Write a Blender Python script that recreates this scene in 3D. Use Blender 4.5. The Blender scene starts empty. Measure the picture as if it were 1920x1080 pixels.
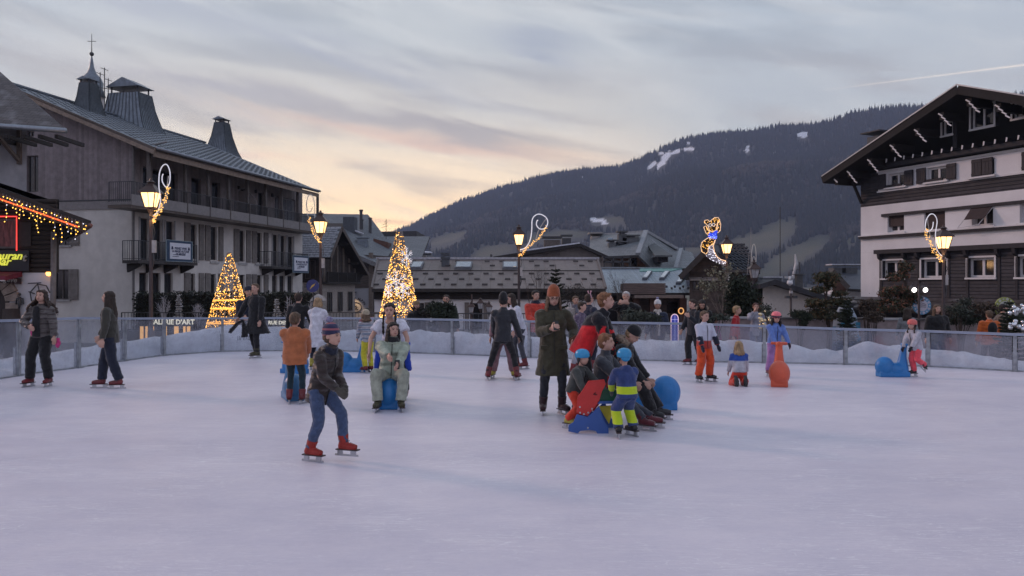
import bpy, bmesh, math, random
import numpy as np
from mathutils import Vector, Matrix, Euler
from math import sin, cos, pi, radians, atan2, sqrt
random.seed(7)
RNG = np.random.default_rng(7)
sc = bpy.context.scene
COL = sc.collection
F, CX, HZ, CZ = 1493.0, 960.0, 533.0, 1.88      # 28 mm lens, eye height above the ice

# ------------------------------------------------------------------ camera, sky, sun, exposure
cam = bpy.data.cameras.new('camera'); cam.sensor_width = 36; cam.lens = 36 * F / 1920
cam.shift_y = -(540 - HZ) / 1920; cam.clip_start = 0.1; cam.clip_end = 12000
camo = bpy.data.objects.new('camera', cam); COL.objects.link(camo)
camo.location = (0, 0, CZ); camo.rotation_euler = (radians(90), 0, 0)
sc.camera = camo
sc.view_settings.view_transform = 'Standard'; sc.view_settings.look = 'None'
sc.view_settings.exposure = 0.70; sc.view_settings.gamma = 1
sc.view_settings.use_curve_mapping = False
sc.cycles.max_bounces = 5; sc.cycles.diffuse_bounces = 2; sc.cycles.glossy_bounces = 2
sc.cycles.transparent_max_bounces = 12; sc.cycles.volume_bounces = 0
sc.cycles.use_denoising = True
sc.cycles.sample_clamp_indirect = 3.0

SUN_AZ = Vector((-1.8, 1.0, 0)).normalized()      # the glow beyond the valley: light comes from the left, behind
def make_world():
 w = bpy.data.worlds.new('World'); sc.world = w; w.use_nodes = True
 nt = w.node_tree; nt.nodes.clear(); N = nt.nodes.new; L = nt.links.new
 def math_(op, a, b=None, c=None, clamp=False):
  n = N('ShaderNodeMath'); n.operation = op; n.use_clamp = clamp
  for i, v in enumerate((a, b, c)):
   if v is None: continue
   if isinstance(v, (int, float)): n.inputs[i].default_value = v
   else: L(v, n.inputs[i])
  return n.outputs[0]
 def ramp(f, stops, interp='EASE'):
  n = N('ShaderNodeValToRGB'); n.color_ramp.interpolation = interp
  els = n.color_ramp.elements
  while len(els) < len(stops): els.new(0.5)
  for e, (p, c) in zip(els, stops): e.position = p; e.color = (*c, 1)
  L(f, n.inputs[0]); return n.outputs[0]
 def mix(f, a, b, t='MIX'):
  n = N('ShaderNodeMix'); n.data_type = 'RGBA'; n.blend_type = t
  for k, v in ((0, f), (6, a), (7, b)):
   if isinstance(v, (int, float)): n.inputs[k].default_value = v
   elif isinstance(v, tuple): n.inputs[k].default_value = (*v, 1)
   else: L(v, n.inputs[k])
  return n.outputs[2]
 tc = N('ShaderNodeTexCoord').outputs['Generated']
 sx = N('ShaderNodeSeparateXYZ'); L(tc, sx.inputs[0]); X, Y, Z = sx.outputs
 hor = math_('MAXIMUM', math_('SQRT', math_('ADD', math_('MULTIPLY', X, X), math_('MULTIPLY', Y, Y))), 0.001)
 el = math_('DIVIDE', Z, hor)                           # tan of the elevation
 az = math_('ARCTAN2', X, Y)                            # 0 straight ahead, + to the right
 # warm glow where the sun went down
 toward = math_('COSINE', math_('SUBTRACT', az, -0.16))   # 1 at the glow, -1 opposite
 warm = ramp(el, [(0.0, (1.24, .68, .31)), (.07, (1.10, .74, .41)), (.14, (.82, .64, .45)), (.22, (.52, .48, .42)), (.31, (.385, .40, .405)), (.5, (.27, .30, .345)), (1, (.22, .255, .325))])
 cool = ramp(el, [(0.0, (.46, .43, .42)), (.12, (.42, .42, .42)), (.22, (.385, .405, .42)), (.34, (.32, .355, .39)), (.6, (.25, .285, .35)), (1, (.21, .245, .32))])
 back = ramp(el, [(0.0, (.32, .31, .45)), (.2, (.35, .335, .465)), (.5, (.315, .315, .42)), (1, (.26, .285, .38))])
 side = ramp(toward, [(0.90, (0, 0, 0)), (0.995, (1, 1, 1))])
 frontness = ramp(math_('MULTIPLY_ADD', toward, .5, .5), [(0.3, (0, 0, 0)), (0.95, (1, 1, 1))])
 sky = mix(side, cool, warm); sky = mix(frontness, back, sky)
 # thin cloud sheets, stretched along the horizon, drifting down to the right
 cv = N('ShaderNodeCombineXYZ'); L(math_('MULTIPLY', az, 2.1), cv.inputs[0])
 L(math_('MULTIPLY', math_('ADD', el, math_('MULTIPLY', az, .16)), 14.0), cv.inputs[1])
 n1 = N('ShaderNodeTexNoise'); n1.inputs['Scale'].default_value = 1.25; n1.inputs['Detail'].default_value = 7; n1.inputs['Roughness'].default_value = .55; n1.inputs['Distortion'].default_value = .35
 L(cv.outputs[0], n1.inputs['Vector'])
 c1 = ramp(n1.outputs[0], [(.46, (0, 0, 0)), (.62, (1, 1, 1))])
 cv2 = N('ShaderNodeCombineXYZ'); L(math_('MULTIPLY', az, 6.0), cv2.inputs[0]); L(math_('MULTIPLY', math_('ADD', el, math_('MULTIPLY', az, .3)), 30.0), cv2.inputs[1]); cv2.inputs[2].default_value = 4
 n2 = N('ShaderNodeTexNoise'); n2.inputs['Scale'].default_value = 1.0; n2.inputs['Detail'].default_value = 8; n2.inputs['Distortion'].default_value = .6
 L(cv2.outputs[0], n2.inputs['Vector'])
 c2 = ramp(n2.outputs[0], [(.42, (0, 0, 0)), (.75, (1, 1, 1))])
 greycloud = mix(math_('MULTIPLY', el, 3.3, clamp=True), (.50, .36, .28), (.235, .255, .28))
 sky = mix(math_('MULTIPLY', c1, .66), sky, greycloud)
 sky = mix(math_('MULTIPLY', c2, .30), sky, (.62, .60, .57))
 # the long dark streaks: gaussians across a slanted line, broken up by the noise
 def streak(a0, e0, slope, half, width, amt, colr, s):
  da = math_('SUBTRACT', az, a0)
  d = math_('SUBTRACT', math_('SUBTRACT', el, e0), math_('MULTIPLY', da, slope))
  nz = math_('MULTIPLY', math_('SUBTRACT', n2.outputs[0], .5), width * 5)
  d = math_('DIVIDE', math_('ADD', d, nz), width)
  g = math_('POWER', 2.718, math_('MULTIPLY', math_('MULTIPLY', d, d), -1.0))
  h = math_('DIVIDE', da, half); g2 = math_('POWER', 2.718, math_('MULTIPLY', math_('MULTIPLY', h, h), -1.0))
  fr = math_('GREATER_THAN', Y, 0)
  f = math_('MULTIPLY', math_('MULTIPLY', math_('MULTIPLY', g, g2), amt, clamp=True), fr)
  return mix(f, s, colr)
 sky = streak(-.10, .196, -.145, .22, .013, .85, (.30, .265, .265), sky)
 sky = streak(-.12, .182, -.13, .20, .008, .45, (.72, .40, .27), sky)
 sky = streak(-.25, .285, -.20, .20, .017, .72, (.29, .30, .34), sky)
 sky = streak(.03, .305, -.12, .055, .022, .85, (.26, .28, .33), sky)
 sky = streak(-.36, .232, -.12, .13, .012, .62, (.33, .31, .33), sky)
 sky = streak(-.46, .33, -.1, .16, .016, .6, (.27, .29, .34), sky)
 sky = streak(-.16, .078, .0, .07, .0035, .6, (.60, .33, .22), sky)
 sky = streak(-.36, .158, -.06, .12, .004, .40, (.74, .45, .33), sky)
 # vapour trail high up on the right: a thin band of the great circle through two directions
 A = Vector((1528 - CX, F, HZ - 171)); B = Vector((1925 - CX, F, HZ - 121)); nrm = A.cross(B).normalized()
 dn = N('ShaderNodeVectorMath'); dn.operation = 'DOT_PRODUCT'; L(tc, dn.inputs[0]); dn.inputs[1].default_value = nrm
 t = math_('MULTIPLY_ADD', az, 1 / .22, -.363 / .22, clamp=True)
 d = math_('DIVIDE', dn.outputs[1], math_('MULTIPLY_ADD', t, .0005, .0006))
 g = math_('POWER', 2.718, math_('MULTIPLY', math_('MULTIPLY', d, d), -1.0))
 g = math_('MULTIPLY', g, math_('MULTIPLY', math_('POWER', t, .6), math_('GREATER_THAN', Y, 0)))
 g = math_('MULTIPLY', g, math_('MULTIPLY_ADD', n2.outputs[0], .8, .25), clamp=True)
 sky = mix(g, sky, (.86, .72, .60))
 ns = N('ShaderNodeTexSky'); ns.sky_type = 'NISHITA'; ns.sun_disc = False
 ns.sun_elevation = radians(2); ns.sun_rotation = atan2(SUN_AZ.x, SUN_AZ.y)
 bg1 = N('ShaderNodeBackground'); L(sky, bg1.inputs[0]); bg1.inputs[1].default_value = 1.14
 bg2 = N('ShaderNodeBackground'); L(ns.outputs[0], bg2.inputs[0]); bg2.inputs[1].default_value = 0.05
 ad = N('ShaderNodeAddShader'); L(bg1.outputs[0], ad.inputs[0]); L(bg2.outputs[0], ad.inputs[1])
 out = N('ShaderNodeOutputWorld'); L(ad.outputs[0], out.inputs[0])
make_world()

sun = bpy.data.lights.new('sun', 'SUN'); sun.energy = 0.9; sun.angle = radians(9); sun.color = (1.0, .62, .50)
suno = bpy.data.objects.new('sun', sun); COL.objects.link(suno)
_d = -(SUN_AZ * cos(radians(22)) + Vector((0, 0, sin(radians(22)))))
suno.rotation_euler = _d.to_track_quat('-Z', 'Y').to_euler()

# ------------------------------------------------------------------ helpers
def Wp(px, py, Y): return Vector(((px - CX) / F * Y, Y, CZ + (HZ - py) / F * Y))
def Gp(px, py, z=0.0):
 Y = (CZ - z) * F / (py - HZ); return Vector(((px - CX) / F * Y, Y, z))
def lerp(a, b, t): return a + (b - a) * t
def interp(x, pts):
 return float(np.interp(x, [p[0] for p in pts], [p[1] for p in pts]))
def srgb(h):
 h = h.lstrip('#'); v = [int(h[i:i + 2], 16) / 255 for i in (0, 2, 4)]
 return tuple(c / 12.92 if c <= .04045 else ((c + .055) / 1.055) ** 2.4 for c in v)

MATS = {}
def mat(name, col=(.5, .5, .5), rough=.7, var=.18, scale=6.0, bump=.0, bscale=40.0, metal=0.0, emit=None, es=0.0, sheen=0.0,
  stretch=None, alpha=None, col2=None, spec=.5, sampled=False, dirt=0.0):
 """a principled surface whose colour wanders with two noises, with fine relief"""
 if name in MATS: return MATS[name]
 if isinstance(col, str): col = srgb(col)
 if isinstance(col2, str): col2 = srgb(col2)
 m = bpy.data.materials.new(name); m.use_nodes = True; nt = m.node_tree; N = nt.nodes.new; L = nt.links.new
 b = nt.nodes['Principled BSDF']; b.inputs['Roughness'].default_value = rough; b.inputs['Metallic'].default_value = metal
 b.inputs['Specular IOR Level'].default_value = spec
 if sheen: b.inputs['Sheen Weight'].default_value = sheen
 tc = N('ShaderNodeTexCoord'); mp = N('ShaderNodeMapping'); L(tc.outputs['Object'], mp.inputs[0])
 if stretch: mp.inputs['Scale'].default_value = stretch
 n = N('ShaderNodeTexNoise'); n.inputs['Scale'].default_value = scale; n.inputs['Detail'].default_value = 5; n.inputs['Roughness'].default_value = .6
 L(mp.outputs[0], n.inputs['Vector'])
 r = N('ShaderNodeValToRGB'); L(n.outputs[0], r.inputs[0])
 c2 = col2 if col2 else tuple(min(1, c * (1 + var)) for c in col); c1 = col if col2 else tuple(c * (1 - var) for c in col)
 r.color_ramp.elements[0].position = .36; r.color_ramp.elements[1].position = .66
 r.color_ramp.elements[0].color = (*c1, 1); r.color_ramp.elements[1].color = (*c2, 1)
 colour = r.outputs[0]
 if dirt:
  n3 = N('ShaderNodeTexNoise'); n3.inputs['Scale'].default_value = scale * .35; n3.inputs['Detail'].default_value = 8; L(tc.outputs['Object'], n3.inputs['Vector'])
  r3 = N('ShaderNodeValToRGB'); L(n3.outputs[0], r3.inputs[0]); r3.color_ramp.elements[0].position = .45; r3.color_ramp.elements[1].position = .75
  r3.color_ramp.elements[0].color = (1, 1, 1, 1); r3.color_ramp.elements[1].color = (1 - dirt, 1 - dirt, 1 - dirt * .9, 1)
  mm = N('ShaderNodeMix'); mm.data_type = 'RGBA'; mm.blend_type = 'MULTIPLY'; mm.inputs[0].default_value = 1
  L(colour, mm.inputs[6]); L(r3.outputs[0], mm.inputs[7]); colour = mm.outputs[2]
 L(colour, b.inputs['Base Color'])
 if bump:
  n2 = N('ShaderNodeTexNoise'); n2.inputs['Scale'].default_value = bscale; n2.inputs['Detail'].default_value = 4; L(mp.outputs[0], n2.inputs['Vector'])
  bp = N('ShaderNodeBump'); bp.inputs['Strength'].default_value = min(1, bump); bp.inputs['Distance'].default_value = .02
  L(n2.outputs[0], bp.inputs['Height']); L(bp.outputs[0], b.inputs['Normal'])
 if emit:
  b.inputs['Emission Color'].default_value = (*emit, 1); b.inputs['Emission Strength'].default_value = es
  if not sampled: m.cycles.emission_sampling = 'NONE'
 if alpha is not None: b.inputs['Alpha'].default_value = alpha
 MATS[name] = m; return m
def seamed(name, col, period, width=.12, axis=0, rough=.5, metal=.0, var=.1, depth=.4, col2=None):
 """sheet or boards: a fine groove every `period` metres along an object axis, plus wandering colour"""
 if name in MATS: return MATS[name]
 m = mat(name, col, rough=rough, metal=metal, var=var, scale=3.0, col2=col2); nt = m.node_tree; N = nt.nodes.new; L = nt.links.new
 b = nt.nodes['Principled BSDF']; src = b.inputs['Base Color'].links[0].from_socket
 tc = N('ShaderNodeTexCoord'); s = N('ShaderNodeSeparateXYZ'); L(tc.outputs['Object'], s.inputs[0])
 a = N('ShaderNodeMath'); a.operation = 'DIVIDE'; L(s.outputs[axis], a.inputs[0]); a.inputs[1].default_value = period
 fr = N('ShaderNodeMath'); fr.operation = 'FRACT'; L(a.outputs[0], fr.inputs[0])
 pp = N('ShaderNodeMath'); pp.operation = 'PINGPONG'; L(fr.outputs[0], pp.inputs[0]); pp.inputs[1].default_value = .5
 st = N('ShaderNodeMapRange'); L(pp.outputs[0], st.inputs[0]); st.inputs[1].default_value = 0; st.inputs[2].default_value = width; st.inputs[3].default_value = 1; st.inputs[4].default_value = 0
 fl = N('ShaderNodeMath'); fl.operation = 'FLOOR'; L(a.outputs[0], fl.inputs[0])
 wn = N('ShaderNodeTexWhiteNoise'); wn.noise_dimensions = '1D'; L(fl.outputs[0], wn.inputs['W'])
 mr = N('ShaderNodeMapRange'); L(wn.outputs[0], mr.inputs[0]); mr.inputs[3].default_value = 1 - var; mr.inputs[4].default_value = 1 + var
 mx = N('ShaderNodeMix'); mx.data_type = 'RGBA'; mx.blend_type = 'MULTIPLY'; mx.inputs[0].default_value = 1; L(src, mx.inputs[6]); L(mr.outputs[0], mx.inputs[7])
 L(mx.outputs[2], b.inputs['Base Color'])
 bp = N('ShaderNodeBump'); bp.invert = True; bp.inputs['Strength'].default_value = depth; bp.inputs['Distance'].default_value = .03
 L(st.outputs[0], bp.inputs['Height']); L(bp.outputs[0], b.inputs['Normal'])
 return m

def props(o, label=None, cat=None, group=None, kind=None):
 if label: o['label'] = label
 if cat: o['category'] = cat
 if group: o['group'] = group
 if kind: o['kind'] = kind
 return o
def thing(name, label, cat, loc=(0, 0, 0), rz=0.0, group=None):
 o = bpy.data.objects.new(name, None); COL.objects.link(o); o.location = loc; o.rotation_euler = (0, 0, rz); o.empty_display_size = .2
 return props(o, label, cat, group)
def copy_tree(o, parent=None):
 c = o.copy(); COL.objects.link(c)
 if parent is not None: c.parent = parent
 for ch in list(o.children): copy_tree(ch, c)
 return c

class MB:
 """collects faces; build() links them as one mesh object"""
 def __init__(s): s.v = []; s.f = []; s.mi = []; s.m = 0; s.T = None
 def _a(s, vs, fs):
  n = len(s.v)
  if s.T is not None: vs = [s.T @ Vector(p) for p in vs]
  s.v.extend(tuple(p) for p in vs)
  for f in fs: s.f.append(tuple(i + n for i in f)); s.mi.append(s.m)
  return s
 def poly(s, pts): return s._a(pts, [tuple(range(len(pts)))])
 def box(s, x0, x1, y0, y1, z0, z1):
  v = [(x, y, z) for z in (z0, z1) for y in (y0, y1) for x in (x0, x1)]
  return s._a(v, [(0, 2, 3, 1), (4, 5, 7, 6), (0, 1, 5, 4), (2, 6, 7, 3), (0, 4, 6, 2), (1, 3, 7, 5)])
 def cbox(s, c, sx, sy, sz): return s.box(c[0] - sx / 2, c[0] + sx / 2, c[1] - sy / 2, c[1] + sy / 2, c[2] - sz / 2, c[2] + sz / 2)
 def prism(s, pts, d):
  """polygon pts swept by vector d"""
  n = len(pts); d = Vector(d); a = [Vector(p) for p in pts]; b = [p + d for p in a]
  nr = sum(((a[i] - a[0]).cross(a[(i + 1) % n] - a[0]) for i in range(1, n - 1)), Vector((0, 0, 0)))
  if nr.dot(d) > 0: f0, f1 = tuple(reversed(range(n))), tuple(range(n, 2 * n)); sd = [(i, (i + 1) % n, n + (i + 1) % n, n + i) for i in range(n)]
  else: f0, f1 = tuple(range(n)), tuple(reversed(range(n, 2 * n))); sd = [((i + 1) % n, i, n + i, n + (i + 1) % n) for i in range(n)]
  return s._a(a + b, [f0, f1] + sd)
 def tube(s, pts, r, n=8, caps=True, flat=1.0, up=None):
  P = [Vector(p) for p in pts]; k = len(P); R = r if isinstance(r, (list, tuple)) else [r] * k
  vs = []; prev = None
  for i in range(k):
   t = (P[min(i + 1, k - 1)] - P[max(i - 1, 0)])
   if t.length < 1e-9: t = Vector((0, 0, 1))
   t.normalize()
   if prev is None:
    a = Vector(up) if up else (Vector((0, 0, 1)) if abs(t.z) < .9 else Vector((1, 0, 0)))
    prev = (a - t * a.dot(t)).normalized()
   else:
    prev = (prev - t * prev.dot(t))
    prev = prev.normalized() if prev.length > 1e-6 else Vector((1, 0, 0))
   b = t.cross(prev)
   for j in range(n):
    an = 2 * pi * j / n; vs.append(P[i] + (prev * cos(an) * flat + b * sin(an)) * R[i])
  fs = [(i * n + j, i * n + (j + 1) % n, (i + 1) * n + (j + 1) % n, (i + 1) * n + j) for i in range(k - 1) for j in range(n)]
  if caps: fs += [tuple(reversed(range(n))), tuple(range((k - 1) * n, k * n))]
  return s._a(vs, fs)
 def bar(s, p, q, w, h=None):
  """square bar from p to q"""
  p, q = Vector(p), Vector(q); t = (q - p).normalized(); h = h or w
  a = Vector((0, 0, 1)) if abs(t.z) < .9 else Vector((0, 1, 0))
  b = t.cross(a).normalized(); a = b.cross(t)
  vs = [c + b * sx * w / 2 + a * sz * h / 2 for c in (p, q) for sx, sz in ((-1, -1), (1, -1), (1, 1), (-1, 1))]
  return s._a(vs, [(3, 2, 1, 0), (4, 5, 6, 7), (0, 1, 5, 4), (1, 2, 6, 5), (2, 3, 7, 6), (3, 0, 4, 7)])
 def rings(s, rings, caps=True):
  n = len(rings[0]); vs = [p for r in rings for p in r]; k = len(rings)
  fs = [(i * n + j, i * n + (j + 1) % n, (i + 1) * n + (j + 1) % n, (i + 1) * n + j) for i in range(k - 1) for j in range(n)]
  if caps: fs += [tuple(reversed(range(n))), tuple(range((k - 1) * n, k * n))]
  return s._a(vs, fs)
 def lathe(s, prof, c=(0, 0, 0), n=12, caps=True):
  return s.rings([[(c[0] + r * cos(2 * pi * j / n), c[1] + r * sin(2 * pi * j / n), c[2] + z) for j in range(n)] for r, z in prof], caps)
 def ball(s, c, rx, ry=None, rz=None, n=12, m=8, M=None):
  ry = ry or rx; rz = rz or rx; c = Vector(c); R = []
  for i in range(m + 1):
   th = pi * i / m; th = min(max(th, .02), pi - .02)
   R.append([c + (M @ Vector((rx * sin(th) * cos(2 * pi * j / n), ry * sin(th) * sin(2 * pi * j / n), -rz * cos(th))) if M else Vector((rx * sin(th) * cos(2 * pi * j / n), ry * sin(th) * sin(2 * pi * j / n), -rz * cos(th)))) for j in range(n)])
  return s.rings(R)
 def octa(s, c, r):
  x, y, z = c
  return s._a([(x + r, y, z), (x - r, y, z), (x, y + r, z), (x, y - r, z), (x, y, z + r), (x, y, z - r)],
     [(0, 2, 4), (2, 1, 4), (1, 3, 4), (3, 0, 4), (2, 0, 5), (1, 2, 5), (3, 1, 5), (0, 3, 5)])
 def mesh(s, name, mats, smooth=False):
  me = bpy.data.meshes.new(name); me.from_pydata(s.v, [], s.f)
  for m in (mats if isinstance(mats, (list, tuple)) else [mats]): me.materials.append(m)
  if any(s.mi): me.polygons.foreach_set('material_index', s.mi)
  if smooth: me.polygons.foreach_set('use_smooth', [True] * len(s.f))
  me.update(); return me
 def build(s, name, mats, parent=None, smooth=False, loc=None, rz=0.0, **kw):
  o = bpy.data.objects.new(name, s.mesh(name, mats, smooth)); COL.objects.link(o)
  if parent is not None: o.parent = parent
  if loc is not None: o.location = loc
  if rz: o.rotation_euler = (0, 0, rz)
  if smooth == 'auto': pass
  props(o, **kw); return o

def np_mesh(name, V, Fq, mats, parent=None, mi=None, smooth=False, **kw):
 """fast mesh from arrays: V (n,3); Fq (m,k) all faces with k corners"""
 me = bpy.data.meshes.new(name); V = np.asarray(V, dtype=np.float32); Fq = np.asarray(Fq, dtype=np.int32); k = Fq.shape[1]
 me.vertices.add(len(V)); me.vertices.foreach_set('co', V.ravel())
 me.loops.add(Fq.size); me.loops.foreach_set('vertex_index', Fq.ravel())
 me.polygons.add(len(Fq)); me.polygons.foreach_set('loop_start', np.arange(len(Fq), dtype=np.int32) * k)
 for m in (mats if isinstance(mats, (list, tuple)) else [mats]): me.materials.append(m)
 if mi is not None: me.polygons.foreach_set('material_index', np.asarray(mi, dtype=np.int32))
 if smooth: me.polygons.foreach_set('use_smooth', np.ones(len(Fq), dtype=bool))
 me.update(calc_edges=True)
 o = bpy.data.objects.new(name, me); COL.objects.link(o)
 if parent is not None: o.parent = parent
 props(o, **kw); return o
def leaves(P, size, rng=RNG, elong=1.0, dirs=None, spread=1.0):
 """a small quad at each point P (n,3), random or along dirs"""
 n = len(P); sz = size * rng.uniform(.6, 1.3, (n, 1))
 a = rng.normal(size=(n, 3)); 
 if dirs is not None: a = dirs + a * .35 * spread
 a /= np.linalg.norm(a, axis=1, keepdims=True)
 b = np.cross(a, rng.normal(size=(n, 3))); b /= np.linalg.norm(b, axis=1, keepdims=True)
 a = a * sz * elong; b = b * sz / elong
 V = np.stack([P - a * .5, P + b * .5, P + a * .5, P - b * .5], 1).reshape(-1, 3)
 return V, np.arange(4 * n).reshape(n, 4)

_tex = {}
def clouds_tex(size):
 if size not in _tex:
  t = bpy.data.textures.new('folds', 'CLOUDS'); t.noise_scale = size; t.noise_depth = 2; _tex[size] = t
 return _tex[size]
def fuse(o, voxel, smooth=3, disp=0.0, dsize=.1, adapt=0.0):
 """grow one continuous surface from overlapping closed pieces"""
 m = o.modifiers.new('fuse', 'REMESH'); m.mode = 'VOXEL'; m.voxel_size = voxel; m.use_smooth_shade = True; m.adaptivity = adapt
 if smooth: s = o.modifiers.new('soften', 'SMOOTH'); s.factor = .5; s.iterations = smooth
 if disp: d = o.modifiers.new('folds', 'DISPLACE'); d.texture = clouds_tex(dsize); d.strength = disp; d.mid_level = .5; d.texture_coords = 'LOCAL'
 return o
# ------------------------------------------------------------------ ground, ice, hills
from mathutils import noise as mn
ZG = -0.55                                               # square around the rink, a step lower than the ice
def build_ground():
 mb = MB(); mb.box(-7000, 7000, -1500, 9000, ZG - 1.2, ZG - 0.9)   # valley floor
 mb.build('valley_floor', mat('valley_grass', (.075, .08, .055), .95, scale=.02, col2=(.12, .11, .085)), kind='structure')
 mb = MB()
 mb.box(-60, 60, -8, 33, ZG - .5, ZG); mb.box(-10.5, 60, 33, 120, ZG - .5, ZG - .006); mb.box(-60, -10.5, 33, 120, ZG - .8, ZG - .75)
 mb.build('square_paving', mat('paving', (.20, .19, .185), .75, scale=.8, bump=.4, bscale=9, dirt=.3), kind='structure')
build_ground()

FENCE = [(-170, 760, 1.22), (-60, 722, 1.18), (35, 705, 1.14), (148, 690, 1.12), (234, 677, 1.04), (308, 667, .98), (417, 659.5, .93), (545, 658, .93), (700, 660, .93),
   (848, 665, .93), (992, 671, .93), (1140, 675, .93), (1290, 678.5, .92), (1433, 681, .88), (1586, 684, .83), (1740, 688, .81), (1903, 697, .80), (2090, 706, .80)]
FP = [(Gp(x, y), h) for x, y, h in FENCE]

def ice_material():
 m = bpy.data.materials.new('ice'); m.use_nodes = True; nt = m.node_tree; N = nt.nodes.new; L = nt.links.new
 b = nt.nodes['Principled BSDF']
 tc = N('ShaderNodeTexCoord').outputs['Object']
 def noise(scale, det=6, st=None, rough=.6, dist=0.0, rot=0):
  mp = N('ShaderNodeMapping'); L(tc, mp.inputs[0])
  if st: mp.inputs['Scale'].default_value = st
  mp.inputs['Rotation'].default_value = (0, 0, rot)
  n = N('ShaderNodeTexNoise'); n.inputs['Scale'].default_value = scale; n.inputs['Detail'].default_value = det; n.inputs['Roughness'].default_value = rough; n.inputs['Distortion'].default_value = dist
  L(mp.outputs[0], n.inputs['Vector']); return n.outputs[0]
 def ramp(f, a, b_, ca, cb):
  r = N('ShaderNodeValToRGB'); L(f, r.inputs[0]); r.color_ramp.elements[0].position = a; r.color_ramp.elements[1].position = b_
  r.color_ramp.elements[0].color = (*ca, 1); r.color_ramp.elements[1].color = (*cb, 1); return r.outputs[0]
 def mult(a, c, f=1.0):
  x = N('ShaderNodeMix'); x.data_type = 'RGBA'; x.blend_type = 'MULTIPLY'; x.inputs[0].default_value = f; L(a, x.inputs[6]); L(c, x.inputs[7]); return x.outputs[2]
 c = ramp(noise(.22, 5, (1, 2.2, 1)), .32, .68, (.655, .625, .70), (.79, .75, .805))
 c = mult(c, ramp(noise(1.6, 8, (1, 1.7, 1), .7), .3, .7, (.86, .87, .91), (1, 1, 1)))
 c = mult(c, ramp(noise(17, 6, None, .75), .28, .62, (.93, .93, .945), (1, 1, 1)))
 # skate tracks: thin ridged lines in several directions
 tr = None
 for rot, sc_, st in ((.5, .9, (1, 9, 1)), (-.8, 1.1, (1, 11, 1)), (1.4, .8, (1, 8, 1)), (.1, 1.4, (1, 10, 1)), (-.35, 2.2, (1, 7, 1)), (1.0, 2.6, (1, 6, 1))):
  nz = noise(sc_, 2, st, .4, .9, rot)
  s = N('ShaderNodeMath'); s.operation = 'SUBTRACT'; L(nz, s.inputs[0]); s.inputs[1].default_value = .5
  a = N('ShaderNodeMath'); a.operation = 'ABSOLUTE'; L(s.outputs[0], a.inputs[0])
  g = N('ShaderNodeMapRange'); L(a.outputs[0], g.inputs[0]); g.inputs[1].default_value = 0; g.inputs[2].default_value = .006; g.inputs[3].default_value = 1; g.inputs[4].default_value = 0
  if tr is None: tr = g.outputs[0]
  else:
   mx = N('ShaderNodeMath'); mx.operation = 'MAXIMUM'; L(tr, mx.inputs[0]); L(g.outputs[0], mx.inputs[1]); tr = mx.outputs[0]
 gate = ramp(noise(.8, 4), .38, .6, (0, 0, 0), (1, 1, 1))
 gt = N('ShaderNodeMath'); gt.operation = 'MULTIPLY'; L(tr, gt.inputs[0]); L(gate, gt.inputs[1])
 mxx = N('ShaderNodeMix'); mxx.data_type = 'RGBA'; L(gt.outputs[0], mxx.inputs[0]); L(c, mxx.inputs[6]); mxx.inputs[7].default_value = (.93, .93, .96, 1)
 g2 = N('ShaderNodeMath'); g2.operation = 'MULTIPLY'; L(gt.outputs[0], g2.inputs[0]); g2.inputs[1].default_value = .8; L(g2.outputs[0], mxx.inputs[0])
 L(mxx.outputs[2], b.inputs['Base Color'])
 rr = N('ShaderNodeMapRange'); L(noise(2.2, 6, (1, 1.5, 1), .7), rr.inputs[0]); rr.inputs[3].default_value = .22; rr.inputs[4].default_value = .60
 L(rr.outputs[0], b.inputs['Roughness']); b.inputs['Specular IOR Level'].default_value = .42
 hb = N('ShaderNodeMath'); hb.operation = 'ADD'; L(noise(30, 5, None, .8), hb.inputs[0]); L(gt.outputs[0], hb.inputs[1])
 bp = N('ShaderNodeBump'); bp.inputs['Strength'].default_value = .22; bp.inputs['Distance'].default_value = .01; L(hb.outputs[0], bp.inputs['Height']); L(bp.outputs[0], b.inputs['Normal'])
 return m
def build_ice():
 edge = [p for p, h in FP]
 out = []
 for i, p in enumerate(edge):
  out.append((p.x, p.y, 0))
 poly = [(-14, -6, 0)] + [(edge[0].x, edge[0].y, 0)] + out[1:] + [(14, -6, 0)]
 mb = MB(); mb.prism(poly, (0, 0, -.6)); mb.build('ice_rink', ice_material(), kind='structure')
build_ice()

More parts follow.
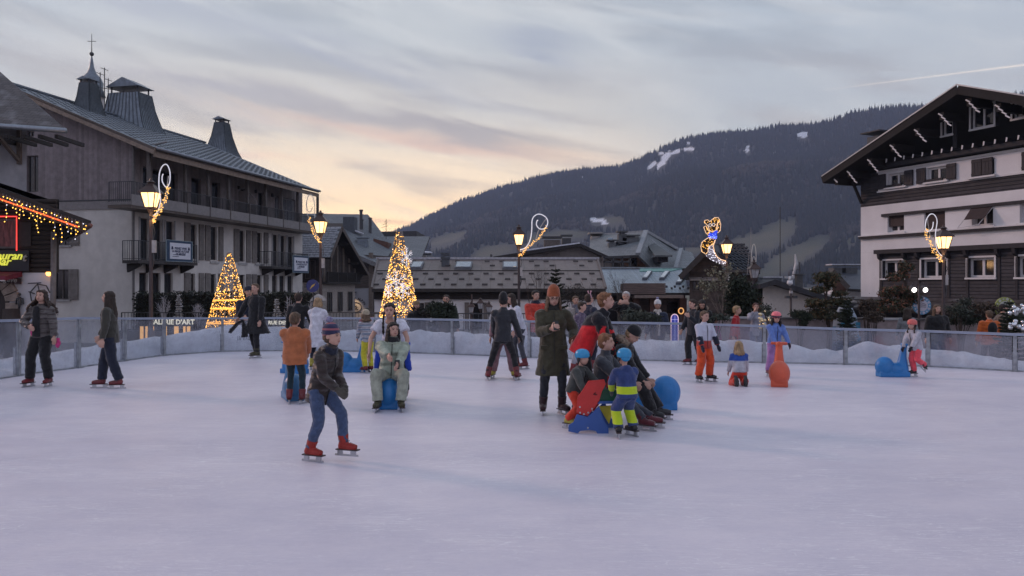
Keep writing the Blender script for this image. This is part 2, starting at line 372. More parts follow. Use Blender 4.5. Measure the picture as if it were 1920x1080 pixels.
SNOW = mat('snow', (.66, .665, .72), .65, var=.10, scale=2.4, bump=.7, bscale=14, spec=.3, dirt=.22)
SNOWTOP = [(-200, .30), (-60, .26), (35, .25), (148, .28), (234, .37), (308, .47), (370, .60), (417, .66), (500, .63), (560, .57), (640, .52), (700, .55), (780, .54), (848, .53), (992, .50), (1140, .44),
     (1230, .45), (1290, .42), (1360, .45), (1433, .46), (1520, .30), (1586, .22), (1640, .46), (1700, .40), (1740, .34), (1800, .30), (1850, .30), (1903, .16), (2090, .12)]
def build_snow():
 xs = np.linspace(-170, 2090, 420); V = []; nj = 16
 for px in xs:
  py = interp(px, [(f[0], f[1]) for f in FENCE]); top = interp(px, SNOWTOP); g = Gp(px, py)
  d = 1.0
  nrm = Vector((g.x * .35, g.y, 0)).normalized() if px > 330 else Vector((-1, .25, 0)).normalized().lerp(Vector((g.x * .35, g.y, 0)).normalized(), max(0, (px - 150) / 180))
  nrm.normalize()
  for j in range(nj):
   t = j / (nj - 1); off = .05 + t * 1.55
   s = sin(min(1, t * 1.7) * pi / 2) if t < .6 else cos((t - .6) / .4 * pi / 2) ** .7
   p = g + nrm * off
   z = -.02 + (top + .05) * s if t < .6 else ZG + (top - ZG) * s
   z += (mn.noise(Vector((p.x * 2.5, p.y * 2.5, 1))) * .07 + mn.noise(Vector((p.x * 8, p.y * 8, 4))) * .025) * sin(pi * min(1, t + .12)) * (1 if t < .95 else 0)
   V.append((p.x, p.y, z))
 n = len(xs); Fq = [(i * nj + j, (i + 1) * nj + j, (i + 1) * nj + j + 1, i * nj + j + 1) for i in range(n - 1) for j in range(nj - 1)]
 np_mesh('snow_bank', V, Fq, SNOW, smooth=True, kind='stuff', label='banked snow heaped outside the plexiglass around the rink')
build_snow()

def fence():
 RAIL = mat('rail_blue', (.30, .34, .43), .4, var=.06); POST = mat('galvanised', (.33, .35, .37), .42, metal=.55, var=.25, scale=9, bump=.3, bscale=30, dirt=.3)
 t = thing('rink_fence', 'waist high rink fence of scratched plexiglass panels between steel posts with a pale blue rail', 'fence', (FP[0][0].x, FP[0][0].y, 0)); o0 = t.location.copy()
 g = bpy.data.materials.new('plexiglass'); g.use_nodes = True; nt = g.node_tree; N = nt.nodes.new; L = nt.links.new; nt.nodes.clear()
 out = N('ShaderNodeOutputMaterial'); tr = N('ShaderNodeBsdfTransparent'); tr.inputs[0].default_value = (.90, .92, .94, 1)
 gl = N('ShaderNodeBsdfGlossy'); gl.inputs[0].default_value = (.9, .92, 1, 1); gl.inputs['Roughness'].default_value = .12
 df = N('ShaderNodeBsdfDiffuse'); df.inputs[0].default_value = (.50, .51, .56, 1)
 tc = N('ShaderNodeTexCoord'); n = N('ShaderNodeTexNoise'); n.inputs['Scale'].default_value = 2.4; n.inputs['Detail'].default_value = 9; n.inputs['Roughness'].default_value = .72; L(tc.outputs['Object'], n.inputs['Vector'])
 mr = N('ShaderNodeMapRange'); L(n.outputs[0], mr.inputs[0]); mr.inputs[1].default_value = .3; mr.inputs[2].default_value = .75; mr.inputs[3].default_value = .05; mr.inputs[4].default_value = .30
 m1 = N('ShaderNodeMixShader'); L(mr.outputs[0], m1.inputs[0]); L(tr.outputs[0], m1.inputs[1]); L(df.outputs[0], m1.inputs[2])
 m2 = N('ShaderNodeMixShader'); m2.inputs[0].default_value = .07; L(m1.outputs[0], m2.inputs[1]); L(gl.outputs[0], m2.inputs[2]); L(m2.outputs[0], out.inputs[0])
 for i, (p, h) in enumerate(FP):
  q = FP[min(i + 1, len(FP) - 1)][0]; r = FP[max(i - 1, 0)][0]; d = (q - r).normalized(); a = atan2(d.y, d.x)
  mb = MB(); mb.T = Matrix.Rotation(a, 4, 'Z'); mb.box(-.035, .035, -.03, .03, -.25, h - .03); mb.box(-.05, .05, .032, .09, -.25, h * .52); mb.box(-.08, .08, -.06, .11, -.02, .012)
  mb.build('post', POST, t, loc=p - o0)
  if i < len(FP) - 1:
   p2, h2 = FP[i + 1]; dd = (p2 - p).normalized()
   mb = MB(); mb.bar(p - o0 + Vector((0, 0, h)), p2 - o0 + Vector((0, 0, h2)), .075, .055); mb.build('rail', RAIL, t)
   a_ = p - o0 + dd * .05; b_ = p2 - o0 - dd * .05; nr = Vector((-dd.y, dd.x, 0)) * .012
   mb = MB(); mb.prism([a_ + Vector((0, 0, .03)), b_ + Vector((0, 0, .03)), b_ + Vector((0, 0, h2 - .045)), a_ + Vector((0, 0, h - .045))], nr); mb.build('glass_panel', g, t)
   mb = MB(); mb.bar(a_ + Vector((0, 0, .02)), b_ + Vector((0, 0, .02)), .03, .03); mb.build('kick_rail', POST, t)
fence()

RIDGE = [(-700, 505), (200, 500), (560, 490), (690, 455), (770, 428), (810, 405), (850, 387), (900, 367), (960, 349), (1000, 338), (1050, 327), (1100, 321), (1160, 318), (1190, 306), (1215, 294), (1250, 277), (1300, 260), (1380, 252), (1450, 243), (1520, 238),
   (1570, 229), (1600, 217), (1640, 209), (1680, 205), (1740, 203), (1820, 192), (1950, 180), (2200, 190), (2800, 260), (3600, 420)]
def blob(px, py, cx, cy, rx, ry, rot=0.0):
 dx, dy = px - cx, py - cy; c, s = cos(rot), sin(rot); u = (dx * c + dy * s) / rx; v = (-dx * s + dy * c) / ry; return 1 - (u * u + v * v)
MEADOW = [(838, 447, 40, 9, -.3), (925, 472, 46, 12, -.2), (1060, 440, 46, 9, -.02), (1005, 447, 30, 7, -.2), (1140, 413, 36, 7, -.05), (1450, 440, 55, 22, -.5), (1480, 485, 90, 17, -.52), (1400, 455, 35, 18, -.3), (1590, 455, 40, 5, -.6), (1300, 470, 30, 6, 0)]
SNOWP = [(1245, 300, 22, 6, -.95), (1222, 310, 12, 4, -.7), (1268, 284, 14, 3.5, -.3), (1292, 279, 14, 3, -.1), (1240, 287, 8, 2.5, 0), (1505, 252, 12, 5, -.1), (1402, 279, 4.5, 8, .3), (1120, 413, 16, 4.5, .15), (1132, 418, 9, 3, .2), (1092, 332, 3, 1.5, 0), (1048, 370, 5, 1.5, 0), (1453, 287, 4, 2, 0), (1362, 263, 4, 2, 0), (1290, 268, 4, 2.5, 0)]
def hill_point(px, t):
 """world point on the hillside: t 0 at the foot, 1 on the ridge"""
 ry = interp(px, RIDGE); Yf = 760; Yr = interp(px, [(-700, 2500), (600, 2400), (800, 2300), (1300, 2000), (1700, 1700), (3600, 1500)])
 Y = lerp(Yf, Yr, t); zr = CZ + (HZ - ry) / F * Yr; z0 = -1.6
 z = z0 + (zr - z0) * (t ** 1.12)
 X = (px - CX) / F * Y
 am = sin(pi * min(1, t)) if t < 1 else 0
 z += am * (mn.noise(Vector((X / 420, Y / 300, 3))) * 42 + mn.noise(Vector((X / 150, Y / 120, 9))) * 16)
 if t > 1: z -= (t - 1) * 900
 else: z += mn.noise(Vector((X / 60, 5, 2))) * 4 * t
 return X, Y, max(z, -1.9 if t > .02 else -3)
def hills():
 nx, nt_ = 360, 120
 pxs = np.concatenate([np.linspace(-700, 700, 40, endpoint=False), np.linspace(700, 1900, nx - 80), np.linspace(1910, 3600, 40)]); ts = list(np.linspace(0, 1, nt_ - 4)) + [1.05, 1.15, 1.4, 1.8]
 V = []; C = []
 for px in pxs:
  for t in ts:
   X, Y, z = hill_point(px, t); py = HZ - (z - CZ) / Y * F; V.append((X, Y, z))
   w = mn.noise(Vector((px / 14, py / 9, 0))) * .35 + mn.noise(Vector((px / 5, py / 4, 6))) * .2
   me_ = max((blob(px, py, *b) for b in MEADOW)) + w; sn = max((blob(px, py, *b) for b in SNOWP)) + w * 1.9
   C.append((1.0 if sn > .05 else 0.0, max(0, min(1, me_ * 2.2)), 0, 1))
 n2 = len(ts); nx = len(pxs)
 Fq = [(i * n2 + j, (i + 1) * n2 + j, (i + 1) * n2 + j + 1, i * n2 + j + 1) for i in range(nx - 1) for j in range(n2 - 1)]
 m = mat('hill_ground', (.055, .052, .045), .95, scale=.01, col2=(.085, .08, .065)); nt = m.node_tree; N = nt.nodes.new; L = nt.links.new; b = nt.nodes['Principled BSDF']
 src = b.inputs['Base Color'].links[0].from_socket
 at = N('ShaderNodeVertexColor'); at.layer_name = 'cover'; s = N('ShaderNodeSeparateColor'); L(at.outputs[0], s.inputs[0])
 g = N('ShaderNodeTexNoise'); g.inputs['Scale'].default_value = .03; g.inputs['Detail'].default_value = 9; tc = N('ShaderNodeTexCoord'); L(tc.outputs['Object'], g.inputs['Vector'])
 gr = N('ShaderNodeValToRGB'); L(g.outputs[0], gr.inputs[0]); gr.color_ramp.elements[0].color = (.075, .078, .048, 1); gr.color_ramp.elements[1].color = (.13, .115, .075, 1)
 x1 = N('ShaderNodeMix'); x1.data_type = 'RGBA'; L(s.outputs[1], x1.inputs[0]); L(src, x1.inputs[6]); L(gr.outputs[0], x1.inputs[7])
 x2 = N('ShaderNodeMix'); x2.data_type = 'RGBA'; L(s.outputs[0], x2.inputs[0]); L(x1.outputs[2], x2.inputs[6]); x2.inputs[7].default_value = (.78, .80, .85, 1); L(x2.outputs[2], b.inputs['Base Color'])
 o = np_mesh('mountain_slope', V, Fq, m, smooth=True, kind='structure')
 ca = o.data.color_attributes.new('cover', 'FLOAT_COLOR', 'POINT'); ca.data.foreach_set('color', np.array(C, dtype=np.float32).ravel())
 # the forest: every tree a trunkless spire or a bare grey crown, one mesh because nobody could count them
 P = []; H = []; K = []
 rr = random.Random(3)
 def add(px, t, hs=1.0):
  X, Y, z = hill_point(px, t); py = HZ - (z - CZ) / Y * F
  w = mn.noise(Vector((px / 14, py / 9, 0))) * .35
  nn = mn.noise(Vector((X / 130, Y / 130, 7)))
  k = 2 if (nn + rr.uniform(-.25, .25) > .2 and t < .6) else rr.choice((0, 0, 1))
  h = rr.uniform(8, 17) * hs * (.72 if k == 2 else 1); hp = h / Y * F
  for q in (0, .5, 1):
   if max((blob(px, py - hp * q, *b) for b in MEADOW)) + w > .05 and rr.random() > .01: return
   if max((blob(px, py - hp * q, *b) for b in SNOWP)) + w > .0: return
  P.append((X, Y, z - 1)); H.append(h); K.append(k)
 for _ in range(42000):
  t = rr.random() ** .8; px = rr.uniform(700, 2050); add(px, t)
 for _ in range(9000): add(rr.uniform(1380, 1950), rr.uniform(.02, .35))
 for _ in range(2500): add(rr.uniform(-650, 720), rr.random())
 for _ in range(1500): add(rr.uniform(2050, 3500), rr.random())
 px = 600
 while px < 2000:
  add(px, rr.uniform(.985, 1.004), rr.uniform(.7, 1.35)); px += rr.uniform(.8, 3.2)
 P = np.array(P); H = np.array(H); K = np.array(K); n = len(P); V = []; 
 k = 5; an = 2 * pi * np.arange(k) / k; ph = RNG.uniform(0, 6.28, (n, 1)); R = H * np.where(K == 2, .30, RNG.uniform(.13, .2, n))
 def ring(rad, zz): return np.stack([P[:, :1] + np.cos(an + ph) * (R * rad)[:, None] * RNG.uniform(.7, 1.3, (n, k)), P[:, 1:2] + np.sin(an + ph) * (R * rad)[:, None], P[:, 2:3] + (H * zz)[:, None] + np.zeros((n, k))], 2)
 broad = (K == 2)
 r0 = ring(np.where(broad, .5, .75), np.where(broad, .15, .03)); r1 = ring(np.where(broad, 1.0, 1.0), np.where(broad, .5, .12)); r2 = ring(np.where(broad, .85, .52), np.where(broad, .72, .55)); r3 = ring(np.where(broad, .4, .05), np.where(broad, .88, 1.0))
 V = np.concatenate([r0, r1, r2, r3], 1).reshape(-1, 3); base = (np.arange(n) * 4 * k)[:, None]
 fs = []
 for a in range(3):
  for j in range(k): fs.append(np.concatenate([base + a * k + j, base + a * k + (j + 1) % k, base + (a + 1) * k + (j + 1) % k, base + (a + 1) * k + j], 1))
 Fq = np.stack(fs, 1).reshape(-1, 4); mi = np.repeat(K, 3 * k)
 np_mesh('forest', V, Fq, [mat('spruce_far', (.028, .034, .030), .95), mat('spruce_far_b', (.036, .038, .031), .95), mat('bare_wood_far', (.068, .060, .053), .95)], mi=mi, kind='stuff', label='dense conifer forest covering the mountainside')
hills()

def haze():
 mb = MB(); mb.box(-6500, 6500, -1400, 2900, -3.4, 700)
 m = bpy.data.materials.new('haze_air'); m.use_nodes = True; nt = m.node_tree; nt.nodes.clear()
 v = nt.nodes.new('ShaderNodeVolumePrincipled'); v.inputs['Color'].default_value = (.50, .62, .93, 1); v.inputs['Density'].default_value = HAZE; v.inputs['Anisotropy'].default_value = 0
 o = nt.nodes.new('ShaderNodeOutputMaterial'); nt.links.new(v.outputs[0], o.inputs['Volume'])
 mb.build('haze', m, kind='stuff', label='thin blue evening haze in the valley air')
HAZE = .00023
haze()
# ------------------------------------------------------------------ buildings
def clip_convex(poly, conv):
 """clip polygon [(x,z)] to a convex counter-clockwise polygon"""
 out = poly
 for i in range(len(conv)):
  a, b = conv[i], conv[(i + 1) % len(conv)]; inp, out = out, []
  def side(p): return (b[0] - a[0]) * (p[1] - a[1]) - (b[1] - a[1]) * (p[0] - a[0])
  for j in range(len(inp)):
   p, q = inp[j], inp[(j + 1) % len(inp)]; sp, sq = side(p), side(q)
   if sp >= 0: out.append(p)
   if (sp >= 0) != (sq >= 0): t = sp / (sp - sq); out.append((p[0] + (q[0] - p[0]) * t, p[1] + (q[1] - p[1]) * t))
  if len(out) < 3: return []
 return out
class Bld:
 """a building in its own frame: local x along a facade, local y inward, z up"""
 def __init__(s, name, label, loc, ang, cat='building', group=None):
  s.o = thing(name, label, cat, loc, ang, group); s.p = Vector(loc); s.a = ang
  s.R = Matrix.Rotation(-ang, 3, 'Z')
 def loc(s, px, py, c=0.0, axis='y'):
  """pixel ray meets local plane y=c (or x=c); returns local (along, z)"""
  d = s.R @ Vector(((px - CX) / F, 1, (HZ - py) / F)); o = s.R @ (Vector((0, 0, CZ)) - s.p)
  k = 1 if axis == 'y' else 0; t = (c - o[k]) / d[k]; q = o + d * t
  return (q.x, q.z) if axis == 'y' else (q.y, q.z)
 def rect(s, x0, x1, y0, y1, c=0.0, axis='y'):
  """pixel rectangle -> local a0,a1,z0,z1 (heights read at the middle)"""
  a0 = s.loc(x0, y0, c, axis)[0]; a1 = s.loc(x1, y0, c, axis)[0]; xm = (x0 + x1) / 2
  z1 = s.loc(xm, y0, c, axis)[1]; z0 = s.loc(xm, y1, c, axis)[1]
  return min(a0, a1), max(a0, a1), z0, z1
 def wall(s, name, x0, x1, z0, z1, m, holes=(), clip=None, y=0.0, th=.3, axis='y', sgn=1, **kw):
  """a wall with real openings; outward is -y (axis y) or sgn*x (axis x, plane x=y)"""
  xs = sorted({x0, x1, *[min(max(h[i], x0), x1) for h in holes for i in (0, 1)]}); zs = sorted({z0, z1, *[min(max(h[i], z0), z1) for h in holes for i in (2, 3)]})
  mb = MB()
  def P(a, d, z): return (a, y + d, z) if axis == 'y' else (y - sgn * d, a, z)
  for i in range(len(xs) - 1):
   for j in range(len(zs) - 1):
    cx, cz = (xs[i] + xs[i + 1]) / 2, (zs[j] + zs[j + 1]) / 2
    if any(h[0] < cx < h[1] and h[2] < cz < h[3] for h in holes): continue
    c = [(xs[i], zs[j]), (xs[i + 1], zs[j]), (xs[i + 1], zs[j + 1]), (xs[i], zs[j + 1])]
    if clip: c = clip_convex(c, clip)
    if len(c) >= 3: mb.poly([P(a, 0, z) for a, z in c])
  for h in holes:
   a0, a1, b0, b1 = h[:4]
   mb.poly([P(a0, 0, b0), P(a0, th, b0), P(a0, th, b1), P(a0, 0, b1)]); mb.poly([P(a1, 0, b0), P(a1, th, b0), P(a1, th, b1), P(a1, 0, b1)])
   mb.poly([P(a0, 0, b0), P(a1, 0, b0), P(a1, th, b0), P(a0, th, b0)]); mb.poly([P(a0, 0, b1), P(a1, 0, b1), P(a1, th, b1), P(a0, th, b1)])
  return mb.build(name, m, s.o, **kw)
 def part(s, name, mb, m, smooth=False, parent=None, **kw): return mb.build(name, m, parent or s.o, smooth, **kw)

GLASS = mat('window_glass', (.012, .014, .018), .08, var=.3, scale=1.2, spec=.6)
GLASSW = mat('window_glass_curtained', (.05, .045, .045), .15, var=.5, scale=2.5, spec=.6)
def window(B, h, y=.18, fm=None, mull=1, bars=0, fw=.06, axis='y', at=0.0, sgn=1, glass=None, sill=None, sm=None, proud=False, name='window'):
 """frame > pane (each its own), optional sill; h=(a0,a1,z0,z1)"""
 a0, a1, z0, z1 = h
 def Bx(mb, u0, u1, d0, d1, w0, w1):
  if axis == 'y': mb.box(u0, u1, at + d0, at + d1, w0, w1)
  else:
   e = sorted((at - sgn * d0, at - sgn * d1)); mb.box(e[0], e[1], u0, u1, w0, w1)
 g = .003
 mb = MB(); d = fw
 Bx(mb, a0 + g, a0 + fw, y, y + d, z0 + g, z1 - g); Bx(mb, a1 - fw, a1 - g, y, y + d, z0 + g, z1 - g); Bx(mb, a0 + fw, a1 - fw, y, y + d, z0 + g, z0 + fw); Bx(mb, a0 + fw, a1 - fw, y, y + d, z1 - fw, z1 - g)
 W_ = (a1 - a0 - 2 * fw)
 for i in range(mull): c = a0 + fw + W_ * (i + 1) / (mull + 1); Bx(mb, c - fw * .55, c + fw * .55, y - .006, y + d - .004, z0 + fw, z1 - fw)
 for i in range(bars): c = z0 + (z1 - z0) * (i + 1) / (bars + 1); Bx(mb, a0 + fw, a1 - fw, y + .008, y + d - .01, c - .015, c + .015)
 w = B.part(name, mb, fm)
 for i in range(mull + 1):
  u0 = a0 + fw + W_ * i / (mull + 1); u1 = a0 + fw + W_ * (i + 1) / (mull + 1)
  mb = MB(); Bx(mb, u0 + .004, u1 - .004, y + d * .55, y + d * .7, z0 + fw * .9, z1 - fw * .9); B.part('pane', mb, glass or GLASS, parent=w)
 if sill: mb = MB(); Bx(mb, a0 - .12, a1 + .12, -sill, y - .002, z0 - .09, z0 - .004); B.part('sill', mb, sm or fm, parent=w)
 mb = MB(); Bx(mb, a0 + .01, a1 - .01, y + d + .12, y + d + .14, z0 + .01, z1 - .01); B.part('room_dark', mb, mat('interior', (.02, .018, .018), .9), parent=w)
 return w
def shutter(B, a0, a1, z0, z1, m, at=0.0, d=.05, slats=True, axis='y', sgn=1):
 def Bx(mb, u0, u1, d0, d1, w0, w1):
  if axis == 'y': mb.box(u0, u1, at - d1, at - d0, w0, w1)
  else:
   e = sorted((at + sgn * d0, at + sgn * d1)); mb.box(e[0], e[1], u0, u1, w0, w1)
 mb = MB(); Bx(mb, a0 + .01, a1 - .01, .02, .02 + d, z0, z1)
 n = max(2, round((a1 - a0) / .16)); 
 for i in range(n): u = a0 + .01 + (a1 - a0 - .02) * i / n; Bx(mb, u + .012, u + (a1 - a0) / n - .012, .02 + d, .03 + d, z0 + .015, z1 - .015)
 for f in (.14, .86): z = z0 + (z1 - z0) * f; Bx(mb, a0 + .02, a1 - .02, .03 + d, .055 + d, z - .05, z + .05)
 return B.part('shutter', mb, m)
def railing(B, pts, h, m, step=.12, name='railing', r=.012, parent=None, rail=.035):
 mb = MB()
 for (p, q) in zip(pts[:-1], pts[1:]):
  p, q = Vector(p), Vector(q); n = max(1, round((q - p).length / step))
  mb.bar(p + Vector((0, 0, h)), q + Vector((0, 0, h)), rail, rail); mb.bar(p + Vector((0, 0, .08)), q + Vector((0, 0, .08)), rail * .8, rail * .8)
  for i in range(n + 1): c = p.lerp(q, i / n); w = r * (2 if i % 12 == 0 else 1); mb.bar(c + Vector((0, 0, .0)), c + Vector((0, 0, h)), w * 1.6, w * 1.6)
 if parent is None and B is not None: parent = B.o
 return mb.build(name, m, parent)
def text(body, size, m, parent, loc, rot=(pi / 2, 0, 0), ext=.004, shear=0.0, align='CENTER', name='lettering', bold=0.0, space=1.0):
 cu = bpy.data.curves.new(name, 'FONT'); cu.body = body; cu.size = size; cu.extrude = ext; cu.shear = shear; cu.align_x = align; cu.offset = bold; cu.space_line = space; cu.resolution_u = 2
 cu.materials.append(m); tmp = bpy.data.objects.new(name, cu); me = bpy.data.meshes.new_from_object(tmp); bpy.data.objects.remove(tmp)
 o = bpy.data.objects.new(name, me); COL.objects.link(o); o.parent = parent; o.location = loc; o.rotation_euler = rot
 return o
def chimney_pot(B, x, y, z0, w, d, h, m, cap='slab', label=None, parent=None):
 mb = MB(); mb.box(x - w / 2, x + w / 2, y - d / 2, y + d / 2, z0, z0 + h); mb.box(x - w / 2 - .05, x + w / 2 + .05, y - d / 2 - .05, y + d / 2 + .05, z0 + h, z0 + h + .09)
 if cap:
  for sx in (-1, 1):
   for sy in (-1, 1): mb.cbox((x + sx * w * .42, y + sy * d * .42, z0 + h + .24), .05, .05, .3)
  mb.box(x - w / 2 - .12, x + w / 2 + .12, y - d / 2 - .12, y + d / 2 + .12, z0 + h + .39, z0 + h + .45)
 return B.part('chimney', mb, m, label=label, parent=parent)
def slab(mb, pts, th):
 """a roof slab from its top polygon, thickened straight down"""
 mb.prism(pts, (0, 0, -th)); return mb

PLASTER_W = mat('plaster_cream', (.66, .63, .60), .85, var=.08, scale=1.5, bump=.25, bscale=30, dirt=.16)
PLASTER_H = mat('plaster_white', (.72, .72, .745), .85, var=.05, scale=1.0, bump=.2, bscale=30, dirt=.12)
METAL_D = mat('dark_metal', (.05, .052, .058), .5, var=.2)
ZINC = seamed('zinc_seams', (.13, .155, .18), .42, .10, 0, rough=.42, metal=.35, var=.12, depth=.9)
ZINC_T = mat('zinc_sheet', (.17, .20, .235), .42, metal=.35, var=.2, scale=3)
SOFFIT = seamed('soffit_boards', (.12, .095, .08), .15, .1, 0, var=.15)

def slate_material(name, c1, c2, w, h, snow=0.0):
 """overlapping slates: brick pattern in the roof plane, used where slates are far below 10 px"""
 if name in MATS: return MATS[name]
 m = bpy.data.materials.new(name); m.use_nodes = True; nt = m.node_tree; N = nt.nodes.new; L = nt.links.new; b = nt.nodes['Principled BSDF']; b.inputs['Roughness'].default_value = .6
 tc = N('ShaderNodeTexCoord'); mp = N('ShaderNodeMapping'); L(tc.outputs['UV'], mp.inputs[0])
 br = N('ShaderNodeTexBrick'); L(mp.outputs[0], br.inputs[0]); br.inputs['Scale'].default_value = 1; br.inputs['Brick Width'].default_value = w; br.inputs['Row Height'].default_value = h
 br.inputs['Mortar Size'].default_value = .012; br.inputs['Color1'].default_value = (*c1, 1); br.inputs['Color2'].default_value = (*c2, 1); br.inputs['Mortar'].default_value = (*[c * .4 for c in c1], 1)
 n = N('ShaderNodeTexNoise'); n.inputs['Scale'].default_value = 1.3; n.inputs['Detail'].default_value = 8; L(tc.outputs['Object'], n.inputs['Vector'])
 r = N('ShaderNodeValToRGB'); L(n.outputs[0], r.inputs[0]); r.color_ramp.elements[0].position = .60 - snow * .3; r.color_ramp.elements[1].position = .80 - snow * .2
 r.color_ramp.elements[0].color = (0, 0, 0, 1); r.color_ramp.elements[1].color = (1, 1, 1, 1)
 sc_ = N('ShaderNodeMath'); sc_.operation = 'MULTIPLY'; L(r.outputs[0], sc_.inputs[0]); sc_.inputs[1].default_value = min(1, .12 + snow)
 x = N('ShaderNodeMix'); x.data_type = 'RGBA'; L(sc_.outputs[0], x.inputs[0]); L(br.outputs[0], x.inputs[6]); x.inputs[7].default_value = (.42, .43, .46, 1); L(x.outputs[2], b.inputs['Base Color'])
 bp = N('ShaderNodeBump'); bp.inputs['Strength'].default_value = .8; bp.inputs['Distance'].default_value = .03; bp.invert = True; L(br.outputs['Fac'], bp.inputs['Height']); L(bp.outputs[0], b.inputs['Normal'])
 MATS[name] = m; return m
def roof_plane(B, name, pts, th, m, parent=None, under=None, **kw):
 """roof slab with UVs in metres: u along the first edge (eave), v up the slope"""
 mb = MB(); mb.prism([Vector(p) for p in pts], (0, 0, -th)); me = mb.mesh(name, [m, under or m]); o = bpy.data.objects.new(name, me); COL.objects.link(o); o.parent = parent or (B.o if B else None)
 P = [Vector(p) for p in pts]; u = (P[1] - P[0]).normalized(); nn = Vector((0, 0, 0))
 for i in range(1, len(P) - 1): nn += (P[i] - P[0]).cross(P[i + 1] - P[0])
 nn.normalize(); v = nn.cross(u); uv = me.uv_layers.new()
 for l in me.loops: d = me.vertices[l.vertex_index].co - P[0]; uv.data[l.index].uv = (d.dot(u), d.dot(v))
 for p in me.polygons:
  if p.normal.z < .05: p.material_index = 1
 props(o, **kw); return o
def guards(B, name, org, du, dv, nu, nv, m, w=.22, hh=.05, skew=.5, parent=None, up=Vector((0, 0, 1))):
 """small snow hooks in staggered rows over a roof plane"""
 mb = MB()
 for j in range(nv):
  for i in range(nu):
   c = Vector(org) + Vector(du) * (i + (skew if j % 2 else 0)) + Vector(dv) * j
   u = Vector(du).normalized(); v = Vector(dv).normalized()
   vs = [c - u * w / 2, c + u * w / 2, c + u * w / 2 + v * .10 + up * .0, c - u * w / 2 + v * .10]
   mb.prism([p + up * .012 for p in vs], up * hh)
 return mb.build(name, m, parent or B.o, kind='stuff')

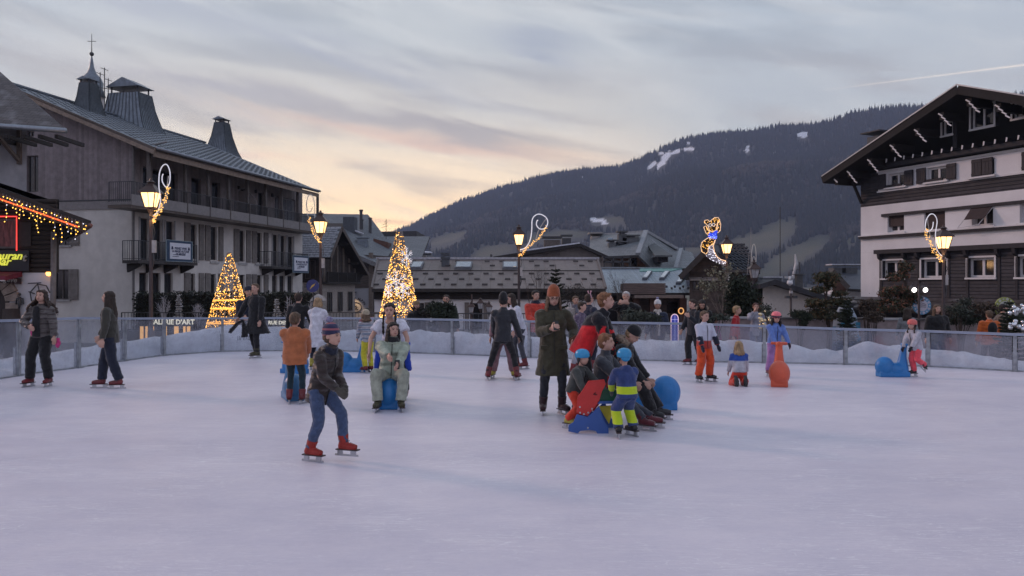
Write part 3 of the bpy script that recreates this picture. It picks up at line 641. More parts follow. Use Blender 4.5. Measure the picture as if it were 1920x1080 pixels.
# ---- the long grey chalet block with the gallery, left
def block_left():
 ang = atan2(1, .2); B = Bld('chalet_block', 'long grey three storey block with timber gallery and three flared zinc roof towers', (-20.06, 42, 0), ang)
 CLAD = seamed('grey_cladding', (.24, .21, .21), .16, .14, 0, rough=.85, var=.16, depth=.7)
 CLADG = seamed('grey_cladding_gable', (.25, .215, .222), .16, .14, 1, rough=.85, var=.16, depth=.7)
 TRIM = mat('grey_trim', (.25, .23, .23), .7, var=.1); SHUT = mat('shutter_grey', (.20, .18, .17), .75, var=.15, scale=5)
 z2 = B.loc(262, 392)[1]; z1 = z2 - 2.78; z0 = z1 - 2.9
 Lx = B.loc(567, 440)[0]; GAL = 1.35
 ye = -1.95; ze = B.loc(283, 274, ye)[1]; yr, zr = B.loc(22, 148, -.9, 'x'); yr = 7.5; sl = (zr - ze) / (yr - ye)
 zw = ze + sl * (0 - ye) - .35
 def win(x0, x1, y0, y1, mull=0, m=None, **k):
  a0, a1, b0, b1 = B.rect(x0, x1, y0, y1); return (a0, a1, b0, b1)
 # openings by storey, heights constant per storey
 H1 = [(262.6, 279, 1), (286, 303.5, 1), (310.6, 326, 1), (357, 369, 0), (394, 407, 0), (448, 459, 0), (481, 491, 0), (511, 521, 1), (525, 535, 1), (539, 549.6, 1)]
 top1 = B.loc(270, 409)[1]; holes1 = []; bal = []
 for x0, x1, door in H1:
  a0 = B.loc(x0, 450)[0]; a1 = B.loc(x1, 450)[0]; holes1.append((a0, a1, z1 + (.05 if door else .25), top1, door))
 H0 = [(261, 277), (286, 301), (308, 324), (354, 366), (392, 405), (447, 459), (480, 491), (510, 520), (524, 534), (539, 549)]; top0 = B.loc(268, 511)[1]
 holes0 = [(B.loc(a, 520)[0], B.loc(b, 520)[0], z0 + .6, top0) for a, b in H0]
 wl = B.wall('wall', 0, Lx, z0 - 1.5, z2 - .012, PLASTER_W, [h[:4] for h in holes1] + holes0)
 WF = mat('window_frame_light', (.36, .35, .36), .5, var=.1)
 for h in holes1 + holes0: window(B, h[:4], fm=mat('frame_brown', (.09, .075, .07), .6), y=.12, mull=0, glass=GLASS if random.random() < .7 else GLASSW)
 # light stone surrounds and shutters
 def shut(x0, x1, lo, hi):
  a0 = B.loc(x0, 460)[0]; a1 = B.loc(x1, 460)[0]; shutter(B, a0, a1, lo, hi, SHUT)
 for x0, x1 in ((344.7, 356), (372, 381), (383.5, 393.5), (409, 417.5), (437.6, 447.5), (461, 469), (471.5, 480.5), (494, 502)):
  shut(x0, x1, z1 + .22, top1 + .05); shut(x0, x1, z0 + .55, top0 + .05)
 for (a, b) in ((357, 407), (448, 491)):
  for zz in (z1 + .2, z0 + .5):
   for (p, q) in ((a - 1, a + 13), (b - 12, b + 1)):
    a0 = B.loc(p, 480)[0]; a1 = B.loc(q, 480)[0]; mb = MB(); mb.box(a0 - .1, a1 + .1, -.07, .0 - .002, zz - .16, zz - .02); B.part('sill', mb, mat('stone_sill', (.40, .39, .39), .8))
 for (h) in holes1[:3] + holes1[-3:]:
  for s in (h[0] - .07, h[1] + .07): mb = MB(); mb.box(s - .05, s + .05, -.05, -.002, h[2], h[3] + .05); B.part('door_jamb', mb, WF)
 # balconies with corbels
 for (x0, x1) in ((258, 369), (508.5, 577)):
  a0 = B.loc(x0, 490, -.9)[0]; a1 = B.loc(x1, 500, -.9)[0]
  if x1 < 400: a1 = B.loc(369, 490, -.9)[0]
  mb = MB(); mb.box(a0, a1, -.95, -.003, z1 - .16, z1 + .0); sl_ = B.part('balcony', mb, mat('balcony_slab', (.06, .055, .055), .8))
  for i in range(4): u = lerp(a0 + .3, a1 - .3, i / 3); mb = MB(); mb.prism([(u, -.02, z1 - .17), (u, -.85, z1 - .17), (u, -.8, z1 - .3), (u, -.05, z1 - .62)], (.16, 0, 0)); B.part('corbel', mb, mat('dark_beam', (.03, .026, .025), .8), parent=sl_)
  railing(B, [(a0 + .03, -.01, z1), (a0 + .03, -.92, z1), (a1 - .03, -.92, z1), (a1 - .03, -.01, z1)], 1.02, METAL_D, .13, parent=sl_)
  # cloth notice on the railing
 for (x0, x1, y0, y1) in ((311.5, 359.5, 452, 490), (549, 578, 480, 511)):
  a0, a1, b0, b1 = B.rect(x0, x1, y0, y1, -.98)
  sg = thing('notice_board', 'blue framed white notice hung on the %s balcony railing of the grey block' % ('nearer, larger' if x0 < 400 else 'farther, smaller'), 'sign', B.o.matrix_basis @ Vector((0, 0, 0)), ang); sg.location = B.p; Sx = sg
  mb = MB(); mb.box(a0, a1, -1.0, -.97, b0, b1); mb.build('backing', mat('notice_blue', '2c4460', .6), Sx)
  mb = MB(); mb.box(a0 + .3 * (1 if x0 < 400 else .6), a1 - .16, -1.012, -1.002, b0 + .12, b1 - .12); mb.build('sheet', mat('notice_white', (.68, .70, .78), .6, var=.03), Sx)
  e = .025; mb = MB()
  for bx in ((a0 - e, a1 + e, b1, b1 + e), (a0 - e, a1 + e, b0 - e, b0), (a0 - e, a0, b0, b1), (a1, a1 + e, b0, b1)): mb.box(bx[0], bx[1], -1.02, -.96, bx[2], bx[3])
  mb.build('frame', mat('notice_rim', (.30, .38, .42), .5), Sx)
  w = a1 - a0; cm = (a0 + .3 + a1 - .16) / 2; ink = mat('ink', (.05, .06, .12), .7); sc_ = w / 3.2
  text('PRENEZ VIVRE\nLA MAGIE AUTOUR\nDE MEGÈVE', .24 * sc_, ink, Sx, (cm, -1.018, b1 - (b1 - b0) * .42), align='CENTER', ext=.002, shear=.25, bold=.006, space=.9)
  text('à toutes les adresses de nos fêtes', .11 * sc_, ink, Sx, (cm - .15, -1.018, b0 + (b1 - b0) * .30), ext=.002)
  text('www.megeve.fr', .12 * sc_, ink, Sx, (cm - .45, -1.018, b0 + (b1 - b0) * .21), ext=.002)
  for ex in (a0 + .52 * sc_ + .1, a1 - .16 - .25 * sc_): mb = MB(); mb.tube([(ex, -1.017, b1 - .34 * sc_ * 1.3), (ex, -1.0171, b1 - .5 * sc_ * 1.3)], [.06 * sc_, .1 * sc_], n=6); mb.build('emblem', ink, Sx)
 # gallery: floor slab, fascia, posts, railing, timber wall with tall doors
 xg0 = B.loc(246, 380, -GAL)[0]; xg1 = B.loc(590, 440, -GAL)[0]
 mb = MB(); mb.box(xg0, xg1, -GAL, 0 - .003, z2 - .02, z2 + .12); mb.box(Lx + .003, xg1, -GAL, 4, z2 - .02, z2 + .118); B.part('gallery_floor', mb, TRIM)
 mb = MB(); mb.box(xg0 - .02, xg1 + .03, -GAL - .05, -GAL - .002, z2 - .05, z2 + .50); B.part('fascia', mb, mat('fascia_grey', (.24, .225, .225), .7, var=.1))
 mb = MB(); mb.box(xg0, xg1, -GAL, -.01, z2 - .18, z2 - .03); B.part('gallery_soffit', mb, SOFFIT)
 posts = [279, 347, 389.6, 428, 464, 497.6, 527.7, 558, 595.5]
 for px in posts:
  a = B.loc(px, 330, -GAL + .1)[0]; ztop = ze + sl * (-GAL - ye) - .3
  mb = MB(); mb.box(a - .08, a + .08, -GAL + .02, -GAL + .18, z2 - (0 if px < 300 else 0) + .1, ztop); mb.box(a - .03, a + .03, -GAL - .085, -GAL - .052, z2 - .06, z2 + 1.1); B.part('post', mb, mat('post_timber', (.125, .11, .105), .8))
 railing(B, [(xg0 + .05, -.05, z2 + .12), (xg0 + .05, -GAL, z2 + .12), (xg1 - .02, -GAL, z2 + .12), (xg1 - .02, 1.5, z2 + .12)], 1.02, METAL_D, .115)
 HG = [(268, 283), (286, 333), (359, 377), (397, 413), (451, 461), (484, 495)]
 zt = z2 + 2.35
 hg = []
 for a, b in HG:
  a0 = B.loc(a, 340)[0]; a1 = B.loc(b, 340)[0]; hg.append((a0, a1, z2 + .14, zt))
 bl = [(B.loc(a, 370)[0], B.loc(b, 370)[0], z2 + .14, zt) for a, b in ((515, 524), (529.5, 554))]
 B.wall('wall', 0, Lx, z2, zw, CLAD, hg + bl, label='grey boarded wall behind the gallery')
 for h in hg: window(B, h, fm=mat('frame_brown'), y=.15, mull=2 if h[1] - h[0] > 2.3 else 0)
 for h in bl:
  window(B, h, fm=WF, y=.2, mull=1)
  o = None
  for k in range(int((h[3] - h[2]) / .085)):
   if o is None:
    mb = MB(); mb.prism([(h[0] + .03, .05, 0), (h[0] + .03, .12, .05), (h[0] + .03, .125, .04), (h[0] + .03, .055, -.01)], (h[1] - h[0] - .06, 0, 0)); o = B.part('blind_slat', mb, mat('blind', (.33, .335, .37), .5)); o.location.z = h[2] + .03
   else: c = o.copy(); COL.objects.link(c); c.location.z = h[2] + .03 + k * .085
 # privacy screen across the gallery
 a = B.loc(462, 380, -.6)[0]; mb = MB(); mb.prism([(a, -.02, z2 + .12), (a, -GAL + .05, z2 + .12), (a, -GAL + .05, z2 + 1.5), (a, -.7, z2 + 2.1), (a, -.02, z2 + 2.1)], (.05, 0, 0)); B.part('privacy_screen', mb, TRIM)
 for px in (425, 446, 478, 509): a = B.loc(px, 345)[0]; mb = MB(); mb.box(a - .06, a + .06, -.14, -.002, zt - .15, zt + .08); B.part('wall_light', mb, METAL_D)
 # gable
 gx = 0.0; W2 = 2 * yr
 GH = [(50, 72, 292, 360, 1), (105, 131, 423, 460, 0), (101, 129, 505, 562, 0), (48, 64, 245, 256, 1)]
 hs = []
 for x0, x1, y0, y1, up in GH:
  y_0 = B.loc(x0, y0, gx, 'x'); y_1 = B.loc(x1, y1, gx, 'x'); a0, a1 = sorted((y_0[0], y_1[0])); zt_ = y_0[1]; zb = y_1[1]; hs.append((a0, a1, zb, zt_))
 def gz(y): return ze + sl * (y - ye) if y <= yr else ze + sl * (2 * yr - ye - y)
 clip = [(0, z2), (W2, z2), (W2, gz(W2) - .3), (yr, zr - .3), (0, gz(0) - .3)]
 B.wall('gable_wall', 0, W2, z2, zr, CLADG, [hs[0], hs[3]], clip=clip, y=0, axis='x', sgn=-1, th=.25)
 B.wall('wall', 0, W2, z0 - 1.5, z2 - .01, PLASTER_W, hs[1:3], y=0, axis='x', sgn=-1, th=.25)
 mb = MB(); mb.box(-.06, -.003, -GAL - .05, W2, z2 - .04, z2 + .40); B.part('band', mb, TRIM); mb = MB(); mb.box(-.08, -.003, -.02, W2, z2 + .41, z2 + .47); B.part('drip_edge', mb, METAL_D)
 for h in hs: window(B, h, fm=mat('frame_brown'), y=.12, mull=1, axis='x', at=0, sgn=-1, sill=.1 if h[3] < z2 else None, sm=mat('stone_sill'))
 for h, wd in ((hs[1], .62), (hs[2], .62)): shutter(B, h[0] - wd, h[0] - .02, h[2], h[3], SHUT, axis='x', sgn=-1)
 mb = MB(); mb.box(0.003, 0.25, -.06, -.003, z2 + .5, zw + .2); B.part('corner_board', mb, TRIM)
 mb = MB(); a = B.loc(246, 450)[0]; mb.tube([(a, -.14, zw - .3), (a, -.14, z0 - 1)], .06, 8); mb.tube([(a, -.14, zw - .3), (a + .3, -GAL, zw - .1), (a + .5, -GAL - .4, zw + .05)], .055, 8); B.part('downpipe', mb, mat('pipe_grey', (.16, .15, .15), .5))
 # far gable and roof
 mb = MB(); mb.poly([(Lx, 0, z0 - 1), (Lx, W2, z0 - 1), (Lx, W2, gz(W2) - .3), (Lx, yr, zr - .3), (Lx, 0, zw)]); B.part('gable_wall', mb, CLADG)
 x0, x1 = -.9, B.loc(598, 352, ye)[0]
 RZ = slate_material('zinc_tiles', (.15, .175, .205), (.19, .215, .245), .55, .38)
 roof = roof_plane(B, 'roof', [(x0, ye, ze), (x1, ye, ze), (x1, yr, zr), (x0, yr, zr)], .16, RZ, under=SOFFIT)
 roof_plane(B, 'roof', [(x1, 2 * yr - ye, ze), (x0, 2 * yr - ye, ze), (x0, yr + .004, zr), (x1, yr + .004, zr)], .16, RZ, under=SOFFIT)
 mb = MB(); mb.bar((x0, yr, zr + .05), (x1, yr, zr + .05), .25, .1); B.part('ridge_cap', mb, ZINC_T, parent=roof)
 mb = MB(); mb.tube([(x0 + .1, ye - .09, ze - .04), (x1, ye - .09, ze - .04)], .085, 10); B.part('gutter', mb, mat('gutter_zinc', (.28, .31, .35), .35, metal=.6, var=.1), True, parent=roof)
 mb = MB(); mb.bar((x0 + .12, ye + .1, ze - .33), (x1 - .1, ye + .1, ze - .33), .07, .28); mb.bar((x0 + .05, ye, ze - .22), (x0 + .05, yr, zr - .22), .1, .3); B.part('eave_board', mb, mat('eave_wood', (.26, .20, .16), .75), parent=roof)
 sv = Vector((0, yr - ye, zr - ze)); L_ = sv.length; dv = sv.normalized()
 guards(B, 'snow_guard', Vector((x0 + .5, ye, ze)) + dv * .5, (.62, 0, 0), dv * .52, int((x1 - x0 - 1) / .62), int(L_ / .52) - 1, mat('guard_metal', (.09, .105, .12), .5), w=.2, hh=.035, parent=roof)
 # three flared towers on the ridge
 def tower(pl, pc, pr, tl, tr, pyt, ya, hood):
  xa = B.loc(pc, 250, ya)[0]; yb = B.loc(pl, 250, xa, 'x')[0]; xb = B.loc(pr, 250, ya)[0]; xc, yc = (xa + xb) / 2, (ya + yb) / 2
  r = (tr - tl) / (pr - pl); zt = B.loc((tl + tr) / 2, pyt, xc, 'x')[1]; zb = gz(ya) - .6; rings = []
  for f, s in ((0, 1.32), (.3, lerp(1.32, r, .46)), (.65, lerp(1.32, r, .80)), (1, r)):
   rings.append((xc, (xb - xa) / 2 * s, (yb - ya) / 2 * s, lerp(zb, zt, f)))
  mm = MB(); nseg = 10
  R = [[(c - hw, yc - hd, z), (c + hw, yc - hd, z), (c + hw, yc + hd, z), (c - hw, yc + hd, z)] for c, hw, hd, z in rings]
  mm.rings(R); tw = B.part('roof_tower', mm, ZINC_T)
  mb = MB()
  for e in range(4):
   for i in range(nseg + 1):
    pts = [Vector(R[q][e]).lerp(Vector(R[q][(e + 1) % 4]), i / nseg) for q in range(4)]
    for p, q in zip(pts[:-1], pts[1:]): mb.bar(p, q, .045, .06)
  B.part('standing_seam', mb, mat('zinc_seam_dark', (.07, .085, .10), .5), parent=tw, kind='stuff')
  c, hw, hd, z = rings[-1]; mb = MB(); o_ = .14
  for sx in (-1, 1):
   for sy in (-1, 1): mb.cbox((c + sx * hw * .85, yc + sy * hd * .85, z + hood / 2), .07, .07, hood)
  B.part('vent_post', mb, METAL_D, parent=tw)
  mb = MB(); mb.prism([(c - hw - o_, yc - hd - o_, z + hood), (c - hw - o_, yc + hd + o_, z + hood), (c - hw - o_, yc, z + hood + hd * .55)], (2 * hw + 2 * o_, 0, 0)); B.part('hood', mb, ZINC_T, parent=tw)
  mb = MB(); mb.box(c - hw * .8, c + hw * .8, yc - hd * .8, yc + hd * .8, z, z + .06); B.part('flue_top', mb, mat('flue', (.08, .05, .045), .8), parent=tw)
 tower(135, 168, 197, 149, 183, 157, yr - 1.7, .18)
 tower(186, 266, 301, 198, 279, 178, yr - 1.9, .38)
 tower(384, 424, 448, 399, 427, 231, yr - 1.6, .24)
 mb = MB(); c = B.loc(196, 170, yr + .6)
 for dx, h in ((0, 1.9), (.35, 1.3), (-.4, 1.5)): mb.tube([(c[0] + dx, yr + .6, zr), (c[0] + dx, yr + .6, zr + h + 1.2)], .03, 5); mb.tube([(c[0] + dx - .35, yr + .6, zr + h + 1.1), (c[0] + dx + .35, yr + .6, zr + h + 1.1)], .02, 4)
 mb.tube([(c[0] - .5, yr + .6, zr + 1.7), (c[0] + 1.1, yr + .6, zr + 1.9)], .025, 5); B.part('antenna', mb, METAL_D)
 return B
BL = block_left()

# church spire beyond the roof
def spire():
 p = Wp(172, 169, 75); t = thing('church_spire', 'onion domed church spire with a tall thin cross rising behind the grey block', 'church tower', (p.x, p.y, ZG)); s = 75 / F; b = p.z - ZG
 mb = MB(); mb.box(-.8, .8, -.8, .8, 0, b - .6); mb.build('tower_wall', PLASTER_W, t)
 mb = MB(); mb.lathe([(1.2, b - .6), (.95, b + .2), (1.02, b + .7), (.8, b + 1.15), (.4, b + 1.6), (.22, b + 2.1), (.1, b + 2.9), (.05, b + 3.2)], n=14); mb.build('onion_dome', ZINC_T, t, True)
 mb = MB(); mb.ball((0, 0, b + 3.4), .2, n=10, m=6); mb.tube([(0, 0, b + 3.4), (0, 0, b + 5.3)], [.05, .025], 6); mb.tube([(-.4, 0, b + 4.6), (.4, 0, b + 4.6)], .03, 5); mb.build('finial', METAL_D, t, True)
spire()

# ---- far left: stone house above, timber restaurant chalet in front
def house_a():
 p = Wp(50, 530, 31); B = Bld('stone_house', 'pale rendered house with a snow dusted slate hip roof at the upper left edge', (p.x, 31, 0), 0)
 mb = MB(); w0 = -9; top = Wp(50, 236, 31).z
 B.wall('wall', w0, 0, ZG - .3, top, mat('render_grey', (.42, .42, .44), .9, var=.12, scale=2, dirt=.35, bump=.3), [])
 mb = MB(); mb.poly([(0, 0, ZG - .3), (-4.8, 7, ZG - .3), (-4.8, 7, top), (0, 0, top)]); B.part('wall', mb, mat('render_grey'))
 e = Wp(124, 243, 29.4) - B.p; e2 = Wp(-260, 216, 29.4) - B.p; r = Wp(-30, 108, 34.5) - B.p; r2 = Wp(-260, 108, 34.5) - B.p
 SL = slate_material('old_slate', (.06, .05, .052), (.095, .08, .08), .3, .2, .28)
 rf = roof_plane(B, 'roof', [e2, e, r, r2], .12, SL, under=mat('dark_beam'))
 pass
 mb = MB(); mb.tube([e2 + Vector((0, -.1, -.06)), e + Vector((0.05, -.1, -.06))], .1, 8); B.part('gutter', mb, mat('gutter_zinc'), True, parent=rf)
 o = None
 for i in range(14):
  x = e.x - .4 - i * .62
  if o is None: mb = MB(); mb.box(-.06, .06, e.y + .05, .3, -.16, -.02); o = B.part('rafter', mb, mat('dark_beam'))
  else: o2 = o.copy(); COL.objects.link(o2)
  (o if i == 0 else o2).location = (x, 0, e.z - .15 - (x - e.x) * -.0)
 mb = MB(); mb.bar((-.25, -.05, top - 1.4), (-.25, -1.3, e.z - .22), .12, .12); mb.bar((-.25, -.06, top - 1.5), (-.25, -.06, top), .14, .14); B.part('bracket', mb, mat('bracket_wood', (.15, .12, .10), .8))
house_a()
def chalet_b():
 Y = 27.0; p = Wp(104, 530, Y); B = Bld('restaurant_chalet', 'dark log restaurant chalet with white ground floor at the left edge', (p.x, Y, 0), 0)
 q = lambda x, y, c=0: B.loc(x, y, c)
 LOG = mat('log_wood', (.038, .028, .023), .85, var=.45, scale=3, stretch=(1, 4, 12), bump=.8, bscale=8)
 zt, zm = q(50, 372)[1], q(50, 511)[1]; x0 = -8.0; x1 = 0
 ws = q(-60, 410)[0], q(29, 465)[0]; wz0, wz1 = q(10, 466)[1], q(10, 410)[1]
 mb = MB(); mb.box(x0, x1 - .05, .10, .3, zm, zt - .1); e_ = B.loc(171, 414, -1.5); l_ = B.loc(0, 353, -1.5); s_ = (l_[1] - e_[1]) / (e_[0] - l_[0]); mb.prism([(x1 - .05, .1, zt - .11), (x1 - .05, .1, e_[1] + s_ * e_[0] - .15), (x0, .1, e_[1] + s_ * (e_[0] - x0) - .15), (x0, .1, zt - .11)], (0, .2, 0)); mb.prism([(x1 - .35, .3, zm), (x1 - .05, .3, zm), (x1 - 4.4, 7, zm), (x1 - 4.7, 7, zm)], (0, 0, zt - zm)); B.part('wall', mb, mat('dark_beam'))
 n = 16; hl = (zt - zm) / n
 for i in range(n):
  za = zm + i * hl; mb = MB()
  segs = [(x0, x1)] if za + hl < wz0 or za > wz1 + .05 else [(ws[1] + .12, x1)]
  for a, b in segs: mb.rings([[(xx, .0 + .0, za + hl * .5)] and [(xx, .10, za + .01), (xx, .03, za + hl * .12), (xx, .0 + random.uniform(0, .012), za + hl * .5), (xx, .03, za + hl * .88), (xx, .10, za + hl - .01), (xx, .14, za + hl * .5)] for xx in (a, b + random.uniform(-.02, .02))])
  B.part('log', mb, LOG)
 WHITE = mat('lime_white', (.62, .62, .66), .85, var=.06, scale=2, dirt=.15, bump=.3)
 # arch doorway cut in the white wall
 ax1 = q(16, 540)[0]; ax0 = ax1 - 1.3; az = q(0, 560)[1]; 
 B.wall('wall', x0, x1 - .15, ZG - .2, zm - .003, WHITE, [(ax0, ax1, ZG - .2, az + .45)], th=.35, y=.06, label='whitewashed ground floor wall')
 mb = MB(); mb.poly([(x1 - .15, .06, ZG - .2), (x1 - 4.6, 7, ZG - .2), (x1 - 4.6, 7, zm), (x1 - .15, .06, zm)]); B.part('wall', mb, WHITE)
 STN = mat('arch_stone', (.27, .22, .19), .9, var=.25, scale=5, bump=.6, bscale=14); cx = (ax0 + ax1) / 2; rr = (ax1 - ax0) / 2
 for i in range(9):
  a0, a1 = pi * i / 9 + .02, pi * (i + 1) / 9 - .02; mb = MB(); R2 = rr + .36
  pts = [(cx + r_ * cos(a), -.06 - .02 * (i % 2), az - .1 + r_ * sin(a)) for r_, a in ((rr - .08, a0), (R2, a0), (R2, a1), (rr - .08, a1))]
  mb.prism(pts, (0, .3, 0)); B.part('arch_stone', mb, STN)
 for i in range(4):
  z_ = ZG + i * (az - .12 - ZG) / 4; mb = MB(); mb.box(ax1 - .08, ax1 + .3 + .05 * (i % 2), -.05, .3, z_, z_ + (az - .12 - ZG) / 4 - .02); B.part('arch_stone', mb, STN)
 mb = MB(); mb.box(ax0, ax1, .25, .3, ZG, az + .5); B.part('door', mb, mat('old_door', (.03, .02, .018), .7))
 # window with red neon outline and curtain
 w = window(B, (ws[0], ws[1], wz0, wz1), y=.02, fm=mat('frame_brown'), mull=1, fw=.07, glass=mat('curtain_red', (.16, .05, .05), .6, var=.6, scale=9, stretch=(3, 1, .4)))
 red = mat('neon_red', (.8, .05, .04), .5, emit=(1.0, .06, .05), es=1.0)
 mb = MB(); e = .07; mb.tube([(ws[0] - e, -.05, wz1 + e), (ws[1] + e, -.05, wz1 + e), (ws[1] + e, -.05, wz0 - .2)], .022, 6)
 nz = thing('neon_outline', 'red neon tube framing the restaurant window', 'neon light', B.p); mb.build('tube', red, nz)
 mb = MB(); a = q(37, 420)[0]; b = q(59, 420)[0]; mb.box(a, b, -.03, .0, q(40, 462)[1], q(40, 417)[1]); B.part('shutter', mb, mat('old_door'))
 # sign
 s = thing('restaurant_sign', 'black board with yellow script lettering reading Restaurant Bar', 'sign', B.p)
 a = q(-75, 470, -.12)[0]; b = q(54, 470, -.12)[0]; zz1 = q(20, 470, -.12)[1]; zz0 = q(20, 508, -.12)[1]
 mb = MB(); mb.box(a, b, -.12, -.03, zz0, zz1); mb.build('board', mat('sign_black', (.012, .010, .016), .5), s)
 yel = mat('neon_yellow', (.8, .8, .1), .5, emit=(.80, .82, .09), es=.35)
 text('Restauran', .385, yel, s, (q(41.5, 488, -.14)[0], -.16, q(20, 486.5, -.14)[1]), shear=.35, align='RIGHT', bold=.004, ext=.02)
 text('t', .36, mat('neon_off', (.35, .33, .30), .6), s, (q(42, 488, -.14)[0], -.16, q(20, 489.5, -.14)[1]), shear=.35, align='LEFT', bold=.008, ext=.02)
 text('Bar', .385, yel, s, (q(19, 488, -.14)[0], -.16, q(20, 497.5, -.14)[1]), shear=.35, align='RIGHT', bold=.004, ext=.02)
 s = thing('megeve_plaque', 'brown hanging plank sign lettered Megève over the stone doorway', 'sign', B.p)
 a = q(-30, 520, -.05)[0]; b = q(40, 520, -.05)[0]; mb = MB(); mb.prism([(a, -.09, q(0, 514)[1]), (b, -.09, q(0, 522)[1]), (b, -.09, q(0, 533)[1]), (a, -.09, q(0, 527)[1])], (0, .05, 0)); mb.build('plank', mat('plank_brown', (.06, .035, .035), .8), s)
 text('Megève', .25, mat('paint_pale', (.5, .48, .46), .7), s, (q(35, 528)[0], -.115, q(35, 529.5)[1]), rot=(pi / 2, .07, 0), shear=.2, align='RIGHT', bold=.006)
 s = thing('red_awning', 'dark red awning end with white edge beside the restaurant door', 'awning', B.p)
 a = q(-40, 510, -.8)[0]; b = q(13.5, 510, -.8)[0]; mb = MB(); mb.prism([(a, -.9, q(0, 526, -.9)[1]), (a, -.9, q(0, 518, -.9)[1]), (a, .0, q(0, 509, 0)[1]), (a, 0, q(0, 519, 0)[1])], (b - a, 0, 0)); mb.build('canopy', mat('awning_red', (.16, .02, .04), .8), s)
 mb = MB(); mb.bar((a, -.91, q(0, 526, -.9)[1]), (b, -.91, q(0, 526, -.9)[1]), .03, .03); mb.build('edge', mat('paint_pale'), s)
 # bicycle frame ornament, wall lamp, doll, barrel, house number
 s = thing('wall_ornament', 'black iron bicycle shaped ornament on the white chalet wall', 'ornament', B.p); x, z = q(72, 548)
 mb = MB(); r = .30
 mb.tube([(x - .25, -.05, z), (x, -.05, z + .28), (x + .30, -.05, z + .22), (x + .42, -.05, z - .02)], .022, 5); mb.tube([(x - .25, -.05, z), (x - .2, -.05, z - .3)], .022, 5); mb.tube([(x - .32, -.05, z + .3), (x + .12, -.05, z + .32)], .02, 5); mb.tube([(x - .2, -.05, z - .3), (x + .12, -.05, z - .2), (x, -.05, z + .28)], .02, 5); mb.tube([(x - .3, -.05, z + .02), (x - .1, -.05, z - .05)], .02, 5)
 mb.build('iron_frame', METAL_D, s)
 s = thing('iron_figure', 'small black iron figure fixed beside the arch door', 'ornament', B.p); x, z = q(39, 565); mb = MB()
 mb.tube([(x, -.06, z + .16), (x, -.06, z - .05), (x - .03, -.06, z - .28)], [.05, .07, .02], 6); mb.tube([(x - .12, -.06, z - .1), (x - .1, -.06, z + .1), (x + .1, -.06, z + .1), (x + .12, -.06, z - .1)], .03, 5); mb.ball((x, -.06, z + .24), .05, n=8, m=5); mb.build('figure', METAL_D, s, True)
 s = thing('barrel', 'dark wooden barrel standing by the white chalet wall', 'barrel', (B.p.x + q(37, 600)[0], Y - .45, ZG)); mb = MB(); hb = Wp(37, 579, Y - .5).z - ZG; mb.lathe([(.24, 0), (.30, hb * .5), (.25, hb)], n=14); mb.build('staves', mat('old_door'), s, True); mb = MB(); mb.lathe([(.29, hb * .7), (.285, hb * .76)], n=14); mb.build('hoop', METAL_D, s, True)
 s = thing('wall_lamp', 'small glowing wall lamp at the chalet corner', 'lamp', B.p + Vector((q(96, 513)[0], -.15, q(96, 513)[1]))); mb = MB(); mb.ball((0, 0, 0), .085, n=10, m=6); mb.build('bulb', mat('lamp_orange', (1, .5, .1), .5, emit=(1, .42, .08), es=3.5), s, True); mb = MB(); mb.lathe([(.12, .05), (.03, .14)], n=10); mb.box(-.02, .02, 0, .14, .08, .12); mb.build('hood', METAL_D, s)
 mb = MB(); mb.tube([(x1 - .0, -.1, q(100, 435)[1]), (x1 - .03, -.12, ZG)], .09, 8); B.part('downpipe', mb, mat('pipe_grey'), True)
 # roof: front rake falling to the right
 e = B.loc(171, 414, -1.5); l = B.loc(0, 353, -1.5); sl = (l[1] - e[1]) / (e[0] - l[0]); X0 = -9.0; zl = e[1] + sl * (e[0] - X0)
 rf = roof_plane(B, 'roof', [(e[0], -1.5, e[1]), (e[0] - 6.2, 8, e[1]), (X0 - 6.2, 8, zl), (X0, -1.5, zl)], .14, slate_material('old_slate', None, None, 1, 1), under=mat('dark_beam'))
 mb = MB(); mb.prism([(e[0], -1.53, e[1] - .13), (X0, -1.53, zl - .13), (X0, -1.53, zl - .42), (e[0] - .2, -1.53, e[1] - .38)], (0, .06, 0)); B.part('rake_board', mb, mat('dark_beam'), parent=rf)
 mb = MB(); mb.tube([(e[0] + .02, -1.6, e[1] - .16), (e[0] - 5.5, 7, e[1] - .16)], .08, 8); B.part('gutter', mb, mat('gutter_copper', (.12, .06, .06), .5), True, parent=rf)
 mb = MB(); mb.poly([(-4.5, 7, zt), (0, .1, zt), (0, .1, e[1] + sl * e[0]), (-4.5, 7, e[1] + sl * e[0])]); B.part('wall', mb, mat('dark_beam'))
 # fairy lights
 s = thing('icicle_light_string', 'amber and white icicle fairy lights with a red light rope under the restaurant eave', 'fairy lights', B.p)
 am = mat('bulb_amber', (.9, .5, .1), .5, emit=(1, .50, .07), es=2.4); wh = mat('bulb_white', (.9, .9, .9), .5, emit=(.85, .85, 1), es=.9)
 A = MB(); Wt = MB(); wires = MB(); x = X0; rr_ = random.Random(5)
 while x < e[0] - .03:
  z_ = e[1] + sl * (e[0] - x) - .18; ln = rr_.choice((1, 1, 2, 3, 3, 4, 6)) * .13; k = int(ln / .13) + 1
  for i in range(k): (A if rr_.random() < .8 else Wt).octa((x + rr_.uniform(-.04, .04), -1.62 + rr_.uniform(-.03, .03), z_ - i * .13 - rr_.uniform(0, .05)), .022)
  wires.tube([(x, -1.61, z_ + .06), (x, -1.61, z_ - ln)], .004, 3, caps=False); x += .11
 A.build('bulb', am, s, kind='stuff'); Wt.build('bulb', wh, s, kind='stuff'); wires.build('wire', mat('wire_white', (.35, .35, .4), .6), s, kind='stuff')
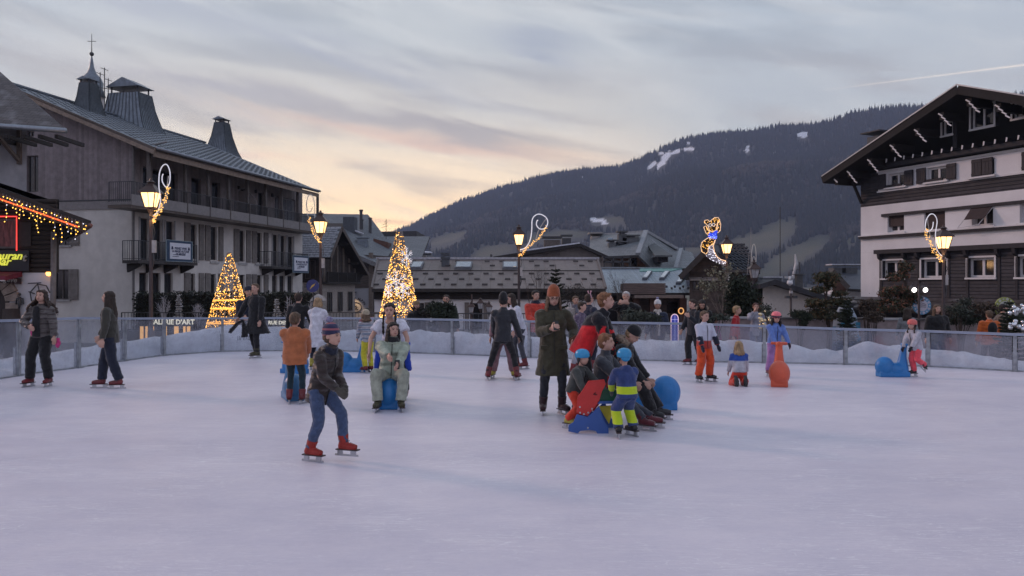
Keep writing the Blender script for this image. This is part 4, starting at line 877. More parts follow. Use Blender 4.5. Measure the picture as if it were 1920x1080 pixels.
 mb = MB(); mb.tube([(X0, -1.64, zl - .33), (e[0] - .35, -1.64, e[1] + sl * .35 - .33)], .02, 6); mb.build('light_rope', mat('rope_red', (.8, .1, .03), .5, emit=(1, .12, .03), es=1.0), s)
chalet_b()
# ---- the middle of the village
def zpt(px, py, Y): return Wp(px, py, Y)
class Abs(Bld):
 def __init__(s, name, label, px, Y, cat='building'):
  super().__init__(name, label, (Wp(px, 530, Y).x, Y, 0), 0, cat)
 def P(s, px, py, Y): return Wp(px, py, Y) - s.p
WOOD_G = seamed('weathered_boards', (.10, .082, .072), .17, .12, 2, rough=.85, var=.25, depth=.8)
WOOD_V = seamed('dark_boards_v', (.05, .040, .036), .18, .12, 0, rough=.85, var=.3, depth=.7)
BEAM = mat('dark_beam')

def chalet_d():
 ang = atan2(1, .2); c = Wp(605, 530, 63.5); B = Bld('slate_chalet', 'small timber chalet with steep slate roof and deep overhanging gable behind the second lamp', (c.x, 63.5, 0), ang)
 L = B.loc(672, 520)[0] - .8; pk = B.loc(640, 426, -.9); lf = B.loc(605, 479, -.9); rf = B.loc(672, 513, -.9)
 zl = lf[1]; 
 pts = [(.0, ZG - .6), (L, ZG - .6), (L, rf[1] + .3), (pk[0], pk[1] - .25), (0, zl + .1)]
 zf = B.loc(625, 530)[1]
 B.wall('gable_wall', 0, L, ZG - .6, zf, mat('render_beige', (.36, .32, .29), .85, dirt=.2), []); 
 B.wall('gable_wall', 0, L, zf + .004, pk[1], WOOD_V, [], clip=[(0, zf), (L, zf), (L, rf[1] + .3), (pk[0], pk[1] - .25), (0, zl + .1)], label='dark boarded upper gable')
 mb = MB(); mb.box(-.15, L + .1, -.5, .0, zf - .1, zf + .05); B.part('balcony', mb, BEAM); railing(B, [(-.1, -.48, zf + .05), (L, -.48, zf + .05)], .8, BEAM, .16, r=.03)
 for i in range(6): a = .15 + i * (L - .3) / 5; mb = MB(); mb.box(a - .08, a + .08, -.12, -.004, zf + .05, zl + .3 + (1 - abs(i - 2.5) / 2.5) * .9); B.part('post', mb, mat('post_pale', (.17, .14, .12), .8))
 for i in range(3): a = .8 + i * 2.1; window(B, (a, a + .9, zf - 2.4, zf - .75), at=-.13, fm=mat('frame_brown'), y=.05)
 # wall on the camera side (x=0 plane), going left
 mb = MB(); mb.poly([(0, 0, ZG - .6), (0, 9, ZG - .6), (0, 9, zf), (0, 0, zf)]); B.part('wall', mb, mat('render_beige'))
 mb = MB(); mb.poly([(-.004, 0, zf), (-.004, 9, zf), (-.004, 9, zl + .3), (-.004, 0, zl + .3)]); B.part('wall', mb, WOOD_V)
 for y0 in (.6, 2.0, 3.2): window(B, (y0, y0 + .9, zf + .3, zf + 1.8), axis='x', at=-.08, sgn=-1, y=.05, fm=mat('frame_brown'))
 for y0, w in ((.5, 1.3), (2.2, .5)): mb = MB(); mb.box(-.07, -.01, y0, y0 + w, zf - 1.1, zf - .1); B.part('notice_panel', mb, mat('panel_pale', (.42, .39, .38), .7))
 D = 11; SL = slate_material('chalet_slate', (.14, .16, .18), (.23, .245, .27), .5, .33, .05)
 r1 = roof_plane(B, 'roof', [(-.55, D, zl - .1), (-.55, -.9, zl - .1), (pk[0], -.9, pk[1]), (pk[0], D, pk[1])], .14, SL, under=BEAM)
 # raised overlapping slate courses
 mb = MB(); n = 13; e0 = Vector((-.55, 0, zl - .1)); e1 = Vector((pk[0], 0, pk[1])); m2 = 26
 for i in range(n):
  a = e0.lerp(e1, i / n); b = e0.lerp(e1, (i + 1.15) / n) ; up = Vector((-.5, 0, .5)) * .06
  for j in range(m2):
   ya = -.9 + (D + .9) * (j + (i % 2) * .5) / m2; yb = ya + (D + .9) / m2 * .94
   if yb > D: continue
   mb._a([(a.x - .03, ya, a.z + .05), (a.x - .03, yb, a.z + .05), (b.x, yb, b.z + .012), (b.x, ya, b.z + .012), (a.x - .03, ya, a.z), (a.x - .03, yb, a.z)], [(0, 1, 2, 3), (4, 5, 1, 0)])
 B.part('slate', mb, mat('slate_tile', (.27, .29, .33), .55, var=.35, scale=7), parent=r1, kind='stuff')
 r2 = roof_plane(B, 'roof', [(L + .75, -.9, rf[1]), (L + .75, D, rf[1]), (pk[0] + .004, D, pk[1]), (pk[0] + .004, -.9, pk[1])], .14, SL, under=BEAM)
 mb = MB()
 for k, (p, q) in enumerate((((-.6, -.97, zl - .17), (pk[0], -.97, pk[1] - .07)), ((pk[0], -.97, pk[1] - .07), (L + .8, -.97, rf[1] - .07)))): mb.bar(p, q, .06, .3)
 B.part('rake_board', mb, mat('rake_wood', (.11, .09, .08), .8), parent=r1)
 for f in (.3, .72): y = lerp(zl, pk[1], f); mb = MB(); mb.bar((pk[0] * f, .0, y - .2), (pk[0] * f, -.9, y - .2), .14, .14); mb.bar((pk[0] + (L - pk[0]) * (1 - f), 0, lerp(rf[1], pk[1], f) - .25), (pk[0] + (L - pk[0]) * (1 - f), -.9, lerp(rf[1], pk[1], f) - .25), .14, .14); B.part('purlin', mb, BEAM)
 mb = MB(); mb.prism([(L + .1, -.02, rf[1] + .1), (L + .1, -.85, rf[1] - .0), (L + .1, -.02, rf[1] - .9)], (.1, 0, 0)); B.part('bracket', mb, BEAM)
chalet_d()

def house_e():
 B = Abs('signed_house', 'boarded house with white ground floor wall carrying a round emblem, lit by a spotlight', 670, 73)
 P = B.P; Y = 73
 x0, x1 = B.loc(618, 560)[0], B.loc(699, 560)[0]; zf = B.loc(670, 540)[1]; zt = B.loc(690, 478)[1]
 B.wall('wall', x0, x1, ZG - 2, zf - .003, mat('plaster_blue', (.36, .37, .41), .85, var=.05), [])
 n = 13
 for i in range(n): mb = MB(); za = zf + (zt - zf) * i / n; mb.box(x0, x1, -.06 - .02 * (i % 2), .15, za + .01, za + (zt - zf) / n); B.part('plank', mb, mat('old_plank', (.10, .083, .075), .85, var=.3, scale=2, stretch=(1, 4, 9)))
 mb = MB(); mb.box(x1 - .35, x1 + .02, -.14, .1, ZG - 2, zt + .2); B.part('corner_post', mb, mat('post_pale'))
 mb = MB(); mb.poly([(x1, .1, ZG - 2), (x1 + 1.6, 6, ZG - 2), (x1 + 1.6, 6, zt), (x1, .1, zt)]); B.part('wall', mb, WOOD_G)
 window(B, (x1 + .02 - .9, x1 - .45, zf - 2.2, zf - .4), at=-.3, y=.1, fm=mat('frame_brown')) if False else None
 e = P(716, 497, 72); l = P(610, 452, 72); 
 SL = slate_material('grey_metal_roof', (.12, .135, .15), (.15, .165, .18), .6, .4, .06)
 roof_plane(B, 'roof', [l, e, P(735, 470, 80), P(650, 426, 80)], .25, SL, under=BEAM)
 mb = MB(); mb.bar(l + Vector((0, -.03, -.2)), e + Vector((0, -.03, -.2)), .08, .36); B.part('rake_board', mb, mat('rake_grey', (.17, .17, .18), .6))
 # tapering chimney and snow strips
 mb = MB(); c = P(677, 497, 76); t = P(676, 448, 76); mb.rings([[(c.x + sx * w, 4 + sy * w, z) for sx, sy in ((-1, -1), (1, -1), (1, 1), (-1, 1))] for w, z in ((.75, c.z), (.55, lerp(c.z, t.z, .5)), (.42, t.z))]); mb.box(c.x - .6, c.x + .6, 3.4, 4.6, t.z + .1, t.z + .18); B.part('chimney', mb, ZINC_T)
 # emblem: ring, lettering on an arc, a small hunter-like mark, spotlight
 s = thing('round_emblem', 'dark ring emblem with arched lettering painted on the lit white wall', 'sign', B.p); ink = mat('ink_dark', (.03, .025, .03), .7)
 cx, cz = B.loc(667, 576); r = B.loc(677.8, 576)[0] - cx
 mb = MB(); mb.tube([(cx + r * cos(a), -.03, cz + r * .82 * sin(a)) for a in np.linspace(0, 2 * pi, 33)], .03, 5, caps=False); mb.build('ring', ink, s)
 mb = MB()
 for p in (((-.1, .12), (.05, .02), (.0, -.1), (-.16, -.2)), ((.0, -.05), (.14, -.16), (.2, -.22)), ((-.15, .0), (.0, .06), (.14, .02)), ((-.02, .22), (.04, .14), (.0, .08)), ((-.2, -.1), (-.06, -.12), (.06, -.2))): mb.tube([(cx + a * r / .37 * .8, -.02, cz + b * r / .37 * .8) for a, b in p], .028, 4)
 mb.build('mark', ink, s)
 for i, ch in enumerate('CHALET ALPIN'):
  a = pi * (.86 - .72 * i / 11); text(ch, .30, ink, s, (cx + (r + .26) * cos(a), -.02, cz + .0 + (r * .9 + .22) * sin(a)), rot=(pi / 2, -(a - pi / 2), 0), ext=.002, bold=.01)
 l = thing('wall_spotlight', 'small spotlight throwing a warm pool onto the emblem wall', 'lamp', (B.p.x + cx, Y - .55, B.loc(667, 549)[1])); mb = MB(); mb.box(-.1, .1, 0, .55, .05, .1); mb.lathe([(.1, .1), (.13, -.02), (.06, .12)], n=10); mb.build('housing', METAL_D, l)
 sp = bpy.data.lights.new('spot_beam', 'SPOT'); sp.energy = 130; sp.color = (1, .62, .28); sp.spot_size = radians(66); sp.spot_blend = .9; sp.shadow_soft_size = .05
 so = bpy.data.objects.new('spot_beam', sp); COL.objects.link(so); so.parent = l; so.location = (0, -.12, .0); so.rotation_euler = (radians(18), 0, 0)
 # right hand shop front beyond the corner
 B2 = Abs('corner_shop', 'dim timber shopfront corner between the emblem house and the tall light cone', 712, 77)
 a0, a1 = B2.loc(690, 560)[0], B2.loc(790, 560)[0]; zt2 = B2.loc(712, 492)[1]
 hs = []
 for x in (701, 709): u0, u1, w0, w1 = B2.rect(x, x + 6, 538, 592); hs.append((u0, u1, w0, w1))
 B2.wall('wall', a0, a1, ZG - 2, zt2, WOOD_G, hs)
 for h in hs: window(B2, h, fm=mat('frame_pale', (.3, .28, .27), .6), mull=0, bars=2, glass=GLASSW)
 mb = MB(); mb.box(a0, a1, -.7, .2, B2.loc(0, 545)[1], B2.loc(0, 540)[1]); B2.part('canopy', mb, BEAM)
 roof_plane(B2, 'roof', [(a0, -1, zt2), (a1, -1, zt2), (a1, 8, zt2 + 3), (a0, 8, zt2 + 3)], .2, SL, under=BEAM)
house_e()

def roofs_behind():
 SL = slate_material('grey_metal_roof', None, None, 1, 1); SN = mat('snow_strip', (.62, .64, .70), .7)
 B = Abs('big_grey_roof_house', 'large house with broad grey slate roof, chimney block and snow streaks behind the slate chalet', 640, 78)
 P = B.P; zb = ZG - 2
 a0 = P(560, 470, 78); a1 = P(748, 488, 78); r0 = P(560, 400, 88); r1 = P(690, 402, 88)
 rf = roof_plane(B, 'roof', [P(560, 452, 78), P(668, 476, 78), P(752, 484, 82), r1, r0], .3, SL, under=BEAM)
 mb = MB(); mb.box(a0.x, a1.x - 1.5, 1, 10, zb, P(0, 480, 78).z); B.part('wall', mb, mat('wood_red', (.12, .06, .045), .85, var=.3, scale=2, stretch=(1, 1, 5)))
 mb = MB(); c0 = P(647, 440, 80); c1 = P(668, 408, 80); mb.box(c0.x, c1.x, 1, 2.6, c0.z - 1.2, c1.z); B.part('chimney', mb, mat('chimney_slate', (.075, .085, .10), .7))
 mb = MB()
 for x0, x1, y0, y1 in ((664, 680, 437, 443), (686, 700, 466, 471), (640, 655, 447, 452), (700, 716, 470, 474)):
  d0, d1 = P(x0, y0, 79.2), P(x1, y1, 79.6); mb.bar(d0 + Vector((0, .2, .25)), d1 + Vector((0, .2, .25)), .5, .12)
 B.part('snow_strip', mb, SN, parent=rf)
 for x, y0, y1 in ((677, 396, 424), (678, 414, 425), (694, 411, 424)): mb = MB(); d = P(x, y1, 84); e = P(x, y0, 84); mb.tube([(d.x, d.y, d.z - 1), (e.x, e.y, e.z)], .16, 8); mb.tube([(e.x, e.y, e.z), (e.x, e.y, e.z + .15)], .22, 8); B.part('flue_pipe', mb, METAL_D)
 for (x0, x1, y) in ((700, 728, 447),): mb = MB(); e0 = P(x0, y, 80); e1 = P(x1, y, 80); mb.prism([(e0.x, 2, e0.z), (e1.x, 2, e1.z - .4), (e1.x, 2, e1.z - 1.6), (e0.x, 2, e0.z - 1.2)], (0, 3, 0)); B.part('dormer', mb, mat('wood_red'))
 a = thing('tv_antenna', 'thin television antenna mast on the ridge above the light cone', 'antenna', Wp(724, 432, 84)); mb = MB(); mb.tube([(0, 0, -1), (0, 0, 1.2)], .03, 5)
 for z, w in ((.4, .5), (.7, .35), (.95, .2)): mb.tube([(-w, 0, z - .1), (w * .4, 0, z + .1)], .02, 4)
 mb.build('mast', METAL_D, a)
 B = Abs('dark_flat_roof_house', 'dark boxy house with overhanging flat roof behind the tall light cone', 740, 95); P = B.P
 q0, q1 = P(700, 500, 95), P(770, 440, 95); mb = MB(); mb.box(q0.x, q1.x, 0, 8, zb, q1.z); B.part('wall', mb, mat('wood_dark', (.035, .03, .032), .9))
 q0, q1 = P(690, 433, 94), P(781, 429, 94); mb = MB(); mb.prism([(q0.x, -1, q0.z - .1), (q1.x, -1, q0.z), (q1.x, -1, q0.z - .7), (q0.x, -1, q0.z - .5)], (0, 10, 0)); B.part('roof', mb, METAL_D)
 B = Abs('far_dark_roof_house', 'low dark roofed house with snowy dormer just behind the long brown roof', 805, 88); P = B.P
 q0, q1 = P(768, 486, 88), P(815, 490, 88); mb = MB(); mb.box(q0.x, q1.x, 0, 6, zb, q0.z); B.part('wall', mb, mat('wood_dark'))
 roof_plane(B, 'roof', [P(764, 487, 87), P(818, 487, 87), P(806, 474, 92), P(772, 474, 92)], .2, mat('roof_black', (.03, .032, .04), .7), under=BEAM)
 mb = MB(); mb.bar(P(788, 483, 87), P(800, 483, 87), .2, .5); B.part('dormer', mb, mat('frame_pale')); mb = MB(); mb.ball(P(798, 474, 91), .8, .5, .18); B.part('snow_patch', mb, SN, True)
roofs_behind()

def long_brown():
 Y = 43; B = Abs('long_brown_roof_house', 'low white walled house with a very long brown metal roof, three skylights and a chimney', 920, Y); P = B.P
 e0, e1 = P(697, 541, Y - .8), P(1136, 547, Y - .8); r1 = P(1120, 492, 49); r0 = P(709, 486, 49); e1.z = e0.z; r1.z = r0.z
 RM = seamed('brown_metal_roof', (.165, .135, .125), .62, .05, 0, rough=.55, var=.12, depth=.8)
 def sp(u, v): a = e0.lerp(e1, u); b = r0.lerp(r1, u); return a.lerp(b, v)
 low = [e0, e1, sp(1, .57), sp(0, .57)]; hi = [sp(0, .56) + Vector((0, 0, .05)), sp(1, .56) + Vector((0, 0, .05)), r1, r0]
 rf = roof_plane(B, 'roof', low, .18, RM, under=BEAM); roof_plane(B, 'roof', hi, .10, RM, under=BEAM)
 mb = MB(); mb.bar(r0 + Vector((-.1, 0, .05)), r1 + Vector((.1, 0, .05)), .4, .14); B.part('ridge_cap', mb, mat('ridge_pale', (.42, .42, .46), .6), parent=rf)
 for (p, q) in ((e1, r1), (e0, r0)): mb = MB(); mb.bar(p + Vector((0, 0, .02)), q + Vector((0, 0, .04)), .12, .12); B.part('verge', mb, mat('verge_brown', (.12, .095, .09), .6), parent=rf)
 mb = MB(); rows = [(.10, 0), (.27, .5), (.45, .1), (.70, .55), (.86, .2)]
 n = 15
 for v, off in rows:
  for i in range(n):
   if v > .55 and i % 3 == 0: continue
   u = (i + off + .25) / n
   if u > .985: continue
   c = sp(u, v) + Vector((0, 0, .05 if v > .56 else 0)); mb.prism([c + Vector((-.15, -.08, .0)), c + Vector((.15, -.08, .0)), c + Vector((.15, .03, .05)), c + Vector((-.15, .03, .05))], (0, 0, .05))
 B.part('snow_guard', mb, mat('guard_dark', (.04, .033, .033), .7), parent=rf, kind='stuff')
 for x0, x1 in ((770, 795), (853, 886), (942, 971)):
  yc = 47; q0, q1 = P(x0, 509, yc - .35), P(x1, 501, yc + .35); nf = (sp(.5, .9) - sp(.5, .7)).normalized(); a = Vector((q0.x, yc - Y - .55, 0)); 
  def on(x, y):
   t = (y - e0.y) / (r0.y - e0.y); return Vector((x, y, lerp(e0.z, r0.z, t) + .05))
  A, Bq, Cq, Dq = on(q0.x, 3.1), on(q1.x, 3.1), on(q1.x, 4.6), on(q0.x, 4.6); mb = MB(); mb.prism([p + Vector((0, 0, .0)) for p in (A, Bq, Cq, Dq)], (0, 0, .14)); k = B.part('skylight', mb, mat('skylight_frame', (.10, .11, .13), .5), parent=None)
  s_ = .08; mb = MB(); mb.prism([p + Vector((dx * s_, dy * s_, .141 + dy * s_ * .45)) for p, dx, dy in ((A, 1, 1), (Bq, -1, 1), (Cq, -1, -1), (Dq, 1, -1))], (0, 0, .02)); B.part('pane', mb, mat('skylight_glass', (.25, .30, .36), .06, metal=.6), parent=k)
 c = P(835, 515, 47); t = P(835, 481, 47); mb = MB(); mb.box(c.x - .22, c.x + .22, 3.9, 4.35, c.z - .5, t.z); mb.box(c.x - .27, c.x + .27, 3.85, 4.4, t.z - .14, t.z - .02); mb.box(c.x - .24, c.x + .24, 3.9, 4.3, t.z + .06, t.z + .13); mb.box(c.x - .27, c.x + .27, 3.85, 4.4, t.z + .17, t.z + .22); B.part('chimney', mb, mat('chimney_slate', (.075, .085, .10), .7))
 c = P(921, 488, 49); mb = MB(); mb.tube([(c.x, 6, c.z - .2), (c.x, 6, c.z + .36)], .07, 7); B.part('flue_pipe', mb, METAL_D)
 wz = P(0, 561, Y).z; x0, x1 = P(702, 0, Y).x, P(1132, 0, Y).x
 mb = MB(); mb.box(x0, x1, -.25, .3, wz, e0.z - .19); B.part('fascia', mb, mat('fascia_shadow_black', (.022, .019, .02), .8))  # near-black band: fascia and the shadow under the eave in one colour
 hs = []
 for a, b in ((786, 795), (881, 905), (1010, 1030), (1085, 1100)): u0, u1, w0, w1 = B.rect(a, b, 568, 592); hs.append((u0, u1, w0 - .8, w1))
 B.wall('wall', x0, x1, ZG - 2, wz - .002, mat('plaster_white'), hs)
 for h in hs: window(B, h, fm=mat('frame_brown'), mull=0)
 for a, b in ((796, 807), (871, 880), (906, 915), (1031, 1040)): u0, u1, w0, w1 = B.rect(a, b, 567, 592); shutter(B, u0, u1, w0 - .8, w1, mat('shutter_taupe', (.17, .15, .14), .8))
 mb = MB(); mb.poly([(x1, 0, ZG - 2), (x1, 11, ZG - 2), (x1, 11, wz), (x1, 0, wz)]); B.part('wall', mb, mat('plaster_white'))
long_brown()

def gable_house():
 Y = 76; B = Abs('wide_gable_house', 'pale boarded house with wide shallow gable rising behind the long brown roof', 1087, Y); P = B.P
 pk = P(1087, 459, Y); l = P(905, 498, Y); r = P(1168, 494, Y); lw = P(960, 500, Y); rw = P(1150, 500, Y)
 hs = [B.rect(a, a + 10, 485, 490) for a in (1078, 1102)]
 GB = seamed('pale_boards', (.21, .185, .17), .22, .1, 2, var=.12)
 B.wall('gable_wall', lw.x, rw.x, ZG - 1, pk.z, GB, hs, clip=[(lw.x, ZG - 1), (rw.x, ZG - 1), (rw.x, P(1150, 489, Y).z), (pk.x, pk.z - .1), (lw.x, P(960, 486, Y).z)])
 for h in hs: window(B, h, fm=mat('frame_white', (.62, .62, .64), .5, var=.05), mull=1, fw=.1, y=.02)
 RR = mat('roof_dull', (.085, .09, .09), .7, var=.3, scale=1); back = 12
 roof_plane(B, 'roof', [P(1170, 493, Y - 1), P(1170, 493, Y - 1) + Vector((0, back, 0)), P(1087, 456, Y - 1) + Vector((0, back, 0)), P(1087, 456, Y - 1)], .3, RR, under=BEAM)
 roof_plane(B, 'roof', [P(925, 481, Y - 1) + Vector((0, back, 0)), P(925, 481, Y - 1), P(1087, 456, Y - 1), P(1087, 456, Y - 1) + Vector((0, back, 0))], .3, RR, under=BEAM)
 mb = MB(); mb.bar(P(975, 470.5, Y - 1), P(1087, 455.5, Y - 1), .2, .12); B.part('ridge_snow', mb, mat('snow_strip'))
 mb = MB(); c = P(1038, 470, Y); mb.box(c.x - .9, c.x + .6, -.3, 1, c.z - 1.6, c.z + 1); B.part('chimney', mb, mat('stone_dull', (.14, .12, .11), .9)); mb = MB(); mb.box(c.x - 1.1, c.x + .8, -.5, 1.2, c.z + 1.2, c.z + 1.35); B.part('chimney_cap', mb, METAL_D)
 c = P(1061, 466, Y + 5); mb = MB(); mb.box(c.x - .45, c.x + .45, 4, 5, c.z - 1, c.z + 1); mb.box(c.x - .6, c.x + .6, 3.9, 5.1, c.z + 1.2, c.z + 1.35); B.part('chimney', mb, METAL_D)
 t = thing('balcony_frame', 'small dark rooftop access frame between the gable house and grey hip roof', 'roof structure', Wp(1157, 503, 70)); mb = MB()
 for z in (0, .5, .9): mb.box(-1.3, 1.2, -.5, .5, z, z + .12)
 for x in (-1.2, -.4, .4, 1.1): mb.box(x - .05, x + .05, -.5, .5, -1, 1)
 mb.build('frame', METAL_D, t)
gable_house()

def hip_roof():
 Y = 88; B = Abs('grey_hip_roof_house', 'big house with frost grey hipped roof, dormer, chimneys and orange timber wall', 1200, Y); P = B.P
 SL = slate_material('frost_tiles', (.16, .18, .19), (.20, .215, .225), .75, .5, .12)
 A = P(1155, 478, Y - 1); Bq = P(1196, 478, Y - 3.5); C = P(1222, 503, Y - 3); D = P(1292, 503, Y + 1)
 R0 = P(1108, 441, Y + 8); R1 = P(1211, 433.5, Y + 3)
 rf = roof_plane(B, 'roof', [P(1103, 482, Y - 1), Bq, R1, R0], .3, SL, under=BEAM)
 roof_plane(B, 'roof', [Bq, C, P(1300, 503, Y + 2), P(1268, 466, Y + 5), R1], .3, SL, under=BEAM)
 mb = MB(); mb.bar(R1, Bq + Vector((0, -.05, .1)), .5, .3); mb.bar(R1, P(1270, 467, Y + 4.5), .45, .3); mb.bar(R0, R1, .4, .2); B.part('ridge_cap', mb, mat('ridge_frost', (.27, .29, .31), .6), parent=rf)
 roof_plane(B, 'roof', [P(1266, 503, Y - 4), P(1310, 503, Y - 2), P(1298, 474, Y + 1), P(1274, 466.5, Y + 1)], .3, SL, under=BEAM)
 mb = MB(); mb.bar(P(1277, 467, Y + .5), P(1267, 503, Y - 4.1), .4, .3); B.part('ridge_cap', mb, mat('ridge_frost'), parent=rf)
 zt = P(0, 481, Y).z; x0, x1 = P(1110, 0, Y).x, P(1222, 0, Y).x
 B.wall('wall', x0, x1, ZG - 1, zt, seamed('orange_timber', (.20, .095, .045), .3, .1, 2, var=.25), [B.rect(1183, 1195, 484, 500)]); window(B, B.rect(1183, 1195, 484, 500), fm=mat('frame_brown'))
 mb = MB(); mb.box(x1, P(1292, 0, Y).x, 3, 3.3, ZG - 1, P(0, 503, Y).z); B.part('wall', mb, mat('wood_red'))
 # dormer on the right slope
 d0, d1 = P(1233, 491, Y - 4), P(1252, 481, Y - 4); mb = MB(); mb.box(d0.x, d1.x, -4.2, 1, d0.z, d1.z); dm = B.part('dormer', mb, mat('wood_dark')); mb = MB(); mb.box(d0.x + .15, d1.x - .15, -4.25, -4.21, d0.z + .12, d1.z - .1); B.part('pane', mb, GLASS, parent=dm)
 mb = MB(); a, b = P(1227, 482, Y - 4.6), P(1260, 477, Y - 4.6); mb.prism([(a.x, -4.8, a.z), (b.x, -4.8, a.z), (b.x - .6, 2, a.z + 1.6), (a.x + .3, 2, a.z + 1.6)], (0, 0, .18)); B.part('dormer_roof', mb, SL, parent=dm)
 for x, yb, yt, w in ((1166, 450, 439, .45), (1147, 466, 455, .4), (1167, 470, 458, .5), (1181, 465, 446, .9)):
  t = P(x, yt, Y + 1); bt = P(x, yb, Y + 1); mb = MB(); mb.box(t.x - w, t.x + w, .4, 1.6, bt.z - 1, t.z); mb.box(t.x - w - .15, t.x + w + .15, .2, 1.8, t.z + .2, t.z + .32); mb.box(t.x - w * .6, t.x + w * .6, .6, 1.4, t.z, t.z + .2); B.part('chimney', mb, mat('chimney_grey', (.11, .115, .12), .8))
 for x0, x1, y0, y1 in ((1137, 1149, 456, 449), (1289, 1297, 480, 475)): a, b = P(x0, y0, Y + 1), P(x1, y1, Y + 1.6); mb = MB(); mb.prism([(a.x, .9, a.z), (b.x - .3, .9, a.z), (b.x, 1.5, b.z), (a.x + .3, 1.5, b.z)], (0, 0, .15)); B.part('skylight', mb, mat('skylight_glass'))
 mb = MB(); a, b = P(1109, 444, Y + 6), P(1125, 438, Y + 6); mb.box(a.x, b.x, 6, 7.5, a.z - .5, b.z - .3); mb.box(a.x - .3, b.x + .3, 5.7, 7.8, b.z, b.z + .15); B.part('chimney', mb, mat('frame_pale'))
hip_roof()

def blue_roof():
 Y = 48; B = Abs('blue_roof_building', 'low building with pale blue ribbed roof, green ridge sheet, skylights and slatted parapet', 1210, Y); P = B.P
 e0, e1 = P(1112, 549, Y - 1), P(1293, 549, Y - 1); r1 = P(1278, 504, Y + 7); r0 = P(1120, 505, Y + 7); r0.z = r1.z
 BR = seamed('blue_ribbed', (.215, .27, .32), .24, .2, 0, rough=.45, metal=.2, var=.12, depth=1.0)
 rf = roof_plane(B, 'roof', [e0, e1, r1, r0], .15, BR, under=BEAM)
 def on(u, v): return e0.lerp(e1, u).lerp(r0.lerp(r1, u), v)
 a, b = P(1199, 503, Y + 7).x, P(1277, 503, Y + 7).x
 def at(px, v):
  y = lerp(e0.y, r0.y, v); return Vector((Wp(px, 500, y + Y).x - B.p.x, y, lerp(e0.z, r0.z, v)))
 mb = MB(); mb.prism([at(1199, .86), at(1256, .86), at(1280, 1.0), at(1200, 1.0)], (0, 0, .05)); B.part('ridge_sheet', mb, mat('green_sheet', (.13, .30, .27), .5), parent=rf)
 mb = MB(); mb.bar(r0 + Vector((0, 0, .07)), r1 + Vector((0, 0, .07)), .25, .1); B.part('ridge_cap', mb, mat('ridge_frost'), parent=rf)
 for x0, x1 in ((1204, 1222), (1236, 1255), (1267, 1285)):
  v0, v1 = (.48, .80) if x0 < 1260 else (.30, .56)
  p = [at(x0, v0), at(x0 + 9, v0), at(x1 + 1, v1), at(x1 - 8, v1)]; mb = MB(); mb.prism(p, (0, 0, .16)); k = B.part('skylight', mb, mat('skylight_frame')); c = sum(p, Vector()) / 4
  mb = MB(); mb.prism([c + (q - c) * .82 + Vector((0, 0, .165)) for q in p], (0, 0, .02)); B.part('pane', mb, mat('skylight_pale', (.45, .50, .56), .1, metal=.4), parent=k)
 guards(B, 'snow_guard', on(.56, .10) + Vector((0, 0, .02)), (.5, 0, 0), (0, .3, .1), 11, 2, METAL_D, w=.12, hh=.12, parent=rf)
 # slatted parapet and fascia
 x0, x1 = P(1169, 0, Y - 1.6).x, P(1248, 0, Y - 1.6).x; z0, z1 = P(0, 552, Y - 1.6).z, P(0, 531, Y - 1.6).z; n = 6
 for i in range(n): mb = MB(); za = lerp(z0, z1, i / n); mb.box(x0, x1, -1.6, -1.45, za + .012, lerp(z0, z1, (i + 1) / n)); B.part('slat', mb, mat('slat_wood', (.14, .105, .095), .8, var=.2, scale=2, stretch=(1, 1, 8)))
 mb = MB(); mb.box(x0 + .04, x1 - .04, -1.44, 0, z0, z1 - .03); B.part('parapet_box', mb, BEAM)
 mb = MB(); mb.box(P(1190, 0, Y - 2).x, P(1282, 0, Y - 2).x, -2, .4, P(0, 559, Y - 2).z, P(0, 553.5, Y - 2).z); B.part('fascia', mb, mat('fascia_tan', (.20, .155, .135), .8))
 BW = seamed('brick_boards', (.085, .055, .048), .16, .1, 2, var=.3)
 B.wall('wall', P(1180, 0, Y).x, P(1285, 0, Y).x, ZG - 1, P(0, 553, Y).z, BW, [B.rect(1250, 1272, 565, 588)]); window(B, B.rect(1250, 1272, 565, 588), fm=BEAM, mull=0)
 for x in (1192, 1224, 1280): mb = MB(); c = P(x, 0, Y - 1).x; mb.box(c - .2, c + .2, -1.2, -.8, ZG - 1, P(0, 559, Y - 1).z); B.part('post', mb, mat('post_red', (.11, .055, .045), .8))
 mb = MB(); mb.box(P(1110, 0, Y).x, P(1180, 0, Y).x, .5, .8, ZG - 1, e0.z - .1); B.part('wall', mb, mat('wood_dark'))
blue_roof()

